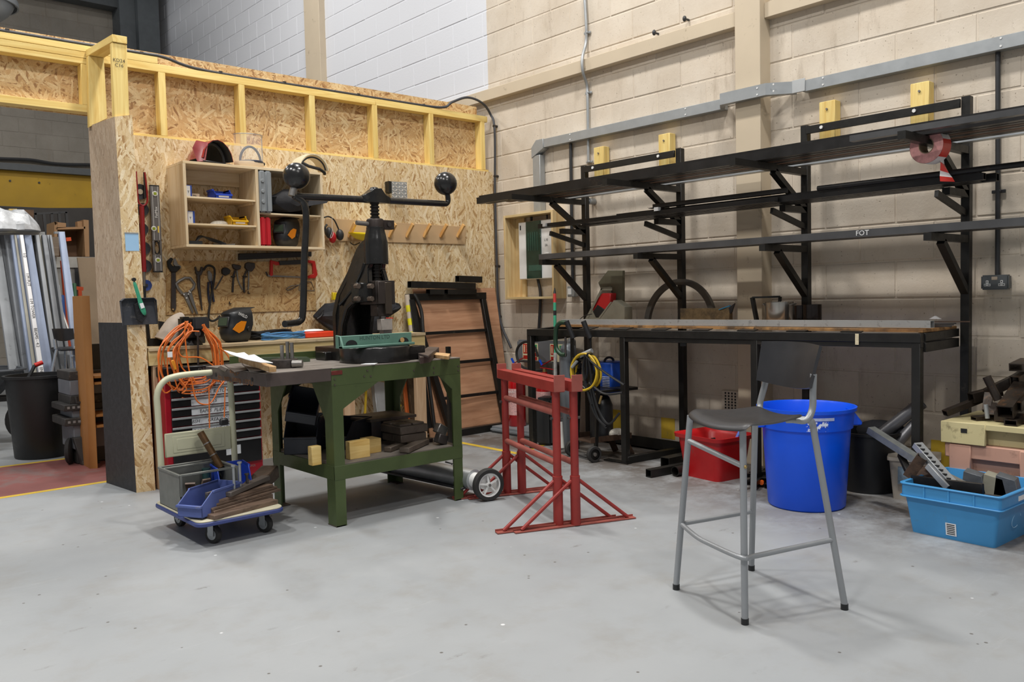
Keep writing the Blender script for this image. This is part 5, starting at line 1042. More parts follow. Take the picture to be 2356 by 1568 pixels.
wp([(446, 614), (449, 613), (452, 624), (458, 624), (461, 613), (465, 614), (466, 622), (462, 631), (460, 634), (453, 634), (449, 630)], .02).build('head', M_dsteel, sp_, bev=.003)
b = MB(); b.tube([at(456, 632, Y=YT - .01), at(457, 658, Y=YT - .01), at(465, 714, Y=YT - .01)], [.014, .012, .004], 10); b.build('shank', M_dsteel, sp_)
b = wt([(468, 621), (475, 612), (484, 611), (493, 618), (493, 640), (488, 670), (483, 700), (480, 725), (482, 735), (490, 738), (500, 733), (506, 726)], .008, YT - .02); b.build('rubber_hose', M_rubber, label='dark rubber hose draped over the tool board hooks', cat='hose')
pl = thing('pump_pliers', 'blue handled slip joint pliers on the tool board', 'pliers', at(482, 660, Y=YT)); wp([(476, 623), (481, 622), (487, 630), (488, 646), (482, 650), (477, 640)], .014).build('jaws', M_steel, pl, bev=.003); M_navy = mat('navy_grip', '20253a', .5)
wt([(480, 648), (479, 670), (481, 690), (484, 702)], .008, YT - .01).build('handle', M_navy, pl); wt([(486, 646), (488, 665), (490, 680), (492, 694)], .008, YT - .01).build('handle', M_navy, pl)
ro = thing('scraper', 'round headed black scraper with thin shank on the tool board', 'tool', at(513, 640, Y=YT)); wp([(508, 620), (513, 615), (522, 616), (529, 622), (526, 630), (517, 634), (509, 630)], .02).build('head', M_blackp, ro, bev=.004); wt([(513, 634), (504, 650), (495, 665)], .005).build('shank', M_dsteel, ro)
for dx, lab, g1 in ((0, 'left locking welding clamp with flat pads on the tool board', 1), (27, 'right locking welding clamp with round jaws on the tool board', 0)):
    t = thing('welding_clamp', lab, 'clamp', at(545 + dx, 640, Y=YT))
    (wp([(532, 609), (534, 607), (553, 611), (551, 619), (543, 622), (535, 618)], .022) if g1 else wp([(562, 606), (568, 603), (584, 605), (585, 615), (577, 625), (567, 622), (561, 616)], .022)).build('jaw', M_dsteel, t, bev=.004)
    wt([(541 + dx, 622), (537 + dx - (3 if not g1 else 0), 640), (535 + dx - (0 if not g1 else 0), 672)], .008).build('handle', M_dsteel, t); wt([(545 + dx, 622), (548 + dx if g1 else 572, 645), ((558 if g1 else 571), 666)], .006).build('handle', M_steel, t)
    wt([(531 + dx, 636), (541 + dx, 636)], .006, YT - .02).build('wing_nut', M_blackp, t)
for px, py, lab in ((571, 673, 'empty black hook on the tool board, upper'), (528, 697, 'empty black hook on the tool board, lower')): wt([(px, py - 4), (px, py + 2), (px + 4, py + 1)], .004, YT - .01, sm=False).build('wall_hook', M_blackp, label=lab, cat='hook')
b = wp([(547, 583), (713, 579), (713, 590), (547, 598)], .03, 5.985); mr = b.build('magnetic_tool_bar', M_blackp, label='long black magnetic tool bar under the cabinet', cat='rail', bev=.003)
for yy in (587, 592): b = MB(); b.bar(at(549, yy + 1, Y=5.953), at(711, yy - 4, Y=5.953), .003, .002, (0, 1, 0)); b.build('groove', M_dark, mr)
hs = thing('hacksaw', 'red handled hacksaw hanging on the tool board', 'saw', at(670, 620, Y=YT)); M_hr = mat('saw_red', 'c2241c', .4, 0, .08)
wp([(706, 598), (722, 600), (728, 632), (722, 640), (705, 640), (707, 634), (718, 630), (716, 606), (707, 604)], .024).build('handle', M_hr, hs, bev=.004); wp([(620, 598), (636, 602), (706, 598), (706, 604), (634, 610), (626, 606), (626, 634), (619, 636)], .018).build('frame', M_hr, hs, bev=.003); wp([(640, 600), (700, 597), (702, 607), (642, 610)], .02, YT - .004).build('spine_grip', M_dark, hs, bev=.002)
wp([(616, 632), (722, 637), (722, 640), (616, 636)], .003, YT - .01).build('blade', M_steel, hs); wt([(612, 625), (616, 634)], .006, sm=False).build('tension_screw', M_dark, hs)
cs = thing('coping_frame', 'thin wire frame and hook hanging under the hacksaw', 'tool', at(690, 660, Y=YT)); wt([(688, 668), (690, 652), (700, 648), (716, 648), (724, 668), (688, 668)], .003, sm=False).build('wire_frame', M_steel, cs); wt([(661, 663), (668, 658), (688, 655), (676, 662), (662, 668), (658, 664)], .004, sm=False).build('wire_hook', M_steel, cs)
YT = 5.995
# grinding discs on a peg row, spirit level, red grabber
g = 'grinding discs hung behind the red pole'; M_disc = mat('disc_black', '2a2a2c', .7, 0, .2, 40, .3, 90)
for i, (px, py, r_, lab) in enumerate(((322, 441, 18, 'topmost grinding disc with pale centre'), (327, 482, 15, 'second grinding disc from the top'), (327, 527, 14, 'third grinding disc from the top'), (331, 571, 15, 'fourth grinding disc from the top'), (334, 612, 15, 'fifth grinding disc from the top'), (336, 656, 13, 'blue rimmed disc, lowest behind the red pole'))):
    c = at(px, py, Y=5.985); rr_ = r_ / FPX * 5.6; B = frame(c, (1, 0, 0), (0, -1, 0)); b = MB(B); b.lathe([(.011, 0), (rr_, 0), (rr_, .006), (rr_ * .45, .003), (.011, .003)], n=32); o = b.build('grinding_disc', M_disc if i < 5 else mat('disc_blue', '233d80', .6), label=lab, cat='disc', group=g)
    b = MB(B); b.lathe([(.0, .003), (.012 if i else .018, .003), (.012 if i else .018, .008), (0, .008)], n=16); b.build('centre', mat('disc_mid', 'b0a28a', .7) if i == 0 else M_disc, o)
rp = thing('reacher_tool', 'red forked lifting tool with long red handle on the partition', 'tool', at(328, 640, Y=5.9)); M_rp = mat('pole_red', '8e1f25', .4, .1, .1); y_ = 5.955
wt([(313, 394), (316, 440), (318, 462), (324, 471), (332, 472), (338, 466), (339, 455), (336, 420), (333, 396)], .006, y_).build('fork', M_rp, rp); wt([(332, 396), (334, 455)], .008, y_ + .012, sm=False).build('inner_arm', M_dark, rp); b = MB(); b.tube([at(326, 474, Y=y_), at(331, 625, Y=y_)], .016, 12); b.build('grip', M_rp, rp); b = MB(); b.tube([at(331, 625, Y=y_), at(331, 658, Y=y_)], .011, 10); b.build('steel_neck', M_steel, rp); b = MB(); b.tube([at(331, 658, Y=y_), at(332, 690, Y=y_)], .013, 10); b.build('end_socket', M_blackp, rp)
sl = thing('spirit_level', 'grey aluminium spirit level hung vertically by the cabinet', 'spirit level', at(358, 526, Y=5.96)); A, B_ = at(353, 427, Y=5.97), at(362, 625, Y=5.97); u_ = (B_ - A).normalized(); s_ = Vector((0, -1, 0)).cross(u_) * -1; s_ = Vector((1, 0, 0)); s_ = (s_ - u_ * s_.dot(u_)).normalized(); L_ = (B_ - A).length; W_ = .031
M_lv = mat('level_grey', '6d6a68', .4, .3, .06); F = Matrix((s_, -u_.cross(s_) if False else Vector((0, -1, 0)), u_)).transposed().to_4x4(); F.translation = A
b = MB(F); b.span((-W_, 0, .004), (W_, .022, L_ * .64)); b.span((-W_, 0, L_ * .80), (W_, .022, L_ - .004)); b.span((-W_, 0, L_ * .64), (-W_ * .55, .022, L_ * .80)); b.span((W_ * .55, 0, L_ * .64), (W_, .022, L_ * .80)); b.build('body', M_lv, sl, bev=.002)
for s in (-.55, .6): b = MB(F); b.span((s * W_ - .001, .022, .006), (s * W_ + .001, .0228, L_ * .63)); b.span((s * W_ - .001, .022, L_ * .81), (s * W_ + .001, .0228, L_ - .006)); b.build('rule_line', M_white, sl)
for k in (0, 1): b = MB(F); zz = -.002 if k == 0 else L_ - .004; b.span((-W_, -.001, zz), (W_, .023, zz + .008)); b.build('end_cap', M_blackp, sl, bev=.001)
b = MB(F); b.tube([Vector((W_ * .55 * math.cos(a), .012, L_ * .72 + L_ * .075 * math.sin(a))) for a in [2 * math.pi * k / 20 for k in range(20)]], .005, 6, closed=True); b.build('handle_slot_rim', M_blackp, sl)
for zz, xx in ((.095, .0), (.50, -.018), (.865, 0)):
    b = MB(F); b.lathe([(.0, 0), (.017, 0), (.017, .004), (0, .004)], (xx, .022, L_ * zz), 20, ax=(0, 1, 0)); v_ = b.build('vial_ring', M_white, sl); b = MB(F); b.span((xx - .010, .026, L_ * zz - .009), (xx + .010, .028, L_ * zz + .009)); b.build('vial', mat('vial_green', '8c9a30', .2), v_)
b = MB(F); b.span((.008, .022, L_ * .47), (.017, .023, L_ * .545)); b.build('yellow_badge', M_yel, sl)
text('lettering', 'FatMax', F @ Vector((.003, .0235, L_ * .31)), -u_, Vector((1, 0, 0)) * -1, .026, M_white, sl)
# light blue tile, dustpan and brush on the stub front
b = wp([(287, 536), (318, 536), (320, 577), (289, 577)], .004, 5.562); o = b.build('blue_card', mat('light_blue_card', '9cc3e4', .5, 0, .03), label='small light blue card fixed to the strand board post', cat='card'); wp([(286, 534), (318, 535), (318, 538), (286, 537)], .005, 5.561).build('card_edge', M_galv, o)
dp = thing('dustpan', 'scuffed dark grey dustpan hanging on the strand board post', 'dustpan', at(318, 715, Y=5.53)); M_dp = mat('dustpan_grey', '43464d', .5, 0, .2, 8, .1, 60, .25, '8a8682', 9)
q = [at(px, py, Y=5.545) for px, py in ((283, 686), (350, 684), (356, 690), (363, 745), (282, 748), (275, 692))]; b = MB(); b.prism(q, (0, .006, 0)); b.build('pan', M_dp, dp, bev=.002)
for (p_, q_) in ((q[0], q[1]), (q[5], q[4]), (q[2], q[3]), (q[0], q[5]), (q[1], q[2])): b = MB(); b.prism([p_, q_, q_ + Vector((0, -.035 if q_.z > 1.1 else -.01, 0)), p_ + Vector((0, -.035 if p_.z > 1.1 else -.02, 0))], (0, 0, -.004)); b.build('pan_wall', M_dp, dp)
br = thing('hand_brush', 'green handled hand brush hanging in front of the dustpan', 'brush', at(323, 690, Y=5.50)); M_gn = mat('brush_green', '3d9a78', .35, 0, .06)
c_ = [at(px, py, Y=5.49) for px, py in ((308, 645), (314, 665), (320, 685), (327, 707), (334, 727))]; b = MB(); rings = []
for p_, w_ in zip(c_, (.011, .013, .011, .022, .012)): rings.append([p_ + Vector((w_ * math.cos(a), .008 * math.sin(a), 0)) for a in [2 * math.pi * k / 10 for k in range(10)]])
b.loft(rings); b.build('handle', M_gn, br, sub=1); b = MB(); b.prism([at(px, py, Y=5.50) for px, py in ((311, 700), (324, 692), (338, 728), (328, 742), (317, 735))], (0, .03, 0)); b.build('bristles', mat('bristle', '222326', .9, 0, .4, 60, .6, 120), br); b = MB(); b.prism([at(px, py, Y=5.478) for px, py in ((321, 698), (329, 696), (333, 707), (325, 710))], (0, -.001, 0)); b.build('price_label', M_paper, br); b = MB(); b.cyl(c_[0] + Vector((0, -.009, .006)), c_[0] + Vector((0, .009, .006)), .012, 12); b.build('hang_ring', M_blackp, br)
# peg rail with hooks, checker plate sample, ear defenders, yellow hat
pr_ = thing('peg_rail', 'pale fibreboard peg rail with slanted wooden pegs', 'peg rail', at(910, 530, Y=5.99)); wp([(748, 502), (1071, 522), (1068, 562), (748, 553)], .012, 5.999).build('backboard', mat('mdf', 'bd9f78', .7, 0, .05, 5, .03), pr_, bev=.001); M_peg = wood('peg_wood', 'd9b070', 'c08f50', 'z')
for px in (812, 905, 945, 985, 1023, 1062):
    A = at(px - 10, 545, Y=5.985); B_ = A + Vector((.02, -.075, .105)); b = MB(); b.bar(A, B_, .018, .038, (0, 1, 0)); b.build('peg', M_peg, pr_, bev=.002)
cp = thing('checker_plate_sample', 'square aluminium checker plate on a black bracket', 'metal sample', at(915, 436, Y=5.95)); b = MB(); b.prism([at(px, py, Y=5.93) for px, py in ((901, 417), (936, 419), (937, 456), (902, 455))], (0, .004, 0)); pc = b.build('plate', M_alu, cp); b = MB()
for i in range(5):
    for j in range(5):
        c = at(905 + i * 7, 422 + j * 7.4 + i * .3, Y=5.929); a = math.radians(45 if (i + j) % 2 else -45); d = Vector((math.cos(a), 0, math.sin(a))) * .009; b.bar(c - d * 1.15, c + d * 1.15, .006, .005, (0, 1, 0))
b.build('raised_pattern', mat('tread', 'd8d2c8', .35, .2, .05), pc, kind='stuff'); b = MB(); b.prism([at(px, py, Y=5.93) for px, py in ((894, 416), (901, 417), (902, 444), (895, 441))], (.006, .065, 0)); b.build('bracket', M_black, cp)
ed = thing('ear_defenders', 'red and black ear defenders hanging beside the cabinet', 'ear defenders', at(765, 540, Y=5.93)); wt([(746, 500), (756, 498), (768, 505), (776, 520), (784, 540)], .006, 5.93).build('headband', M_blackp, ed); wt([(752, 516), (748, 524), (750, 540)], .008, 5.95).build('headband', M_blackp, ed)
for px, py, m, w_ in ((765, 546, mat('defender_red', 'b3161c', .35, 0, .05), .03), (782, 540, M_dark, .032), (757, 535, M_dark, .028)):
    c = at(px, py, Y=5.92); b = MB(); b.ell(c, (w_, .03, .045), 18, 12); b.build('ear_cup', m, ed)
wt([(764, 500), (764, 530), (760, 545), (763, 546), (767, 534), (764, 525)], .0015, 5.885, 5).build('cord', M_white, ed)
b = MB(); c = at(845, 536, Y=5.83); 
b.lathe([(.15, 0), (.148, .008), (.132, .02), (.10, .045), (.05, .06), (0, .065)], c, 32, T=None, ax=(0.0, .12, -.99)); b.build('hard_hat', mat('hat_yellow', 'e6cf10', .35, 0, .04), label='yellow hard hat hanging on the peg rail behind the press', cat='hard hat')
b = wt([(806, 558), (815, 563), (828, 558)], .004, 5.90); b.build('chin_strap', M_rubber, [x for x in WM if x.name == 'hard_hat'][0])
# hanging overalls behind the press and yellow tape cap
jk = thing('black_overalls', 'bundled black work jacket hanging behind the press', 'jacket', at(820, 730, Y=5.9)); M_jk = mat('jacket_fabric', '26272c', .75, 0, .25, 9, .8, 16)
rj = random.Random(3)
for nm, pl in (('left_sleeve', [(721, 726, 728, 735), (733, 711, 742, 748), (748, 700, 760, 762), (764, 695, 775, 772), (784, 690, 790, 768)]), ('body', [(775, 690, 778, 770), (800, 688, 800, 780), (830, 686, 832, 782), (862, 688, 865, 772), (888, 694, 886, 745)]), ('right_sleeve', [(870, 692, 870, 735), (890, 690, 885, 733), (905, 693, 900, 724), (916, 698, 912, 716), (922, 704, 921, 710)])):
    b = MB(); rings = []
    for ax_, ay_, bx_, by_ in pl:
        p_, q_ = at(ax_, ay_, Y=5.90), at(bx_, by_, Y=5.90); m_ = (p_ + q_) / 2; h_ = (p_ - q_).length / 2; u_ = (p_ - q_).normalized(); k0 = rj.uniform(0, 6)
        rings.append([m_ + u_ * h_ * math.cos(a) * (1 + .10 * math.sin(3 * a + k0)) + Vector((0, min(.06, h_) * math.sin(a) * (1 + .35 * math.sin(5 * a + k0)), 0)) for a in [2 * math.pi * k / 18 for k in range(18)]])
    b.loft(rings); b.build(nm, M_jk, jk, smooth=25)
wt([(733, 722), (744, 712), (740, 725), (730, 733)], .006, 5.84).build('strap', M_blackp, jk)
b = wp([(762, 672), (780, 674), (774, 690), (762, 690)], .03, 5.97); b.build('yellow_can', mat('can_yellow', 'e0c418', .4), label='yellow can showing left of the press body', cat='can', bev=.003)
# ------------------------------------------------------------------ things on the timber bench
zb = zb1
vs_ = thing('bench_vise', 'black engineers vise draped with an orange extension lead', 'vise', (2.10, 5.62, zb)); p = at(450, 745, Y=5.55)
b = MB(); b.span((p.x - .03, 5.50, p.z - .04), (p.x + .075, 5.62, p.z + .045)); b.build('moving_jaw', M_dark, vs_, bev=.01, seg=2); b = MB(); b.span((p.x - .10, 5.52, p.z - .03), (p.x - .035, 5.60, p.z + .05)); b.build('fixed_jaw', M_black, vs_, bev=.012, seg=2)
b = MB(); b.lathe([(.075, 0), (.07, .02), (.05, .05), (.045, .14)], (p.x - .01, 5.62, zb), 20); b.span((p.x - .07, 5.53, zb + .05), (p.x + .05, 5.68, p.z - .03)); b.build('base', M_black, vs_, bev=.006); b = MB(); b.tube([at(455, 762, Y=5.47), at(456, 845, Y=5.47)], .007, 8); b.build('tommy_bar', M_dsteel, vs_); b = MB(); b.cyl(at(455, 766, Y=5.47), at(455, 766, Y=5.52), .02, 14); b.build('screw_head', M_dsteel, vs_)
# orange extension lead: many loops hung over the vise
M_oc = mat('orange_cable', 'd9702a', .45, 0, .06); rl = random.Random(11); b = MB(); Yc = 5.44; loops = []
for i in range(15):
    t_ = i / 14; ltop = (rl.uniform(425, 440), rl.uniform(738, 752)); rtop = (rl.uniform(464, 470), rl.uniform(742, 758))
    xl_, xr_2 = 363 + rl.uniform(0, 46), 488 + rl.uniform(0, 26); ym = 800 + rl.uniform(0, 60); yb_ = rl.uniform(868, 918)
    d_ = rl.uniform(-.07, .05)
    pts = [ltop, (xl_ + 34, 762 + rl.uniform(-6, 6)), (xl_ + 6, 795), (xl_, ym), (xl_ + 14, ym + 45), (xl_ + 40, yb_ - 12), (432 + rl.uniform(-15, 15), yb_), (470, yb_ - 4), (xr_2 - 12, yb_ - 24), (xr_2, ym + 25), (xr_2 - 4, 800), (xr_2 - 14, 778), rtop]
    b.tube(curve([at(x, y, Y=Yc + d_ + .03 * math.sin(k + i)) for k, (x, y) in enumerate(pts)], 5), .0046, 6)
for pts in ([(432, 740), (425, 760), (427, 790), (435, 850), (450, 880)], [(458, 762), (440, 762), (428, 772), (412, 800), (420, 820), (460, 822), (490, 840), (500, 850)], [(440, 870), (452, 920), (475, 930), (490, 920), (505, 890), (522, 870)], [(505, 800), (520, 812), (530, 830), (533, 850)]):
    b.tube(curve([at(x, y, Y=5.36) for x, y in pts], 5), .0046, 6)
oc = b.build('extension_lead', M_oc, label='tangled orange extension lead looped over the vise', cat='cable')
for a_, c_ in (((481, 892), (482, 984)), ((518, 890), (516, 960))): q_ = MB(); q_.tube([at(*a_, Y=5.33), at(*c_, Y=5.33)], .004, 6); q_.build('hanging_end', M_oc, oc)
b = MB(); b.box(at(515, 970, Y=5.33), (.055, .035, .045)); b.build('plug', M_blackp, oc, bev=.008); b = MB(); b.box(at(391, 815, Y=5.34), (.03, .002, .035)); b.build('paper_tag', M_paper, oc); b = MB(); b.bar(at(396, 828, Y=5.34), at(404, 850, Y=5.34), .016, .02); b.build('socket_end', mat('amber', 'd98a22', .4), oc, bev=.004)
# pale extraction hose/cone, black angle stand
b = MB(); pts = [at(x, y, Y=5.75) for x, y in ((381, 785), (390, 765), (400, 745), (414, 732), (422, 728))]; b.tube(curve(pts, 4), [.075 - .0028 * k for k in range(17)], 18); b.build('fabric_sleeve', mat('dusty_fabric', 'b9ada0', .85, 0, .15, 12, .4, 30), label='dusty pale fabric sleeve slumped behind the vise', cat='sleeve')
st_ = thing('black_angle_stand', 'black steel angle frame standing at the left bench end', 'stand', at(350, 795, Y=5.75)); b = MB(); b.bar(at(338, 742, Y=5.8), at(343, 795, Y=5.8), .02, .02, (0, 1, 0)); b.build('upright', M_black, st_); b = MB(); b.span((at(340, 790, Y=5.8).x, 5.78, zb + .002), (at(470, 790, Y=5.8).x, 5.82, zb + .05)); b.build('rail', M_black, st_); b = MB(); b.prism([at(x, y, Y=5.86) for x, y in ((365, 738), (390, 742), (390, 762), (367, 758))], (0, .02, 0)); b.build('bristle_block', M_blackp, st_)
def coil(name, c, rx, ry, n, r, m, lab, seed, zr=.03, parent=None):
    q = random.Random(seed); b = MB(); pts = []
    for i in range(n * 12 + 1):
        a = 2 * math.pi * i / 12; k = i // 12; f = 1 - .22 * q.random() * (1 if i % 3 else .3)
        pts.append(Vector(c) + Vector((rx * f * math.cos(a), ry * f * math.sin(a), zr * (i / (n * 12)) + .006 * math.sin(3 * a + k) + r)))
    b.tube(curve(pts, 2), r, 6); return b.build(name, m, parent, label=lab, cat='cable')
c = at(628, 778, Z=zb); coil('black_cable_coil', (2.76, 5.84, zb), .17, .09, 6, .0065, M_blackp, 'coil of black cable behind the blue cable coil', 4, .06); coil('blue_cable_coil', (2.80, 5.70, zb), .17, .07, 8, .0048, mat('blue_cable', '4f86b8', .45, 0, .06), 'coil of light blue cable on the timber bench', 5, .045)
b = MB(); A = at(700, 777, Y=5.7); x_ = A.x; rt = thing('red_tray', 'orange red plastic tray with tissue on the timber bench', 'tray', (x_ + .15, 5.74, zb)); b.box((x_ + .13, 5.75, zb + .022), (.27, .14, .042)); b.build('body', mat('orange_red', 'd63c1c', .4, 0, .06), rt, bev=.006); b = MB(); b.ell((x_ + .10, 5.75, zb + .05), (.09, .05, .014), 12, 6); b.build('tissue', M_paper, rt)
c = Vector((at(887, 772, Y=5.75).x, 5.75, zb)); pc_ = thing('pen_pot', 'pale tapered cup holding a pen and dark tool on the bench', 'cup', c); b = MB(); b.lathe([(0, 0), (.034, 0), (.046, .075), (.049, .078), (.044, .078), (.032, .004), (0, .004)], c, 24); b.build('cup', mat('pale_cup', 'a9b0b6', .4, 0, .05), pc_); b = MB(); b.prism([c + Vector((-.03, 0, .05)), c + Vector((.02, 0, .05)), c + Vector((.005, 0, .17)), c + Vector((-.028, 0, .17))], (0, .02, 0)); b.build('navy_tool', M_navy, pc_); b = MB(); b.cyl(c + Vector((-.04, -.01, .125)), c + Vector((.07, -.01, .12)), .004, 6); b.build('red_pen', M_hr, pc_)

# ------------------------------------------------------------------ things leaning in the corner
M_plyp = wood('pink_ply', 'c79a78', 'ad7f5f', 'x', knots=False)
lp = thing('plywood_sheet', 'pinkish plywood sheet leaning against the partition corner', 'board', at(1060, 990, Y=5.8)); 
q = [at(1112, 682, Y=5.985), at(960, 682, Y=5.985)]; p0, p1 = fl(1160, 985), Vector((4.28, 5.79, 0)); z_t = 1.27
b = MB(); b.prism([(4.15, 5.80, .004), (5.06, 5.76, .004), (5.06, 5.975, z_t), (4.15, 5.985, z_t)], (0, .009, .0)); b.build('sheet', M_plyp, lp)
fr = thing('black_steel_frame', 'black steel ladder-like frame leaning on the plywood sheet', 'frame', (4.6, 5.78, 0)); fa, fb_, fc, fd = Vector((4.44, 5.72, .03)), Vector((4.93, 5.72, .03)), Vector((4.885, 5.955, 1.20)), Vector((4.10, 5.965, 1.20))
fa = at(1020, 995, Y=5.74); fa.z = .03; L_b = at(1040, 1000, Y=5.74)
b = MB(); b.bar(fd + Vector((-.03, 0, 0)), fc + Vector((.03, 0, .0)), .06, .06); b.build('top_rail', M_black, fr, bev=.002); b = MB(); b.bar(fc, fb_, .045, .05, (1, 0, 0)); b.build('side_rail', M_black, fr, bev=.002); b = MB(); b.bar(fd, Vector((4.32, 5.72, .03)), .045, .05, (1, 0, 0)); b.build('side_rail', M_black, fr, bev=.002); b = MB(); b.bar(Vector((4.30, 5.72, .03)), fb_ + Vector((.04, 0, 0)), .06, .06); b.build('bottom_rail', M_black, fr, bev=.002)
for k, (yl, yr) in enumerate(((768, 760), (836, 828), (912, 903))):
    z = at(1110, yr, Y=5.84).z; f = 1 - (z - .03) / 1.17; R1 = fc.lerp(fb_, f); L1 = fd.lerp(Vector((4.32, 5.72, .03)), f); b = MB(); b.bar(L1, R1, .02, .026); b.build('rung', M_black, fr, bev=.001)
b = MB(); b.bar(at(945, 690, Y=5.92), at(985, 985, Y=5.68), .05, .06, (1, 0, 0)); b.build('box_section', M_black, label='black box section leaning left of the steel frame', cat='steel bar', bev=.002); b = MB(); b.tube(curve([at(952, 676, Y=5.9), at(960, 690, Y=5.88), at(970, 720, Y=5.85), at(975, 780, Y=5.8), at(1000, 985, Y=5.62)], 4), .016, 8); b.build('bent_bar', M_black, label='bent black bar leaning in front of the box section', cat='steel bar')
g = 'black box section offcuts stacked on the frame top'
for (x0_, y0_, x1_, y1_, h_, lab) in ((942, 654, 1090, 658, .055, 'long black offcut across the stack over the frame'), (1052, 641, 1105, 643, .055, 'short black offcut on the very top of the stack'), (985, 671, 1018, 671, .045, 'left black block between frame and long offcut'), (1026, 671, 1092, 671, .045, 'right black block between frame and long offcut')):
    A, B_ = at(x0_, y0_, Y=5.93), at(x1_, y1_, Y=5.93); b = MB(); b.hollow(A, B_, .06, h_, .004); b.build('box_offcut', M_black, label=lab, cat='steel bar', group=g)
# tubes with yellow print, wooden posts and bars seen through the table
tb2 = thing('cardboard_tube', 'tall pale tube with yellow printed tape leaning by the black bars', 'tube', at(950, 985, Y=5.8)); A, B_ = at(936, 678, Y=5.93), at(975, 985, Y=5.72); b = MB(); b.tube([A, B_], .022, 14); b.build('tube', mat('tube_card', 'bdb0a0', .6, 0, .08), tb2); b = MB(); d = B_ - A
for f in (.08, .18, .28, .55, .72): b.tube([A + d * f, A + d * (f + .05)], .0227, 14)
b.build('yellow_tape', mat('tape_yellow', 'd8d020', .45), tb2, kind='stuff')
for i, (xa_, ya, xb_, yb2, w_, m, n, lab) in enumerate(((868, 880, 880, 985, .10, M_alu, 'aluminium_section', 'grey aluminium section leaning behind the table, left'), (843, 880, 838, 985, .02, mat('tool_yellow', 'c9a628', .45), 'yellow_bar', 'thin yellow bar behind the table shelf, left'), (905, 870, 912, 990, .03, M_navy, 'navy_post', 'navy post with small holes behind the table'), (930, 875, 940, 985, .035, mat('crowbar_orange', 'c2612a', .5), 'orange_bar', 'orange and black pinch bar leaning behind the table'), (944, 870, 960, 985, .09, wood('old_post', '7b6348', '5d4834', 'z', dirt=.2), 'wooden_post', 'brown wooden post leaning behind the table'))):
    b = MB(); b.bar(at(xa_, ya, Y=5.86), at(xb_, yb2, Y=5.72), w_, w_ * .5, (0, 1, 0)); b.build(n, m, label=lab, cat='bar', bev=.002)
b = MB(); b.tube(curve([at(920, 930, Y=5.6), at(910, 960, Y=5.6), at(900, 985, Y=5.6)], 4), .014, 8); b.build('yellow_strap', MATS['tool_yellow'], label='yellow curved handle behind the table shelf, right', cat='handle')
b = MB(); A = at(1031, 797, Y=5.3); b.bar(A, A + Vector((.02, .03, -A.z)), .03, .03, (0, 1, 0)); b.build('black_post', M_black, label='black square post leaning right of the table, top showing', cat='steel bar')

# ------------------------------------------------------------------ trestles
M_red = mat('trestle_red', '96302a', .5, .05, .15, 7, .1, 60, .12, '5a2a22', 12); M_redp = mat('trestle_dusty', '9c5248', .6, .05, .15, 10, .1, 60)
def trestle(o, ux, lab, side):
    o = Vector(o); u = Vector(ux).normalized(); v = Vector((-u.y, u.x, 0)); L = .78
    t = thing('builders_trestle', lab, 'trestle', frame(o, u, (0, 0, 1)), 'red steel builders trestles')
    for k in (0, L):
        c = o + u * k; b = MB(); b.tube([c + Vector((0, 0, .006)), c + Vector((0, 0, .26)), c + Vector((0, 0, .261)), c + Vector((0, 0, .70))], [.026, .026, .021, .021], 16); lg = b.build('leg', M_red, t)
        for s in (-1, 1):
            b = MB(); e_ = c + v * s * .30 + Vector((0, 0, .012)); tp_ = c + v * s * .022 + Vector((0, 0, .235)); b.tube([e_, tp_], .0095, 8); b.build('brace', M_red, t)
        b = MB(); b.bar(c - v * .34 + Vector((0, 0, .005)), c + v * .34 + Vector((0, 0, .005)), .04, .005); b.bar(c - v * .34 + u * .018 + Vector((0, 0, .01)), c + v * .34 + u * .018 + Vector((0, 0, .01)), .004, .014); b.build('foot_bar', M_redp, t)
        b = MB(); b.cyl(c + v * .034 + Vector((0, 0, .56)), c - v * .034 + Vector((0, 0, .56)), .007, 8); b.build('pin', M_dsteel, t)
        b = MB(); b.bar(c + u * (-.048 if k == 0 else .048) + Vector((0, 0, .70)), c + u * (-.048 if k == 0 else .048) + Vector((0, 0, .785)), .06, .006, u); b.build('end_stop', M_redp, t, bev=.001)
    b = MB(); b.bar(o - u * .05 + Vector((0, 0, .725)), o + u * (L + .05) + Vector((0, 0, .725)), .055, .055); b.build('head_beam', M_red, t, bev=.002)
    for z in (.325, .585): b = MB(); b.tube([o + u * .02 + Vector((0, 0, z)), o + u * (L - .02) + Vector((0, 0, z))], .0165, 10); b.build('rail', M_redp, t)
trestle((3.071, 3.026, 0), (.28, .722, 0), 'red steel trestle, the nearer to the stool of the pair', 1)
trestle((3.003, 3.085, 0), (.28, .722, 0), 'red steel trestle, the nearer to the work table of the pair', -1)
# silver magnetic sweeper under the table
sw = thing('magnetic_sweeper', 'long silver roller sweeper with white spoked wheel under the table', 'sweeper', (3.05, 4.2, 0)); A, B_ = Vector((3.02, 4.72, .11)), Vector((3.08, 3.87, .11))
b = MB(); b.cyl(A, B_, .062, 24); b.build('drum', M_alu, sw); b = MB(); b.bar(A + Vector((0, 0, -.045)), B_ + Vector((0, .03, -.045)), .16, .012); b.build('skid_plate', M_dark, sw, bev=.002); b = MB(); b.cyl(B_, B_ + Vector((.008, -.09, 0)), .045, 20); b.build('end_housing', M_white, sw)
wc_ = at(1126, 1119, Y=3.76); wc_ = Vector((3.10, 3.765, .095)); ax_ = Vector((-.25, -1, 0)).normalized(); B = frame(wc_, ax_.orthogonal(), ax_)
b = MB(B); b.lathe([(.070, -.022), (.090, -.022), (.095, -.015), (.095, .015), (.090, .022), (.070, .022)], n=40); wh = b.build('wheel', M_rubber, sw); b = MB(B); b.lathe([(.062, -.016), (.0705, -.018), (.0705, .018), (.062, .016)], n=36); b.lathe([(0, -.012), (.014, -.012), (.014, .02), (0, .02)], n=16); b.build('rim', M_white, wh)
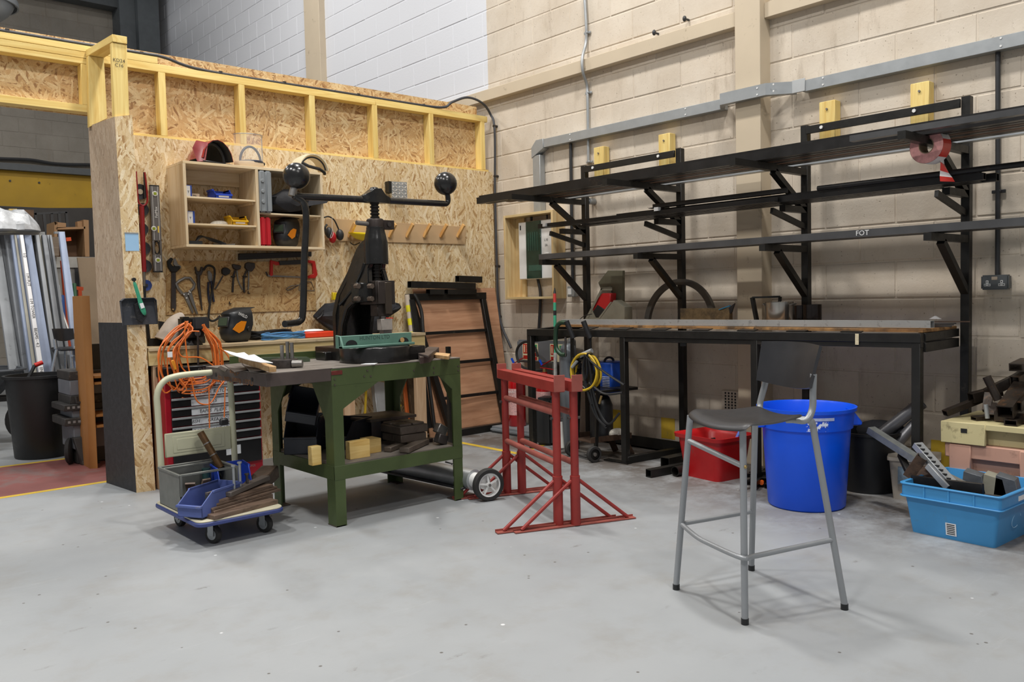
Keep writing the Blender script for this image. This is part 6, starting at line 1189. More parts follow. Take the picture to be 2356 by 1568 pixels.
for k in range(5): a = 2 * math.pi * k / 5 + .3; b = MB(B); b.bar((.012 * math.cos(a), .012 * math.sin(a), .008), (.064 * math.cos(a), .064 * math.sin(a), .006), .010, .008); b.build('spoke', M_white, wh)
b = MB(B); b.lathe([(0, .018), (.009, .018), (.009, .026), (0, .028)], n=10); b.build('axle_nut', M_steel, wh); b = MB(); b.tube([at(1025, 1062, Y=4.2), at(1040, 1066, Y=4.15), at(1035, 1080, Y=4.15)], .006, 6); b.build('lever', M_dark, sw)

# ------------------------------------------------------------------ bar stool
M_seat = mat('stool_plastic', '2a2a2d', .38, 0, .12, 5, .05, 90, .08, '5b5a58', 9); M_leg = mat('silver_tube', '9b9ea1', .38, .35, .05, 5, .02)
ST = thing('bar_stool', 'black plastic seated bar stool with silver tube legs', 'stool', (2.80, 1.81, 0)); f0 = [fl(1556, 1355), fl(1714, 1435), fl(1943, 1401), fl(1729, 1311)]; zs_ = .70
tops = [at(1588, 955, Z=zs_), at(1709, 985, Z=zs_), at(1850, 966, Z=zs_ + .005), None]; tops[3] = tops[0] + (tops[2] - tops[1]) + Vector((.02, .02, 0)); tops[3] = at(1722, 950, Z=zs_)
c_seat = (tops[0] + tops[1] + tops[2] + tops[3]) / 4; r = .0125
def stub(i): return f0[i] + Vector((0, 0, .02))
rb0 = at(1868, 895, D=3.12); lb0 = at(1747, 880, D=3.42)
def kneeup(i, back): 
    t0 = tops[i]; f_ = stub(i); d = (f_ - t0); return t0
# front legs
for i in (0, 1): b = MB(); b.tube([stub(i), tops[i]], r, 12); b.build('leg', M_leg, ST)
# rear legs bend at the seat and run into the backrest
TRp, TLp = at(1892, 797, Y=1.58), at(1755, 785, Y=1.887); BRp, BLp = at(1868, 893, Y=1.585), at(1743, 874, Y=1.90); rear = Vector((.953, -.304, 0))
bt = {2: (BRp + rear * .032 + Vector((-.003, .018, .05)), at(1869, 940, Y=1.60), at(1855, 966, Z=.708)), 3: (BLp + rear * .032 + Vector((.0, -.025, .05)), at(1749, 925, Y=1.905), at(1748, 942, Z=.706))}
tops[3] = at(1728, 950, Z=.70)
for i in (2, 3):
    tp, m1, m2 = bt[i]; kn = at(1870, 978, Z=.685) if i == 2 else tops[3] + Vector((.03, -.0, -.02))
    b = MB(); b.tube([stub(i), stub(i).lerp(kn, .5), kn], r, 12); b.build('leg', M_leg, ST)
    pts = [kn, m2 + Vector((0, 0, -.004)), c_seat.lerp(m2, .75)] ; b = MB(); b.tube(curve([stub(i).lerp(kn, .93), kn, m2.lerp(kn, .3) + Vector((0, 0, .006)), tops[i].lerp(c_seat, .3)], 5), r, 12); b.build('seat_rail', M_leg, ST)
    b = MB(); b.tube(curve([m2.lerp(c_seat, .2), m2, m1, m1.lerp(tp, .5), tp], 5), r, 12); b.build('back_support', M_leg, ST)
for i in range(4): b = MB(); b.cyl(f0[i], f0[i] + Vector((0, 0, .022)), .014, 12); b.build('foot_cap', M_blackp, ST)
def legp(i, z): a, c = stub(i), (tops[i] if i < 2 else (at(1870, 978, Z=.685) if i == 2 else tops[3] + Vector((.03, 0, -.02)))); return a.lerp(c, (z - a.z) / (c.z - a.z))
b = MB(); b.tube([legp(0, .60), legp(1, .565)], .0105, 10); b.build('front_stretcher', M_leg, ST); p = legp(1, .565); b = MB(); b.ell(p + Vector((-.004, -.012, 0)), (.007, .006, .007), 8, 6); b.build('rivet', M_brass, ST)
F_ = legp(0, .265); N_ = legp(1, .245); m_ = (F_ + N_) / 2 + Vector((-.03, -.008, -.008))
b = MB(); b.tube(curve([F_, F_.lerp(m_, .6) + Vector((-.008, 0, -.002)), m_, N_ + Vector((-.02, .0, -.002)), N_ + Vector((.03, -.02, -.004)), N_.lerp(legp(2, .26), .5) + Vector((0, -.01, 0)), legp(2, .26)], 6), .0095, 10); b.build('foot_rail', M_leg, ST)
b = MB(); b.tube([F_, legp(3, .27)], .0095, 10); b.build('foot_rail', M_leg, ST)
# seat: curved shell
b = MB(); rows_ = []
A0_, A1_ = at(1577, 948, Z=.722), at(1712, 985, Z=.715); B0_, B1_ = at(1745, 943, Z=.712), at(1850, 964, Z=.718)
for i in range(11):
    t_ = i / 10; row = []
    for j in range(9):
        s_ = j / 8; p_ = A0_.lerp(A1_, s_).lerp(B0_.lerp(B1_, s_), t_)
        z = .016 * (2 * s_ - 1) ** 2 - .005 + (-.03 * (1 - t_ / .12) ** 2 if t_ < .12 else 0) - .012 * math.sin(math.pi * t_) * 1.0
        out_ = (.03 * (1 - (2 * s_ - 1) ** 2)) * (1 - t_) ; dirf = (A0_ - B0_).normalized(); row.append(p_ + dirf * out_ + Vector((0, 0, z + .012)))
    rows_.append(row)
b.loft(rows_, closed_ring=False, caps=False); b.build('seat', M_seat, ST, solid=.014, sub=1, smooth=60)
# backrest
b = MB(); rows_ = []; bow = ((TLp - TRp).cross(Vector((0, 0, 1)))).normalized(); 
if (bow.dot(c_seat - TLp)) > 0: bow = -bow
for i in range(9):
    t_ = i / 8; row = []
    for j in range(11):
        s_ = j / 10; p_ = TLp.lerp(TRp, s_).lerp(BLp.lerp(BRp, s_), t_); k = 4 * s_ * (1 - s_); row.append(p_ + bow * .045 * k + Vector((0, 0, (.004 if t_ == 0 else 0) * k - .018 * k * t_ ** 3)))
    rows_.append(row)
b.loft(rows_, closed_ring=False, caps=False); b.build('backrest', M_seat, ST, solid=.012, smooth=60)

# ------------------------------------------------------------------ blue bin
BB = thing('round_bin', 'tall round bright blue bin with moulded handles and worn white print', 'bin', (4.27, 2.41, 0)); cB = Vector((4.27, 2.41, 0)); H_ = .55
b = MB(); b.lathe([(0, .0), (.196, 0), (.205, .01), (.232, H_ - .115), (.243, H_ - .112), (.250, H_ - .02), (.262, H_ - .018), (.264, H_), (.252, H_), (.246, H_ - .012), (.226, H_ - .12), (.198, .012), (0, .01)], cB, 64); b.build('body', M_bluebin, BB, smooth=50)
for s in (1, -1):
    d = Vector((.661 * 1, -.75, 0)) if False else Vector((.75, -.661, 0)) * s; n_ = Vector((.661, .75, 0)); c = cB + d * .238; b = MB(); b.prism([c + Vector((0, 0, H_ - .02)) + n_ * .05, c + d * .055 + Vector((0, 0, H_ - .095)) + n_ * .045, c + d * .05 + Vector((0, 0, H_ - .11)) + n_ * .045, c + Vector((0, 0, H_ - .11)) + n_ * .05], -n_ * .10); b.build('handle', M_bluebin, BB, bev=.006)
def wrap(c, r, a0, a1, z0, z1, n=10):
    b = MB(); L0_ = [Vector(c) + Vector((r * math.cos(math.radians(a0 + (a1 - a0) * k / n)), r * math.sin(math.radians(a0 + (a1 - a0) * k / n)), z0)) for k in range(n + 1)]; b.loft([L0_, [p + Vector((0, 0, z1 - z0)) for p in L0_]], closed_ring=False, caps=False); return b
av = math.degrees(math.atan2(-2.41, -4.27))
wrap(cB, .2515, av - 4, av + 34, H_ - .052, H_ - .036).build('white_band', mat('worn_label', 'b9c4e8', .6, 0, .1, 60), BB)
mw = NT('worn_print'); v_ = mw.coord(rand=False); nn = mw.noise(v_, 42, 3, .7); mw.link(mw.ramp(nn, [(.50, 0.0), (.54, 1.0)]), mw.b.inputs['Alpha']); mw.b.inputs['Base Color'].default_value = (.72, .78, .95, 1)
wrap(cB, .2515, av + 0, av + 26, H_ - .108, H_ - .056).build('worn_print', mw.m, BB)
# red mop bucket
RB_ = thing('red_bucket', 'scuffed red rectangular bucket of offcuts under the bench', 'bucket', at(1640, 1080, Z=0)); M_rbk = mat('bucket_red', 'b5161a', .4, 0, .12, 6, .08, 60, .12, '7a4a44', 12); c = Vector((4.53, 3.20, 0)); ang = math.radians(-8); u = Vector((math.cos(ang), math.sin(ang), 0)); v = Vector((-math.sin(ang), math.cos(ang), 0))
def rr(w_, d, z, r, n=4): return [c + u * x + v * y + Vector((0, 0, z)) for x, y in rrect(-w_ / 2, w_ / 2, -d / 2, d / 2, r, n)]
b = MB(); b.loft([rr(.26, .30, 0, .04), rr(.32, .37, .25, .05), rr(.36, .41, .255, .06), rr(.37, .42, .28, .06), rr(.35, .40, .28, .055), rr(.30, .35, .25, .05), rr(.25, .29, .01, .04)], caps=False); b.loft([rr(.25, .29, .01, .04)], caps=True) if False else None; b.prism(rr(.25, .29, .006, .04), (0, 0, .006)); b.build('body', M_rbk, RB_, smooth=50)
for i in range(5): b = MB(); a_ = c + u * R_.uniform(-.08, .08) + v * R_.uniform(-.1, .1); b.bar(a_ + Vector((0, 0, .1)), a_ + Vector((R_.uniform(-.06, .06), R_.uniform(-.1, .1), .235)), .03, .012); b.build('scrap_piece', M_mill, label='steel offcut lying inside the red bucket', cat='scrap', group='steel offcuts inside the red bucket')
b = MB(); b.bar(at(1695, 1012, X=4.5), at(1705, 990, X=4.55), .02, .03); b.build('blue_scraper', mat('blue_tool2', '23449a', .4), label='blue handled tool sticking up in the red bucket', cat='tool', bev=.003)
# tubes on the floor
for p_, q_, k, w_, lab in ((fl(1492, 1098), (4.72, 3.42), 'box', .05, 'small black box section on the floor left of the bucket'), (fl(1530, 1078), (4.80, 3.56), 'box', .075, 'large black box section lying behind the round tube'), (fl(1553, 1096), (4.80, 3.34), 'pipe', .065, 'black round tube on the floor left of the red bucket')):
    b = MB(); z = w_ / 2 + .002; A = Vector((p_.x, p_.y, z)); B_ = Vector((*q_, z)); (b.hollow(A, B_, w_, w_, .004) if k == 'box' else b.pipe(A, B_, w_ / 2, .004)); b.build('steel_tube_offcut', M_black, label=lab, cat='steel tube', group='steel tubes on the floor left of the red bucket')
g = 'small steel tube offcuts heaped right of the red bucket'; q = random.Random(5)
for i in range(13):
    x = 4.36 + q.uniform(0, .22); y = 2.86 + (x - 4.36) * -.2 + q.uniform(-.07, .1); z = .014 + .026 * (i // 5); a = q.uniform(-.35, .45); l = q.uniform(.16, .34); w_ = q.uniform(.022, .034); A = Vector((x - .05, y, z)); B_ = A + Vector((l * math.cos(a), l * math.sin(a), 0)); b = MB(); (b.hollow(A, B_, w_, w_, .002) if i % 3 else b.pipe(A, B_, w_ / 2, .003, 12)); b.build('tube_offcut', M_mill, label='%s black %s tube offcut in the %s layer of the heap by the red bucket' % (('longer', 'shorter')[l < .25], ('round', 'square')[i % 3 > 0], ('bottom', 'middle', 'top')[i // 5]), cat='steel tube', group=g)
b = MB(); b.cyl((4.44, 2.80, .03), (4.53, 2.84, .03), .014, 10); b.build('orange_tube', mat('orange_plastic', 'e2641a', .4), label='orange tube end sticking out of the tube offcut heap', cat='tube')
b = MB(); b.hollow((4.56, 2.78, .05), (5.0, 3.02, .05), .05, .05); b.build('steel_tube_offcut', M_black, label='longer black box section behind the offcut heap', cat='steel tube')
# black round bin with grey tubes
K = thing('round_tub', 'low black round tub holding grey pipe offcuts', 'tub', (4.82, 2.34, 0)); cK = Vector((4.84, 2.33, 0)); b = MB(); b.lathe([(0, 0), (.148, 0), (.172, .33), (.185, .335), (.185, .35), (.165, .35), (.142, .01), (0, .01)], cK, 44); b.build('body', M_blackp, K)
g = 'grey pipe offcuts in the black tub'; M_pipe = mat('grey_pipe', '77777a', .35, .5, .12, 6, .05)
for (a_, c_, r_, lab) in (((1995, 1005), (2122, 925), .036, 'longest grey pipe, leaning out of the black tub'), ((2055, 1010), (2105, 974), .03, 'second grey pipe beside the longest one'), ((2008, 1000), (2022, 990), .028, 'short grey pipe end in the black tub')):
    A = at(*a_, X=4.84); B_ = at(*c_, X=4.93); A.z -= .05; b = MB(); b.pipe(A, B_, r_, .004, 24); b.build('pipe_offcut', M_pipe, label=lab, cat='pipe', group=g)
b = MB(); b.ell(at(2030, 992, X=4.93), (.05, .16, .07), 14, 8); b.build('black_sack', MATS['jacket_fabric'], label='black sack bundled behind the black tub', cat='sack')
# white paint tub
Wt = thing('white_tub', 'grubby white square tub with blue picture label and scrap on top', 'tub', at(2090, 1120, Z=0)); M_wtub = mat('grubby_white', 'b9b0a2', .55, 0, .08, 6, .05, 60, .25, '6d6254', 7)
c = Vector((4.83, 2.06, 0)); u = Vector((.36, -.93, 0)).normalized(); v = Vector((.93, .36, 0)).normalized()
b = MB(); b.loft([rr(.21, .21, 0, .02), rr(.25, .25, .22, .02), rr(.27, .27, .222, .02), rr(.27, .27, .24, .02), rr(.245, .245, .24, .02)], caps=True); b.build('body', M_wtub, Wt, smooth=30)
F = frame(c - v * .121 + Vector((0, 0, .14)), u, (0, 0, 1)); b = MB(F); b.box((-.02, 0, 0), (.12, .003, .10)); b.build('picture_label', mat('picture_blue', '7e93a3', .5, 0, .5, 16, 0, dirt=.3, dcol='3b5a6e', ds=20), Wt)
# blue crate
CB = thing('blue_crate', 'light blue stacking crate full of scrap metal at the right', 'crate', (4.3, 1.58, 0)); M_cb = mat('crate_blue', '3f8fc8', .42, 0, .06, 5, .05, 60, .05, '5b7a8c', 14)
p0_ = fl(2098, 1222); p1_ = fl(2289, 1261); u = (p1_ - p0_).normalized(); v = Vector((-u.y, u.x, 0)); v = v if v.x > 0 else -v; lu = (p1_ - p0_).length; lv = .42; c = p0_ + u * lu / 2 + v * lv / 2; hC = .245
b = MB(); b.loft([rr(lu, lv, 0, .015, 3), rr(lu + .05, lv + .05, hC - .07, .02, 3), rr(lu + .075, lv + .075, hC - .065, .02, 3), rr(lu + .075, lv + .075, hC, .02, 3), rr(lu + .055, lv + .055, hC, .018, 3), rr(lu + .03, lv + .03, hC - .08, .02, 3), rr(lu - .012, lv - .012, .008, .015, 3)], caps=False); b.prism(rr(lu - .01, lv - .01, .004, .015, 3), (0, 0, .006)); b.build('body', M_cb, CB, smooth=30)
b = MB()
for z in (hC - .064, hC - .003):
    ring = rr(lu + .083, lv + .083, z, .02, 3); b.tube(ring, .0045, 6, closed=True)
for k in (-.3, 0, .3): b.bar(c + u * k * lu - v * (lv / 2 + .039) + Vector((0, 0, hC - .064)), c + u * k * lu - v * (lv / 2 + .039) + Vector((0, 0, hC)), .004, .008, u)
b.build('rim_ribs', M_cb, CB)
n_ = -v; F = frame(c - v * (lv / 2 + .0095) + u * .0 + Vector((0, 0, .05)), u, Vector((0, 0, 1)) + n_ * .14); b = MB(F); b.box((0, 0, .0), (.048, .002, .06)); b.build('barcode_label', M_paper, CB); b = MB(F)
for k in range(6): b.box((0, -.0015, -.022 + k * .009), (.036, .001, .004))
b.build('barcode_lines', M_ink, CB, kind='stuff')
F2 = frame(c + u * (lu / 2 + .0165) + v * (-.02) + Vector((0, 0, .10)), v, (0, 0, 1)); b = MB(F2); b.tube([(x * .05, -.0, z * .035) for x, z in [(math.cos(a_), math.sin(a_) * .9 + .3 * math.cos(a_)) for a_ in [2 * math.pi * k / 24 for k in range(20)]]], .0015, 5); b.build('moulded_swoosh', mat('pale_blue', '9cc8e6', .5), CB)
b = MB(F2); b.box((.0, -.022, .107), (.07, .003, .022)); b.build('paper_label', M_paper, CB)
g = 'scrap metal piled in the blue crate'; M_scg = mat('zinc_plate', '8f9391', .35, .6, .15, 20, .15, 90); M_per = mat('dark_angle', '2b2a28', .4, .5, .2, 20, .2)
def sx(A, B_, w_, h_, m, lab, n='scrap_bar', up=(0, 0, 1), hol=False): b = MB(); (b.hollow(A, B_, w_, h_, .003, up) if hol else b.bar(A, B_, w_, h_, up)); return b.build(n, m, label=lab, cat='scrap metal', group=g, bev=0 if hol else .001)
cz = hC
sx(at(2003, 988, X=4.45), at(2112, 1058, X=4.36), .05, .035, M_scg, 'grey zinc bar slanting up left out of the blue crate', hol=True)
A, B_ = at(2110, 1022, X=4.32), at(2195, 1118, X=4.22); su = sx(A, B_, .05, .03, M_alu, 'silver slotted aluminium rail slanting down into the crate', 'slotted_rail')
b = MB(); d = (B_ - A); nrm = Vector((-.8, -.3, .5)).normalized()
for k in range(9): b.box(A + d * (.06 + .1 * k) + Vector((-.018, -.006, .012)), (.012, .02, .006))
b.build('slots', M_ink, su, kind='stuff')
sx(at(2133, 1070, X=4.18), at(2180, 1122, X=4.15), .012, .03, M_alu, 'narrow bright strip left of the slotted rail', 'bright_strip')
sx(at(2170, 1085, X=4.38), at(2245, 1122, X=4.22), .03, .004, M_scg, 'thin grey strip crossing behind the slotted rail', 'grey_strip')
sx(at(2072, 1045, X=4.42), at(2092, 1088, X=4.32), .03, .025, M_per, 'dark round perforated bar at the left of the crate')
sx(at(2090, 1095, X=4.24), at(2122, 1050, X=4.26), .07, .05, M_rust, 'rusty square tube standing at the left of the crate', 'rusty_tube', hol=True)
sx(at(2098, 1104, X=4.2), at(2262, 1125, X=4.14), .02, .05, M_mill, 'long black bar along the crate front edge')
sx(at(2130, 1102, X=4.3), at(2150, 1080, X=4.35), .12, .03, M_rust, 'rusty plate beside the slotted rail', 'rusty_plate')
for i, (x, y, lab) in enumerate(((2242, 1108, 'left grey angle bracket at the crate right'), (2290, 1115, 'right grey angle bracket at the crate right'), (2318, 1118, 'oily grey plate at the far right of the crate'))):
    p = at(x, y, X=4.32); b = MB(); b.prism([p + Vector((0, .06, -.05)), p + Vector((0, -.05, -.05)), p + Vector((0, -.03, .03)), p + Vector((0, .05, .045))], (.05, 0, .01)); b.build('angle_bracket', M_dg if i == 1 else mat('slate_steel', '62666b', .4, .4, .15, 20), label=lab, cat='scrap metal', group=g, bev=.001)
b = MB(); b.span((4.2, 1.42, .02), (4.5, 1.76, .16)); b.build('scrap_fill', M_rust, label='layer of rusty scrap filling the crate below', cat='scrap metal', group=g)
# pink crate, cream pallet crate, heap of box sections
M_pink = mat('pink_plastic', 'c79b88', .5, 0, .06, 5, .05, 60, .22, '8a6a5c', 8); M_crm = mat('cream_plastic2', 'cfc394', .5, 0, .06, 5, .05, 60, .3, '5a4a2e', 10)
PK = thing('pink_crate', 'dusty pink plastic crate under the cream one', 'crate', (4.85, 1.35, 0)); yL2 = 1.79; b = MB()
b.prism([(4.64, .6, 0), (4.64, yL2 - .04, 0), (4.61, yL2 - .01, .30), (4.61, .6, .30)], (.46, 0, 0)); b.build('body', M_pink, PK, bev=.004); b = MB(); b.span((4.585, .6, .30), (5.085, yL2 + .01, .375)); b.build('rim', M_pink, PK, bev=.005)
for y in (1.73, 1.40, 1.08): b = MB(); b.span((4.575, y - .06, .235), (4.615, y + .045, .37)); b.build('corner_block', M_pink, PK, bev=.004)
CRT = thing('cream_crate', 'dirty cream plastic crate with hand hole, stacked on the pink crate', 'crate', (4.85, 1.35, .376)); y2 = 1.815; zc0, zc1 = .376, .487
b = MB(); xs = 4.57; b.span((xs, 1.60, zc0), (xs + .02, y2, zc1)); b.span((xs, 1.18, zc1 - .03), (xs + .02, 1.60, zc1)); b.span((xs, .6, zc0), (xs + .02, 1.42, zc1 - .03)) ; b.span((xs + .02, y2 - .02, zc0), (5.08, y2, zc1 - .018)); b.span((xs + .02, .6, zc1 - .018), (5.08, y2 - .001, zc1 - .0005)); b.span((xs + .05, 1.40, zc0), (xs + .055, 1.62, zc1 - .02)); b.build('body', M_crm, CRT, bev=.005)
for y in (1.70, 1.33): b = MB(); b.box((xs - .001, y, zc0 + .07), (.002, .03, .022)); b.build('square_hole', M_ink, CRT)
g = 'rusty box section offcuts heaped on the cream crate'; M_bs = mat('rusty_box', '3a322c', .35, .5, .45, 9, .25, 50, .3, '6b4a2e', 12)
def hp(A, B_, w_, h_, lab, tube=False, m=None): b = MB(); (b.pipe(A, B_, w_ / 2, .004) if tube else b.hollow(A, B_, w_, h_, .005)); b.build('box_section_offcut', m or M_bs, label=lab, cat='scrap metal', group=g)
X_ = 4.72
hp(at(2174, 950, X=4.70), at(2262, 915, X=4.85), .05, .03, 'lowest left offcut pointing out over the crate edge')
hp(at(2234, 915, X=4.78), at(2300, 898, X=4.9), .055, .05, 'square offcut lying above the lowest left one')
hp(at(2270, 866, X=4.72), at(2297, 920, X=4.72), .042, .042, 'round tube offcut standing tilted in the heap', True)
hp(at(2268, 905, X=4.84), at(2345, 868, X=4.92), .05, .05, 'long offcut rising to the right in the heap')
hp(at(2312, 948, X=4.60), at(2352, 890, X=4.88), .075, .065, 'big square offcut with open dark end facing out')
hp(at(2338, 845, X=4.84), at(2365, 832, X=5.0), .07, .04, 'topmost offcut at the right frame edge')
hp(at(2335, 878, X=4.86), at(2362, 862, X=4.98), .05, .06, 'offcut under the topmost one')
hp(at(2325, 972, X=4.60), at(2370, 960, X=4.9), .06, .03, 'small bright edged box offcut low at the right')
hp(at(2338, 935, X=4.66), at(2368, 905, X=4.9), .05, .05, 'offcut behind the big open square one')
hp(at(2240, 962, X=4.68), at(2305, 955, X=4.8), .05, .02, 'flat dark plate on the cream crate')
hp(at(2276, 905, X=4.80), at(2270, 945, X=4.74), .04, .03, 'short offcut wedged under the round tube')
hp(at(2300, 930, X=4.78), at(2296, 958, X=4.72), .09, .03, 'dark upright channel at the middle of the heap')
b = MB(); A, B_ = at(2268, 930, X=4.68), at(2272, 962, X=4.68); b.cyl(A, B_, .011, 12); b.build('threaded_bolt', M_galv, label='galvanised threaded bolt standing in the heap', cat='bolt')
b = MB(); b.box((4.84, 1.43, zc1 + .03), (.3, .34, .05)); b.build('box_section_offcut', M_bs, label='bottom layer of dark offcuts on the cream crate', cat='scrap metal', group=g)
# ------------------------------------------------------------------ fire point in the corner
fp = thing('fire_point', 'grey plastic fire point stand with two safety signs', 'fire stand', (4.93, 5.3, 0)); M_fp = mat('stand_grey', '6e7276', .5, 0, .06)
b = MB(); b.span((5.00, 4.93, .60), (5.06, 5.63, .80)); b.build('sign_board', M_fp, fp, bev=.015, seg=2)
b = MB(); b.span((5.0, 5.16, .05), (5.05, 5.40, .62)); b.build('back_panel', mat('stand_dark', '47413d', .5), fp, bev=.01)
b = MB(); b.span((4.70, 4.95, 0), (5.06, 5.68, .055)); b.build('foot_tray', mat('foot_grey', '7f8488', .5), fp, bev=.02, seg=2)
b = MB(); b.cyl((4.98, 4.92, .05), (4.98, 4.92, .80), .04, 16); b.ell((4.98, 4.92, .80), (.04, .04, .035), 14, 8); b.build('side_post', mat('post_grey', '85898c', .4), fp)
M_sg, M_sr, M_sgn, M_syl = mat('sign_cream', 'e6dfb8', .5, 0, .02), mat('sign_red', 'c22a20', .5, 0, .04), mat('sign_green', '2f9a5e', .5, 0, .04), mat('sign_dull', 'c9b98e', .5)
for k, (yc_, lab) in enumerate(((5.44, 'a'), (5.09, 'b'))):
    F = frame((4.996, yc_, .70), (0, -1, 0), (0, 0, 1)); b = MB(F); b.box((0, 0, 0), (.20, .004, .15)); sg = b.build('safety_sign', M_sg, fp)
    b = MB(F); b.box((-.058, -.003, .025), (.062, .002, .085)); b.box((-.058, -.003, -.05), (.062, .002, .032)); b.build('red_panel', M_sr, sg)
    for j in range(4): b = MB(F); b.box((.052, -.003, .05 - j * .036), (.07, .002, .028)); b.build('colour_bar', (M_sgn if j == 0 else M_sr) if k == 0 else (M_sgn if j < 2 else M_syl), sg)
    b = MB(F); b.box((-.072, -.0045, .018), (.012, .001, .05)); b.ell((-.072, -.0045, .05), (.006, .001, .008), 8, 5); b.build('extinguisher_symbol', M_sg, sg)
    o_ = F @ Vector((-.045, -.0046, .025)); text('lettering', ('WATER', 'FOAM')[k], o_, (0, 0, 1), (0, 1, 0), .02, M_sg, sg)
M_ext = mat('extinguisher_red', 'b0131a', .22, 0, .05, 4, 0, coat=.4)
def extinguisher(c, lab, hose=True):
    c = Vector(c); t = thing('fire_extinguisher', lab, 'extinguisher', c, 'red fire extinguishers on the fire point'); r = .078
    b = MB(); b.lathe([(0, 0), (r - .006, 0), (r, .008), (r, .36), (r * .93, .40), (r * .7, .44), (r * .35, .465), (.022, .475), (.022, .49), (0, .49)], c, 36); b.build('cylinder', M_ext, t, smooth=50)
    b = MB(); b.cyl(c + Vector((0, 0, .488)), c + Vector((0, 0, .52)), .017, 12); b.build('valve', M_brass, t)
    b = MB(); b.bar(c + Vector((0, .05, .525)), c + Vector((0, -.12, .515)), .02, .008); b.bar(c + Vector((0, .04, .54)), c + Vector((0, -.10, .60)), .018, .007); b.build('squeeze_handle', M_ext, t, bev=.002)
    b = MB(); b.cyl(c + Vector((0, .03, .545)), c + Vector((-.01, .05, .59)), .010, 8); b.build('safety_tag', M_bluebin, t)
    wrap(c, r + .0008, 150, 260, .10, .33).build('white_label', mat('ext_label', 'd7a9a6', .4, 0, .3, 90, 0), t)
    f = Vector((-.75, -.66, 0)); 
    if hose: b = MB(); b.tube(curve([c + Vector((0, .02, .51)), c + Vector((-.02, .12, .5)), c + Vector((-.03, .26, .53)), c + Vector((-.02, .33, .62)), c + Vector((-.02, .30, .70)), c + Vector((-.02, .20, .74)), c + Vector((-.02, .10, .70)), c + Vector((-.02, .06, .62))], 6), .011, 8); b.build('hose', M_rubber, t)
    return t
extinguisher((4.88, 5.50, .056), 'red water extinguisher on the left of the fire point', False)
t2 = extinguisher((4.88, 5.14, .056), 'red extinguisher on the right of the fire point, black hose looped'); 
p = Vector((4.80, 5.52, .0)); text('lettering', 'WATER', (4.81, 5.46, .36), (.66, -.75, 0), (0, 0, 1), .03, M_white, [o for o in WM if o.name == 'fire_extinguisher'][0])
# black tool case, survey pole, G clamps, gas bottle
c = at(1262, 1025, Z=0); tc_ = thing('black_case', 'upright black and grey plastic case behind the bench leg', 'case', c); F = rz(c + Vector((.06, .07, 0)), 25); b = MB(F); b.span((-.09, -.07, 0), (.09, .07, .38)); b.build('body', mat('case_dark', '2c2e30', .5), tc_, bev=.02, seg=2); b = MB(F); b.span((.02, -.075, .01), (.05, -.07, .37)); b.build('grey_seam', M_fp, tc_, bev=.002)
gp = thing('site_pole', 'tall striped pole, red and green on top, worn white below', 'pole', (4.466, 4.585, 0)); A, B_ = Vector((4.47, 4.60, .003)), at(1276, 662, X=4.55); d = B_ - A
for f0_, f1_, m in ((0, .60, mat('worn_white', 'c9c8c2', .6, 0, .2, 30, dirt=.3)), (.60, .72, M_gn), (.72, .76, M_blackp), (.76, .83, M_gn), (.83, .86, M_blackp), (.86, .91, M_gn), (.91, .965, mat('pole_red2', 'c03a34', .5)), (.965, 1, M_blackp)):
    b = MB(); b.cyl(A + d * f0_, A + d * f1_, .014 if f0_ < .6 else .012, 12, .004 if f0_ > .96 else None); b.build('band', m, gp)
gc_ = thing('g_clamp', 'large dark green G clamp gripping the bench rail', 'clamp', at(1285, 780, X=4.36)); b = MB(); b.tube(curve([at(x, y, X=4.37) for x, y in ((1303, 742), (1290, 742), (1281, 752), (1278, 775), (1280, 800), (1290, 814), (1301, 816))], 5), .017, 10); b.build('frame', mat('clamp_green', '26402f', .4, .2, .1), gc_, bev=0); b = MB(); b.cyl(at(1301, 820, X=4.37), at(1301, 775, X=4.39), .009, 10); b.build('screw', M_dsteel, gc_)
for px, lab in ((1303, 'left black clamp handle hooked over the bench rail'), (1342, 'right black clamp handle hooked over the bench rail')):
    t = thing('bar_clamp', lab, 'clamp', at(px, 745, X=4.38)); A, B_ = at(px, 738, X=4.36), at(px + 16, 778, X=4.385); b = MB(); b.tube([A, B_], .019, 12); b.build('handle', M_blackp, t, bev=.002); b = MB(); b.tube([B_, at(px + 17, 830, X=4.40)], .006, 8); b.build('screw', M_black, t)
    b = MB(); b.bar(at(px + 12, 772, X=4.40), at(px + 14, 900, X=4.42), .02, .008, (1, 0, 0)); b.build('bar', M_black, t)
gb = thing('gas_bottle', 'tall grey gas bottle under the left end of the bench', 'gas cylinder', (4.68, 4.66, 0)); b = MB(); b.lathe([(0, 0), (.066, 0), (.07, .01), (.07, .74), (.055, .79), (.03, .81), (0, .81)], (4.68, 4.66, 0), 30); b.build('body', mat('bottle_grey', '747a80', .4, .1, .08), gb, smooth=50)

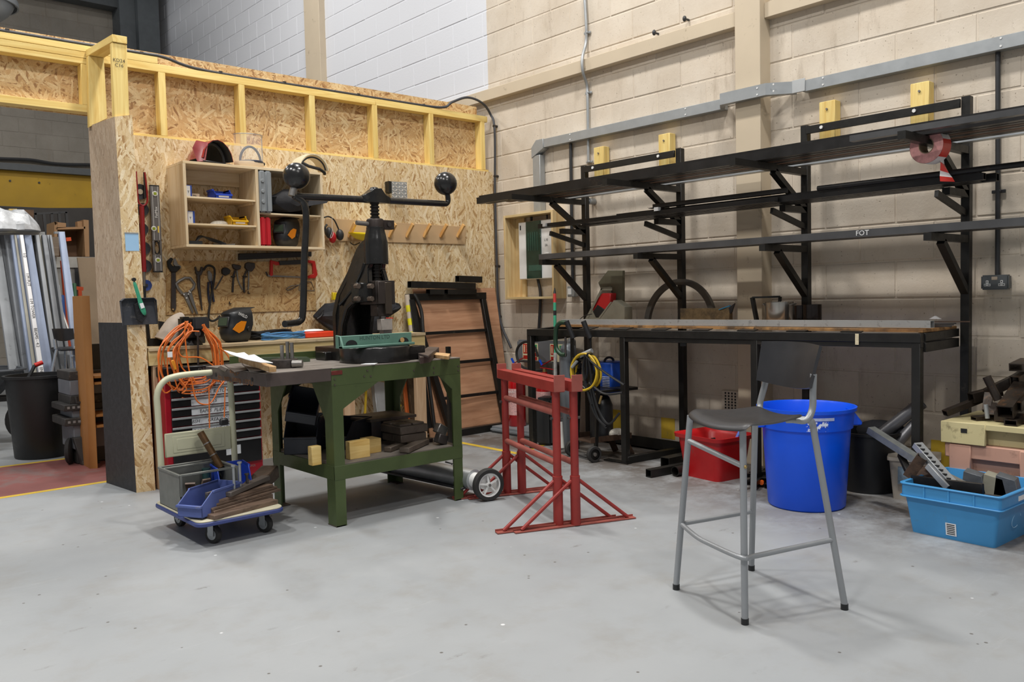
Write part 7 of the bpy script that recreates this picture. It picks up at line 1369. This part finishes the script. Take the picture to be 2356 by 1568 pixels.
# ------------------------------------------------------------------ welding trolley with hoses
WT = thing('welding_trolley', 'black welding trolley with two wheels and sloping rear leg', 'trolley', (4.55, 4.2, 0)); wA, wB = Vector((4.335, 4.078, .058)), Vector((4.40, 4.36, .058))
ax_ = (wB - wA).normalized()
for c in (wA, wB):
    B = frame(c, ax_.orthogonal(), -ax_); b = MB(B); b.lathe([(.038, -.016), (.054, -.016), (.058, -.010), (.058, .010), (.054, .016), (.038, .016)], n=32); wh = b.build('wheel', M_rubber, WT)
    b = MB(B); b.lathe([(0, -.004), (.014, -.008), (.014, .018), (0, .020)], n=12); b.build('hub', M_steel, wh); b = MB(B)
    b.lathe([(.012, -.004), (.039, -.004), (.039, .006), (.012, .006)], n=28); b.build('spoked_disc', M_black, wh)
b = MB(); b.cyl(wA, wB, .007, 8); b.build('axle', M_steel, WT)
u = ax_; v = Vector((.95, -.2, 0)).normalized(); base = wA.lerp(wB, .5) + v * .17; base.z = .135; F = frame(base, v, (0, 0, 1))
b = MB(F); b.box((0, 0, 0), (.36, .24, .006))
for s in (-1, 1): b.box((0, s * .12, .018), (.36, .006, .04))
b.box((.18, 0, .018), (.006, .24, .04)); b.build('tray', M_rust, WT)
for s in (-1, 1): b = MB(F); b.bar((.13, s * .09, 0), (.20, s * .10, -.135), .05, .006, (0, 1, 0)); b.build('rear_leg', M_rust, WT)
for s in (-1, 1): b = MB(F); b.bar((-.14, s * .12, -.08), (-.10, s * .12, .55), .022, .022, (1, 0, 0)); b.build('upright', M_black, WT)
b = MB(F); b.box((.06, 0, .36), (.36, .26, .02)); b.build('top_shelf', M_black, WT, bev=.002)
b = MB(F); b.lathe([(0, 0), (.085, 0), (.085, .24), (.06, .30), (.03, .32), (0, .32)], (0, 0, .006), 28); b.build('black_cylinder', mat('cylinder_black', '1c1d1f', .35, 0, .1), label='black gas cylinder standing on the welding trolley', cat='gas cylinder')
b = MB(F); b.ell((.07, -.09, .04), (.07, .035, .04), 14, 8); b.build('clear_bag', MATS['clear_bag'], label='crumpled clear bag on the welding trolley tray', cat='bag')
wd = thing('welder', 'blue welding power unit on the trolley beside the bench leg', 'welder', at(1415, 905, X=4.7)); pw_, qw = at(1393, 832, X=4.66), at(1440, 908, X=4.66); b = MB(); b.span((4.62, pw_.y - .10, qw.z), (4.80, pw_.y + .12, pw_.z)); b.build('case', mat('welder_blue', '1b4fb4', .4, 0, .08), wd, bev=.01)
for k in range(9): b = MB(); b.box((4.618, pw_.y - .04, qw.z + .03 + k * .012), (.003, .07, .004)); b.build('vent_slot', M_paper, wd)
b = MB(); b.tube(arc((4.71, pw_.y + .01, pw_.z), .05, 0, 180, 10, (1, 0, 0), (0, 0, 1), .03), .009, 8); b.build('handle', M_blackp, wd)
# hose coil hanging from the bench rail
def hosecoil(name, m, r, rad0, rad1, n, lab, seed, X=4.38, cx=(1352, 852)):
    q = random.Random(seed); b = MB(); c = at(*cx, X=X); pts = []
    for i in range(n * 14 + 1):
        a = 2 * math.pi * i / 14 + 1.2; k = i / 14; R = rad0 + (rad1 - rad0) * q.random(); pts.append(c + Vector((-.02 - .03 * math.sin(k * 2.3), R * math.cos(a), R * 1.05 * math.sin(a) - .01)))
    b.tube(curve(pts, 2), r, 7); return b.build(name, m, label=lab, cat='hose')
hosecoil('yellow_hose', mat('hose_yellow', 'c9a727', .45, 0, .08), .009, .115, .128, 3, 'yellow air hose coiled under the bench rail', 2)
bh = hosecoil('black_hose', M_blackp, .0085, .08, .135, 7, 'black hoses coiled together with the yellow hose', 3, 4.41)
for pts in ([(1347, 815), (1342, 850), (1352, 900), (1368, 950), (1395, 985)], [(1352, 812), (1358, 850), (1365, 900), (1378, 945), (1400, 975), (1425, 950)], [(1345, 815), (1368, 838), (1400, 862), (1436, 885)], [(1356, 880), (1390, 905), (1432, 903)], [(1350, 815), (1350, 860), (1345, 880), (1352, 900), (1362, 930)], [(1362, 860), (1360, 900), (1375, 960), (1395, 980)]):
    q_ = MB(); q_.tube(curve([at(x, y, X=4.34) for x, y in pts], 6), .0085, 7); q_.build('hanging_hose', M_blackp, bh)
b = MB(); b.cyl(at(1316, 845, X=4.33), at(1328, 830, X=4.34), .011, 10); b.build('hose_coupling', M_galv, bh); b = MB(); b.cyl(at(1384, 910, X=4.34), at(1379, 928, X=4.34), .008, 8); b.build('brass_nozzle', M_brass, bh)
b = MB(); b.cyl(at(1335, 818, X=4.36), at(1362, 806, X=4.38), .018, 10); b.build('wrapped_grip', M_galv, bh)
# black drip tray along the wall, wood sliver
tr_ = thing('black_channel', 'long black steel channel lying along the wall under the bench', 'channel', (5.0, 4.0, 0)); b = MB(); b.span((4.98, 3.50, 0), (5.09, 4.72, .012)); b.span((4.98, 3.50, 0), (4.99, 4.72, .09)); b.build('channel', M_black, tr_)
b = MB(); b.box((4.70, 3.85, .008), (.04, .012, .006), rot=('Z', 20)); b.build('wood_sliver', M_wd, label='thin wood sliver on the floor by the bench leg', cat='timber')
# white plastic tube against gas bottle
b = MB(); b.cyl(at(1293, 1030, X=4.42), at(1289, 970, X=4.44), .02, 12); b.build('white_tube', mat('tube_white', 'c4c3bd', .5), label='short white tube with dark cap beside the striped pole', cat='tube')

# ------------------------------------------------------------------ beyond the doorway, left
# black bin
LB_ = thing('round_bin', 'large plain black bin beyond the doorway', 'bin', (1.60, 7.55, 0)); c = Vector((1.60, 7.56, 0)); b = MB(); b.lathe([(0, 0), (.20, 0), (.205, .01), (.245, .63), (.262, .635), (.262, .655), (.24, .655), (.196, .012), (0, .012)], c, 52); b.build('body', mat('bin_black', '161617', .45, 0, .1), LB_, smooth=50); b = MB(); b.box(c + Vector((.19, -.20, .60)), (.10, .05, .06), rot=('Z', -45)); b.build('handle', MATS['bin_black'], LB_, bev=.01)
tl_ = thing('long_tool', 'red gripped grey lever tool standing in the black bin', 'tool', c + Vector((0, 0, .5))); A, M1, B_ = at(66, 868, Y=7.5), at(80, 840, Y=7.5), at(98, 833, Y=7.5); b = MB(); b.tube([A + Vector((-.06, 0, -.2)), A, M1], .014, 8); b.build('lever', M_dark, tl_); b = MB(); b.tube([M1, B_], .017, 10); b.build('grip', M_hr, tl_)
# wheelbarrow
wbw = thing('wheelbarrow', 'dark grey wheelbarrow tray beyond the black bin', 'wheelbarrow', (1.4, 8.3, 0)); Yb = 8.25; q1 = [at(x, y, Y=Yb) for x, y in ((-90, 842), (38, 842), (70, 852), (30, 882), (-90, 888))]
rim = [(-.05, -.35), (.98, -.35), (1.10, -.2), (1.10, .2), (.98, .35), (-.05, .35)]; F = Matrix.Translation((.55, 8.5, 0)); b = MB(F); b.loft([[Vector((x, y, .66)) for x, y in rim], [Vector((.45 + (x - .45) * .72, y * .6, .45)) for x, y in rim]], caps=False); b.prism([Vector((.45 + (x - .45) * .72, y * .6, .45)) for x, y in rim], (0, 0, .004)); b.build('tray', mat('barrow_grey', '3c4044', .5, 0, .12), wbw, solid=.006); b = MB(F); b.tube([Vector((x, y, .66)) for x, y in rim], .012, 8, closed=True); b.build('rim', mat('barrow_rim', '4b5056', .45), wbw)
b = MB(F)
for s in (-1, 1): b.bar((-.3, s * .25, .44), (1.0, s * .12, .40), .035, .035)
b.build('frame_rails', M_dark, wbw); b = MB(F)
for s in (-1, 1): b.bar((.25, s * .2, .42), (.2, s * .24, 0), .03, .03, (1, 0, 0)); b.build('leg', M_dark, wbw); b = MB(F)
b = MB(F); b.lathe([(0, -.035), (.17, -.035), (.19, -.02), (.19, .02), (.17, .035), (0, .035)], (1.15, 0, .19), 28, ax=(0, 1, 0)); b.build('wheel', M_rubber, wbw)
# leaning aluminium sections
g = 'aluminium beams leaning in a row beyond the doorway'
M_al2 = mat('dull_alu', 'a0a4a8', .6, .1, .12, 5, .05, 60, .15, '6c6c6c', 8); M_al3 = mat('grey_alu', '8a8e93', .6, .1, .12, 5, .05, 60, .15, '62605c', 8); mat('alu_blue', '9aa7c0', .55, .05, .08, 7); mat('alu_cream', 'a8a598', .6, 0, .1, 7)
specs = [(-22, -2, M_al2, 8.7), (-2, 9, M_al3, 8.72), (11, 24, M_al3, 8.6), (25, 32, mat('alu_blue', '9aa7bd', .35, .5, .08, 7), 8.5), (33, 37.5, mat('alu_cream', 'aaa699', .45, .2, .1, 7), 8.48), (38, 44.5, MATS['alu_blue'], 8.5), (46, 53.5, M_paper, 8.42), (56, 72, MATS['alu_blue'], 8.55), (75, 80, M_dark, 8.75), (82, 90, M_al2, 8.6), (91, 96, MATS['alu_cream'], 8.7), (97, 107, M_al3, 8.65), (109, 114, M_al2, 8.7), (114.5, 119, M_al3, 8.66), (136, 149, MATS['alu_blue'], 8.35)]
nm = ['leftmost wide', 'second from left, grey', 'broad grey', 'narrow bluish', 'narrow cream', 'second narrow bluish', 'white label faced', 'wide bluish', 'narrow dark', 'bright middle', 'thin cream', 'grey right of middle', 'thin bright', 'last thin grey', 'separate rightmost bluish']
for i, ((xa_, xb_, m, Y_), n_) in enumerate(zip(specs, nm)):
    top = 540 if i < 14 else 533; sl_ = 48 if i < 14 else 42
    TL_, TR_ = at(xa_, top, Y=Y_ + .25), at(xb_, top, Y=Y_ + .25); BL_, BR_ = at(xa_ + sl_ - 2, 870, Y=Y_ - .12), at(xb_ + sl_ + (6 if xb_ - xa_ > 12 else 2), 870, Y=Y_ - .12)
    def ext(t_, b_): k = t_.z / (t_.z - b_.z); return t_ + (b_ - t_) * k
    EL, ER = ext(TL_, BL_), ext(TR_, BR_); b = MB(); b.prism([TL_, TR_, ER, EL], (.0, .05, 0)); o = b.build('aluminium_beam', m, label=n_ + ' leaning aluminium beam in the row', cat='beam', group=g, bev=.002)
    if i == 6:
        for f, s_ in ((.1, '1/2'), (.22, '1:M PUT'), (.36, '1:M TOWER'), (.50, 'BEAMS - 4.2'), (.66, 'END'), (.74, 'END')):
            p = (TL_ + TR_) / 2 + ((EL + ER) / 2 - (TL_ + TR_) / 2) * f; d = ((EL + ER) - (TL_ + TR_)).normalized(); text('marker_lettering', s_, p + Vector((0, -.002, 0)), d, (1, 0, 0), .035, M_ink, o)
    elif i in (0, 2, 11):
        pass
b = MB(); b.bar(at(-30, 540, Y=9.0), at(102, 537, Y=9.0), .05, .03); b.build('steel_rail', M_galv, label='flat steel rail across the tops of the leaning beams', cat='rail'); b = MB(); b.bar(at(125, 535, Y=8.65), at(148, 535, Y=8.65), .04, .02); b.build('steel_clip_bar', M_galv, label='short flat bar on top of the rightmost beam', cat='rail')
b = MB(); rj = random.Random(2); rings = []
for k, (px, h_, w_) in enumerate(((-40, 46, .3), (-15, 46, .33), (5, 44, .32), (22, 48, .3), (38, 44, .3), (55, 38, .26), (70, 28, .2), (82, 18, .14), (90, 8, .06))):
    p = at(px, 533, Y=9.05); rings.append([p + Vector((0, w_ * math.cos(a) * (1 + .25 * rj.random()), max(-.02, math.sin(a) * (.75 + .5 * rj.random())) * h_ / 1939 * 8.6)) for a in [2 * math.pi * j / 22 for j in range(22)]])
b.loft(rings); b.build('plastic_sack', mat('clear_sack', 'b9bcbf', .35, 0, .3, 12, 1.0, 18), label='crumpled clear plastic sack lying on top of the leaning beams', cat='sack', smooth=25)
# second stool
s2 = thing('bar_stool', 'second black and chrome bar stool, far beyond the doorway', 'stool', (2.0, 8.35, 0)); Y_ = 8.2
b = MB(); TL_, TR_, BR_, BL_ = at(119, 756, Y=Y_), at(169, 755, Y=Y_), at(172, 779, Y=Y_), at(124, 780, Y=Y_); rows_ = []
for t_ in (0, .5, 1): rows_.append([TL_.lerp(TR_, s_ / 6).lerp(BL_.lerp(BR_, s_ / 6), t_) + Vector((0, .05 * 4 * (s_ / 6) * (1 - s_ / 6), -.02 * t_ * 4 * (s_ / 6) * (1 - s_ / 6))) for s_ in range(7)])
b.loft(rows_, closed_ring=False, caps=False); b.build('backrest', M_seat, s2, solid=.012); zq = at(150, 802, Y=8.3).z; xq = at(130, 800, Y=8.25).x
b = MB(); b.span((xq + .02, 8.2, zq - .015), (xq + .30, 8.55, zq + .01)); b.build('seat', M_seat, s2, bev=.01)
M_chr = mat('chrome', 'b9c3d0', .25, .6, .03)
for (x0_, y0_, x1_, y1_, yy) in ((130, 803, 116, 870, 8.2), (163, 805, 167, 870, 8.22), (150, 805, 152, 870, 8.5), (186, 806, 196, 870, 8.5)): A, B_ = at(x0_, y0_, Y=yy), at(x1_, y1_, Y=yy); k = A.z / (A.z - B_.z); b = MB(); b.tube([A, A + (B_ - A) * k], .0115, 8); b.build('leg', M_chr, s2)
for x_ in (125, 168): b = MB(); b.tube([at(x_, 780, Y=8.2), at(x_ + 3, 802, Y=8.2)], .0115, 8); b.build('back_support', M_chr, s2)
b = MB(); b.tube([at(166, 818, Y=8.2), at(190, 817, Y=8.5)], .009, 8); b.build('foot_rail', M_chr, s2)
# stacking toolbox on wheels
TBx = thing('rolling_toolbox', 'grey and black stacked rolling toolbox with dusty wheel', 'toolbox', (1.75, 7.0, 0)); M_tg = mat('toolbox_grey', '777b82', .5, 0, .08, 8, .05); M_tk = mat('toolbox_dark', '3a3836', .6, 0, .15, 8, .1, 60, .2, '7a6f62', 9)
x0, x1 = 1.655, 1.98; zc_ = lambda y: at(190, y, Y=6.9).z
for n, m, ya, yb3, dx in (('top_lid', M_tk, 852, 873, 0), ('top_box', M_tg, 873, 908, .004), ('clasp_box', M_tk, 908, 930, -.0), ('drawer', M_tk, 927, 942, -.05), ('middle_box', M_tg, 942, 962, .01), ('drawer', M_tk, 958, 976, -.05), ('lower_box', M_tg, 976, 1032, .015), ('base', M_tk, 1030, 1066, .03)):
    b = MB(); b.span((x0 + dx, 6.9 + dx * .5, max(.002, zc_(yb3))), (x1, 7.25, zc_(ya))); b.build(n, m, TBx, bev=.006)
for z in (zc_(934), zc_(967)):
    for k in range(4): b = MB(); b.box((x0 - .02 + k * .035, 6.872, z), (.018, .004, .018)); b.build('latch', M_galv, TBx)
b = MB(); b.lathe([(0, -.02), (.085, -.02), (.098, -.01), (.098, .01), (.085, .02), (0, .02)], (1.655, 6.98, .10), 28, ax=(1, -.5, 0)); b.build('wheel', M_rubber, TBx); b = MB(); b.prism([(1.66, 6.88, .21), (1.74, 6.86, .21), (1.80, 6.84, .02), (1.84, 6.84, .0), (1.70, 6.84, .0)], (.0, .06, 0)); b.build('wheel_arch', M_tk, TBx, bev=.006)
b = MB(); b.tube([at(175, 912, Y=6.86), at(177, 925, Y=6.86), at(198, 926, Y=6.86), at(200, 912, Y=6.86)], .01, 8); b.build('carry_handle', M_tk, TBx)
# plywood shelf unit edge-on
SU = thing('plywood_shelf_unit', 'tan fibreboard shelf unit seen edge on behind the end post', 'shelf unit', (1.75, 6.6, 0)); M_mdf = mat('tan_mdf', 'a8743c', .6, 0, .05, 5, .03); A0, A1 = at(207, 1078, Z=0), at(225, 1077, Z=0); zt_ = at(190, 682, Y=6.6).z
b = MB(); b.prism([A0, A1, at(206, 680, Y=A1.y), at(188, 680, Y=A0.y)], (.012, .30, 0)); b.build('upright', M_mdf, SU, bev=.001)
for py in (865, 880, 955, 980): z = at(215, py, Y=6.62).z; b = MB(); b.span((1.76, 6.64, z - .018), (2.25, 6.98, z)); b.build('shelf', M_mdf, SU, bev=.001)
b = MB(); b.span((1.80, 6.95, .05), (2.25, 6.99, .9)); b.build('back_panel', M_blackp, SU)
b = MB(); p = at(196, 822, Y=6.95); b.box((p.x + .03, 7.05, (at(196, 797, Y=6.95).z + at(196, 850, Y=6.95).z) / 2), (.10, .14, at(196, 797, Y=6.95).z - at(196, 850, Y=6.95).z)); o = b.build('white_bottle', mat('bottle_white', 'c9c9c4', .5, 0, .04), label='white plastic canister on the rolling toolbox', cat='canister', bev=.015); b = MB(); b.box((p.x + .0, 7.0, at(196, 799, Y=6.95).z), (.10, .1, .02)); b.build('lid', MATS['bottle_white'], o, bev=.004)
# far storage: panels, shelves, poles
def farq(n, pts, Y_, m, lab, cat, dep=.03): b = MB(); b.prism([at(x, y, Y=Y_) for x, y in pts], (0, dep, 0)); return b.build(n, m, label=lab, cat=cat)
sc_ = thing('storage_cupboard', 'pale grey metal cupboard standing against the far storage wall', 'cupboard', (2.6, 10.7, 0)); p, q = at(112, 590, Y=10.4), at(240, 590, Y=10.4)
b = MB(); b.span((p.x, 10.42, .003), (q.x + .3, 10.9, p.z)); b.build('body', mat('cupboard_grey', '7d7b76', .5, .1, .06), sc_, bev=.003)
for xx in (150, 178): p_ = at(xx, 640, Y=10.4); b = MB(); b.span((p_.x - .02, 10.405, .1), (p_.x + .02, 10.42, p.z - .12)); b.build('door_gap', M_dark, sc_)
b = MB(); b.span((p.x, 10.40, p.z - .12), (q.x + .3, 10.42, p.z)); b.build('top_rail', mat('rail_pale', '9c9a94', .5), sc_)
farq('hardboard_sheet', [(178, 592), (232, 592), (232, 948), (225, 948)], 10.2, mat('hardboard', '8a7862', .7, 0, .1, 4), 'large brown hardboard sheet leaning on the cupboard', 'board')
bx = thing('open_crate', 'open fibreboard box shelf standing on the cupboard', 'box', at(165, 590, Y=10.55)); M_cd = mat('box_board', '8f6e4c', .7, 0, .06, 4)
for n, pts in (('side', [(125, 510), (132, 510), (132, 590), (125, 590)]), ('side', [(192, 505), (204, 506), (206, 590), (196, 590)]), ('shelf', [(128, 523), (196, 521), (196, 526), (128, 528)]), ('divider', [(125, 510), (152, 513), (152, 523), (128, 525)])): b = MB(); b.prism([at(x, y, Y=10.5) for x, y in pts], (0, .35, 0)); b.build(n, M_cd, bx)
b = MB(); b.prism([at(x, y, Y=10.83) for x, y in ((128, 525), (198, 523), (198, 590), (128, 590))], (0, .01, 0)); b.build('back', mat('box_back', '6d4f38', .7, 0, .1, 3), bx); b = MB(); b.box(at(186, 516, Y=10.6), (.09, .08, .06)); b.build('small_carton', M_cd, label='small brown carton on the open box shelf', cat='box'); b = MB(); b.bar(at(150, 551, Y=10.45), at(161, 550, Y=10.45), .1, .04); b.build('orange_clamp', mat('clamp_orange', 'c4481c', .5), bx, label='orange clamp head')
farq('timber_stack', [(118, 545), (136, 544), (136, 588), (118, 588)], 10.3, wood('grey_stack', '8a7c6c', '6b5d4e', 'x'), 'stack of grey boards beside the open box shelf', 'timber', .3)
bf = thing('dark_metal_frame', 'dark barred metal frame standing above the leaning beams', 'frame', at(120, 540, Y=11.2)); 
for pts in ([(79, 490), (84, 489), (134, 930), (124, 930)], [(98, 492), (104, 492), (112, 545), (104, 545)], [(116, 491), (122, 490), (126, 545), (119, 545)], [(133, 489), (139, 488), (142, 520), (138, 545)], [(150, 487), (156, 487), (193, 930), (187, 930)], [(84, 541), (158, 541), (158, 545), (84, 545)], [(79, 489), (154, 485), (155, 490), (80, 494)]): b = MB(); b.prism([at(x, y, Y=11.2) for x, y in pts], (0, .03, 0)); b.build('bar', M_dark, bf)
b = MB(); b.prism([at(x, y, Y=11.9) for x, y in ((-60, 478), (300, 478), (300, 600), (-60, 600))], (0, .05, 0)); b.build('dark_sheet', mat('dark_fill', '2e2b29', .7, 0, .2, 2), label='plain dark sheet behind the stored items', cat='board')  # plain dark sheet filling the dark zone below the yellow beam
farq('pallet_board', [(-40, 482), (78, 482), (76, 545), (-40, 545)], 11.6, wood('old_pallet', '6f5238', '4d3826', 'x', dirt=.3), 'brown boards behind the plastic sack', 'timber'); farq('pine_batten', [(21, 480), (39, 480), (62, 938), (44, 938)], 11.3, M_pinez, 'pale pine batten end above the plastic sack', 'timber', .05)
M_of = mat('orange_frame', 'a63c14', .5, 0, .08)
of = thing('orange_trolley_frame', 'orange steel frame stored behind the fibreboard shelf unit', 'frame', at(180, 760, Y=9.6))
for pts in ([(174, 658), (192, 660), (192, 668), (174, 666)], [(180, 662), (188, 662), (201, 965), (193, 965)], [(168, 660), (174, 660), (185, 965), (179, 965)]): b = MB(); b.prism([at(x, y, Y=9.6) for x, y in pts], (0, .04, 0)); b.build('bar', M_of, of)
for (x0_, y0_, x1_, y1_, Y_, r_, m, n, lab) in ((171, 652, 184, 870, 9.3, .018, mat('pole_green', '2f5a3c', .5), 'green_pole', 'dark green pole leaning by the orange frame'), (143, 600, 165, 870, 9.2, .02, M_of, 'orange_pole', 'orange pole leaning behind the second stool'), (141, 680, 152, 870, 9.1, .028, mat('pipe_blue', '1d4a8c', .5), 'blue_pipe', 'blue bent pipe leaning behind the second stool'), (135, 657, 139, 690, 9.0, .012, M_galv, 'steel_tube', 'thin steel tube end among the poles')):
    A, B_ = at(x0_, y0_, Y=Y_), at(x1_, y1_, Y=Y_ - .25); k = A.z / (A.z - B_.z) if lab[:4] != 'thin' else 1; b = MB(); b.tube([A, A + (B_ - A) * k], r_, 10); b.build(n, m, label=lab, cat='pole')
br2 = thing('broom', 'broom with black ferrule and bright steel handle leaning right', 'broom', at(160, 800, Y=8.9)); A, M1, B_ = at(129, 686, Y=8.9), at(137, 702, Y=8.88), at(192, 860, Y=8.6); b = MB(); b.tube([A, M1], [.03, .018], 10); b.build('ferrule', M_blackp, br2); k = M1.z / (M1.z - B_.z); b = MB(); b.tube([M1, M1 + (B_ - M1) * k], .013, 10); b.build('handle', mat('bright_handle', 'c9c9c6', .3, .4, .04), br2)
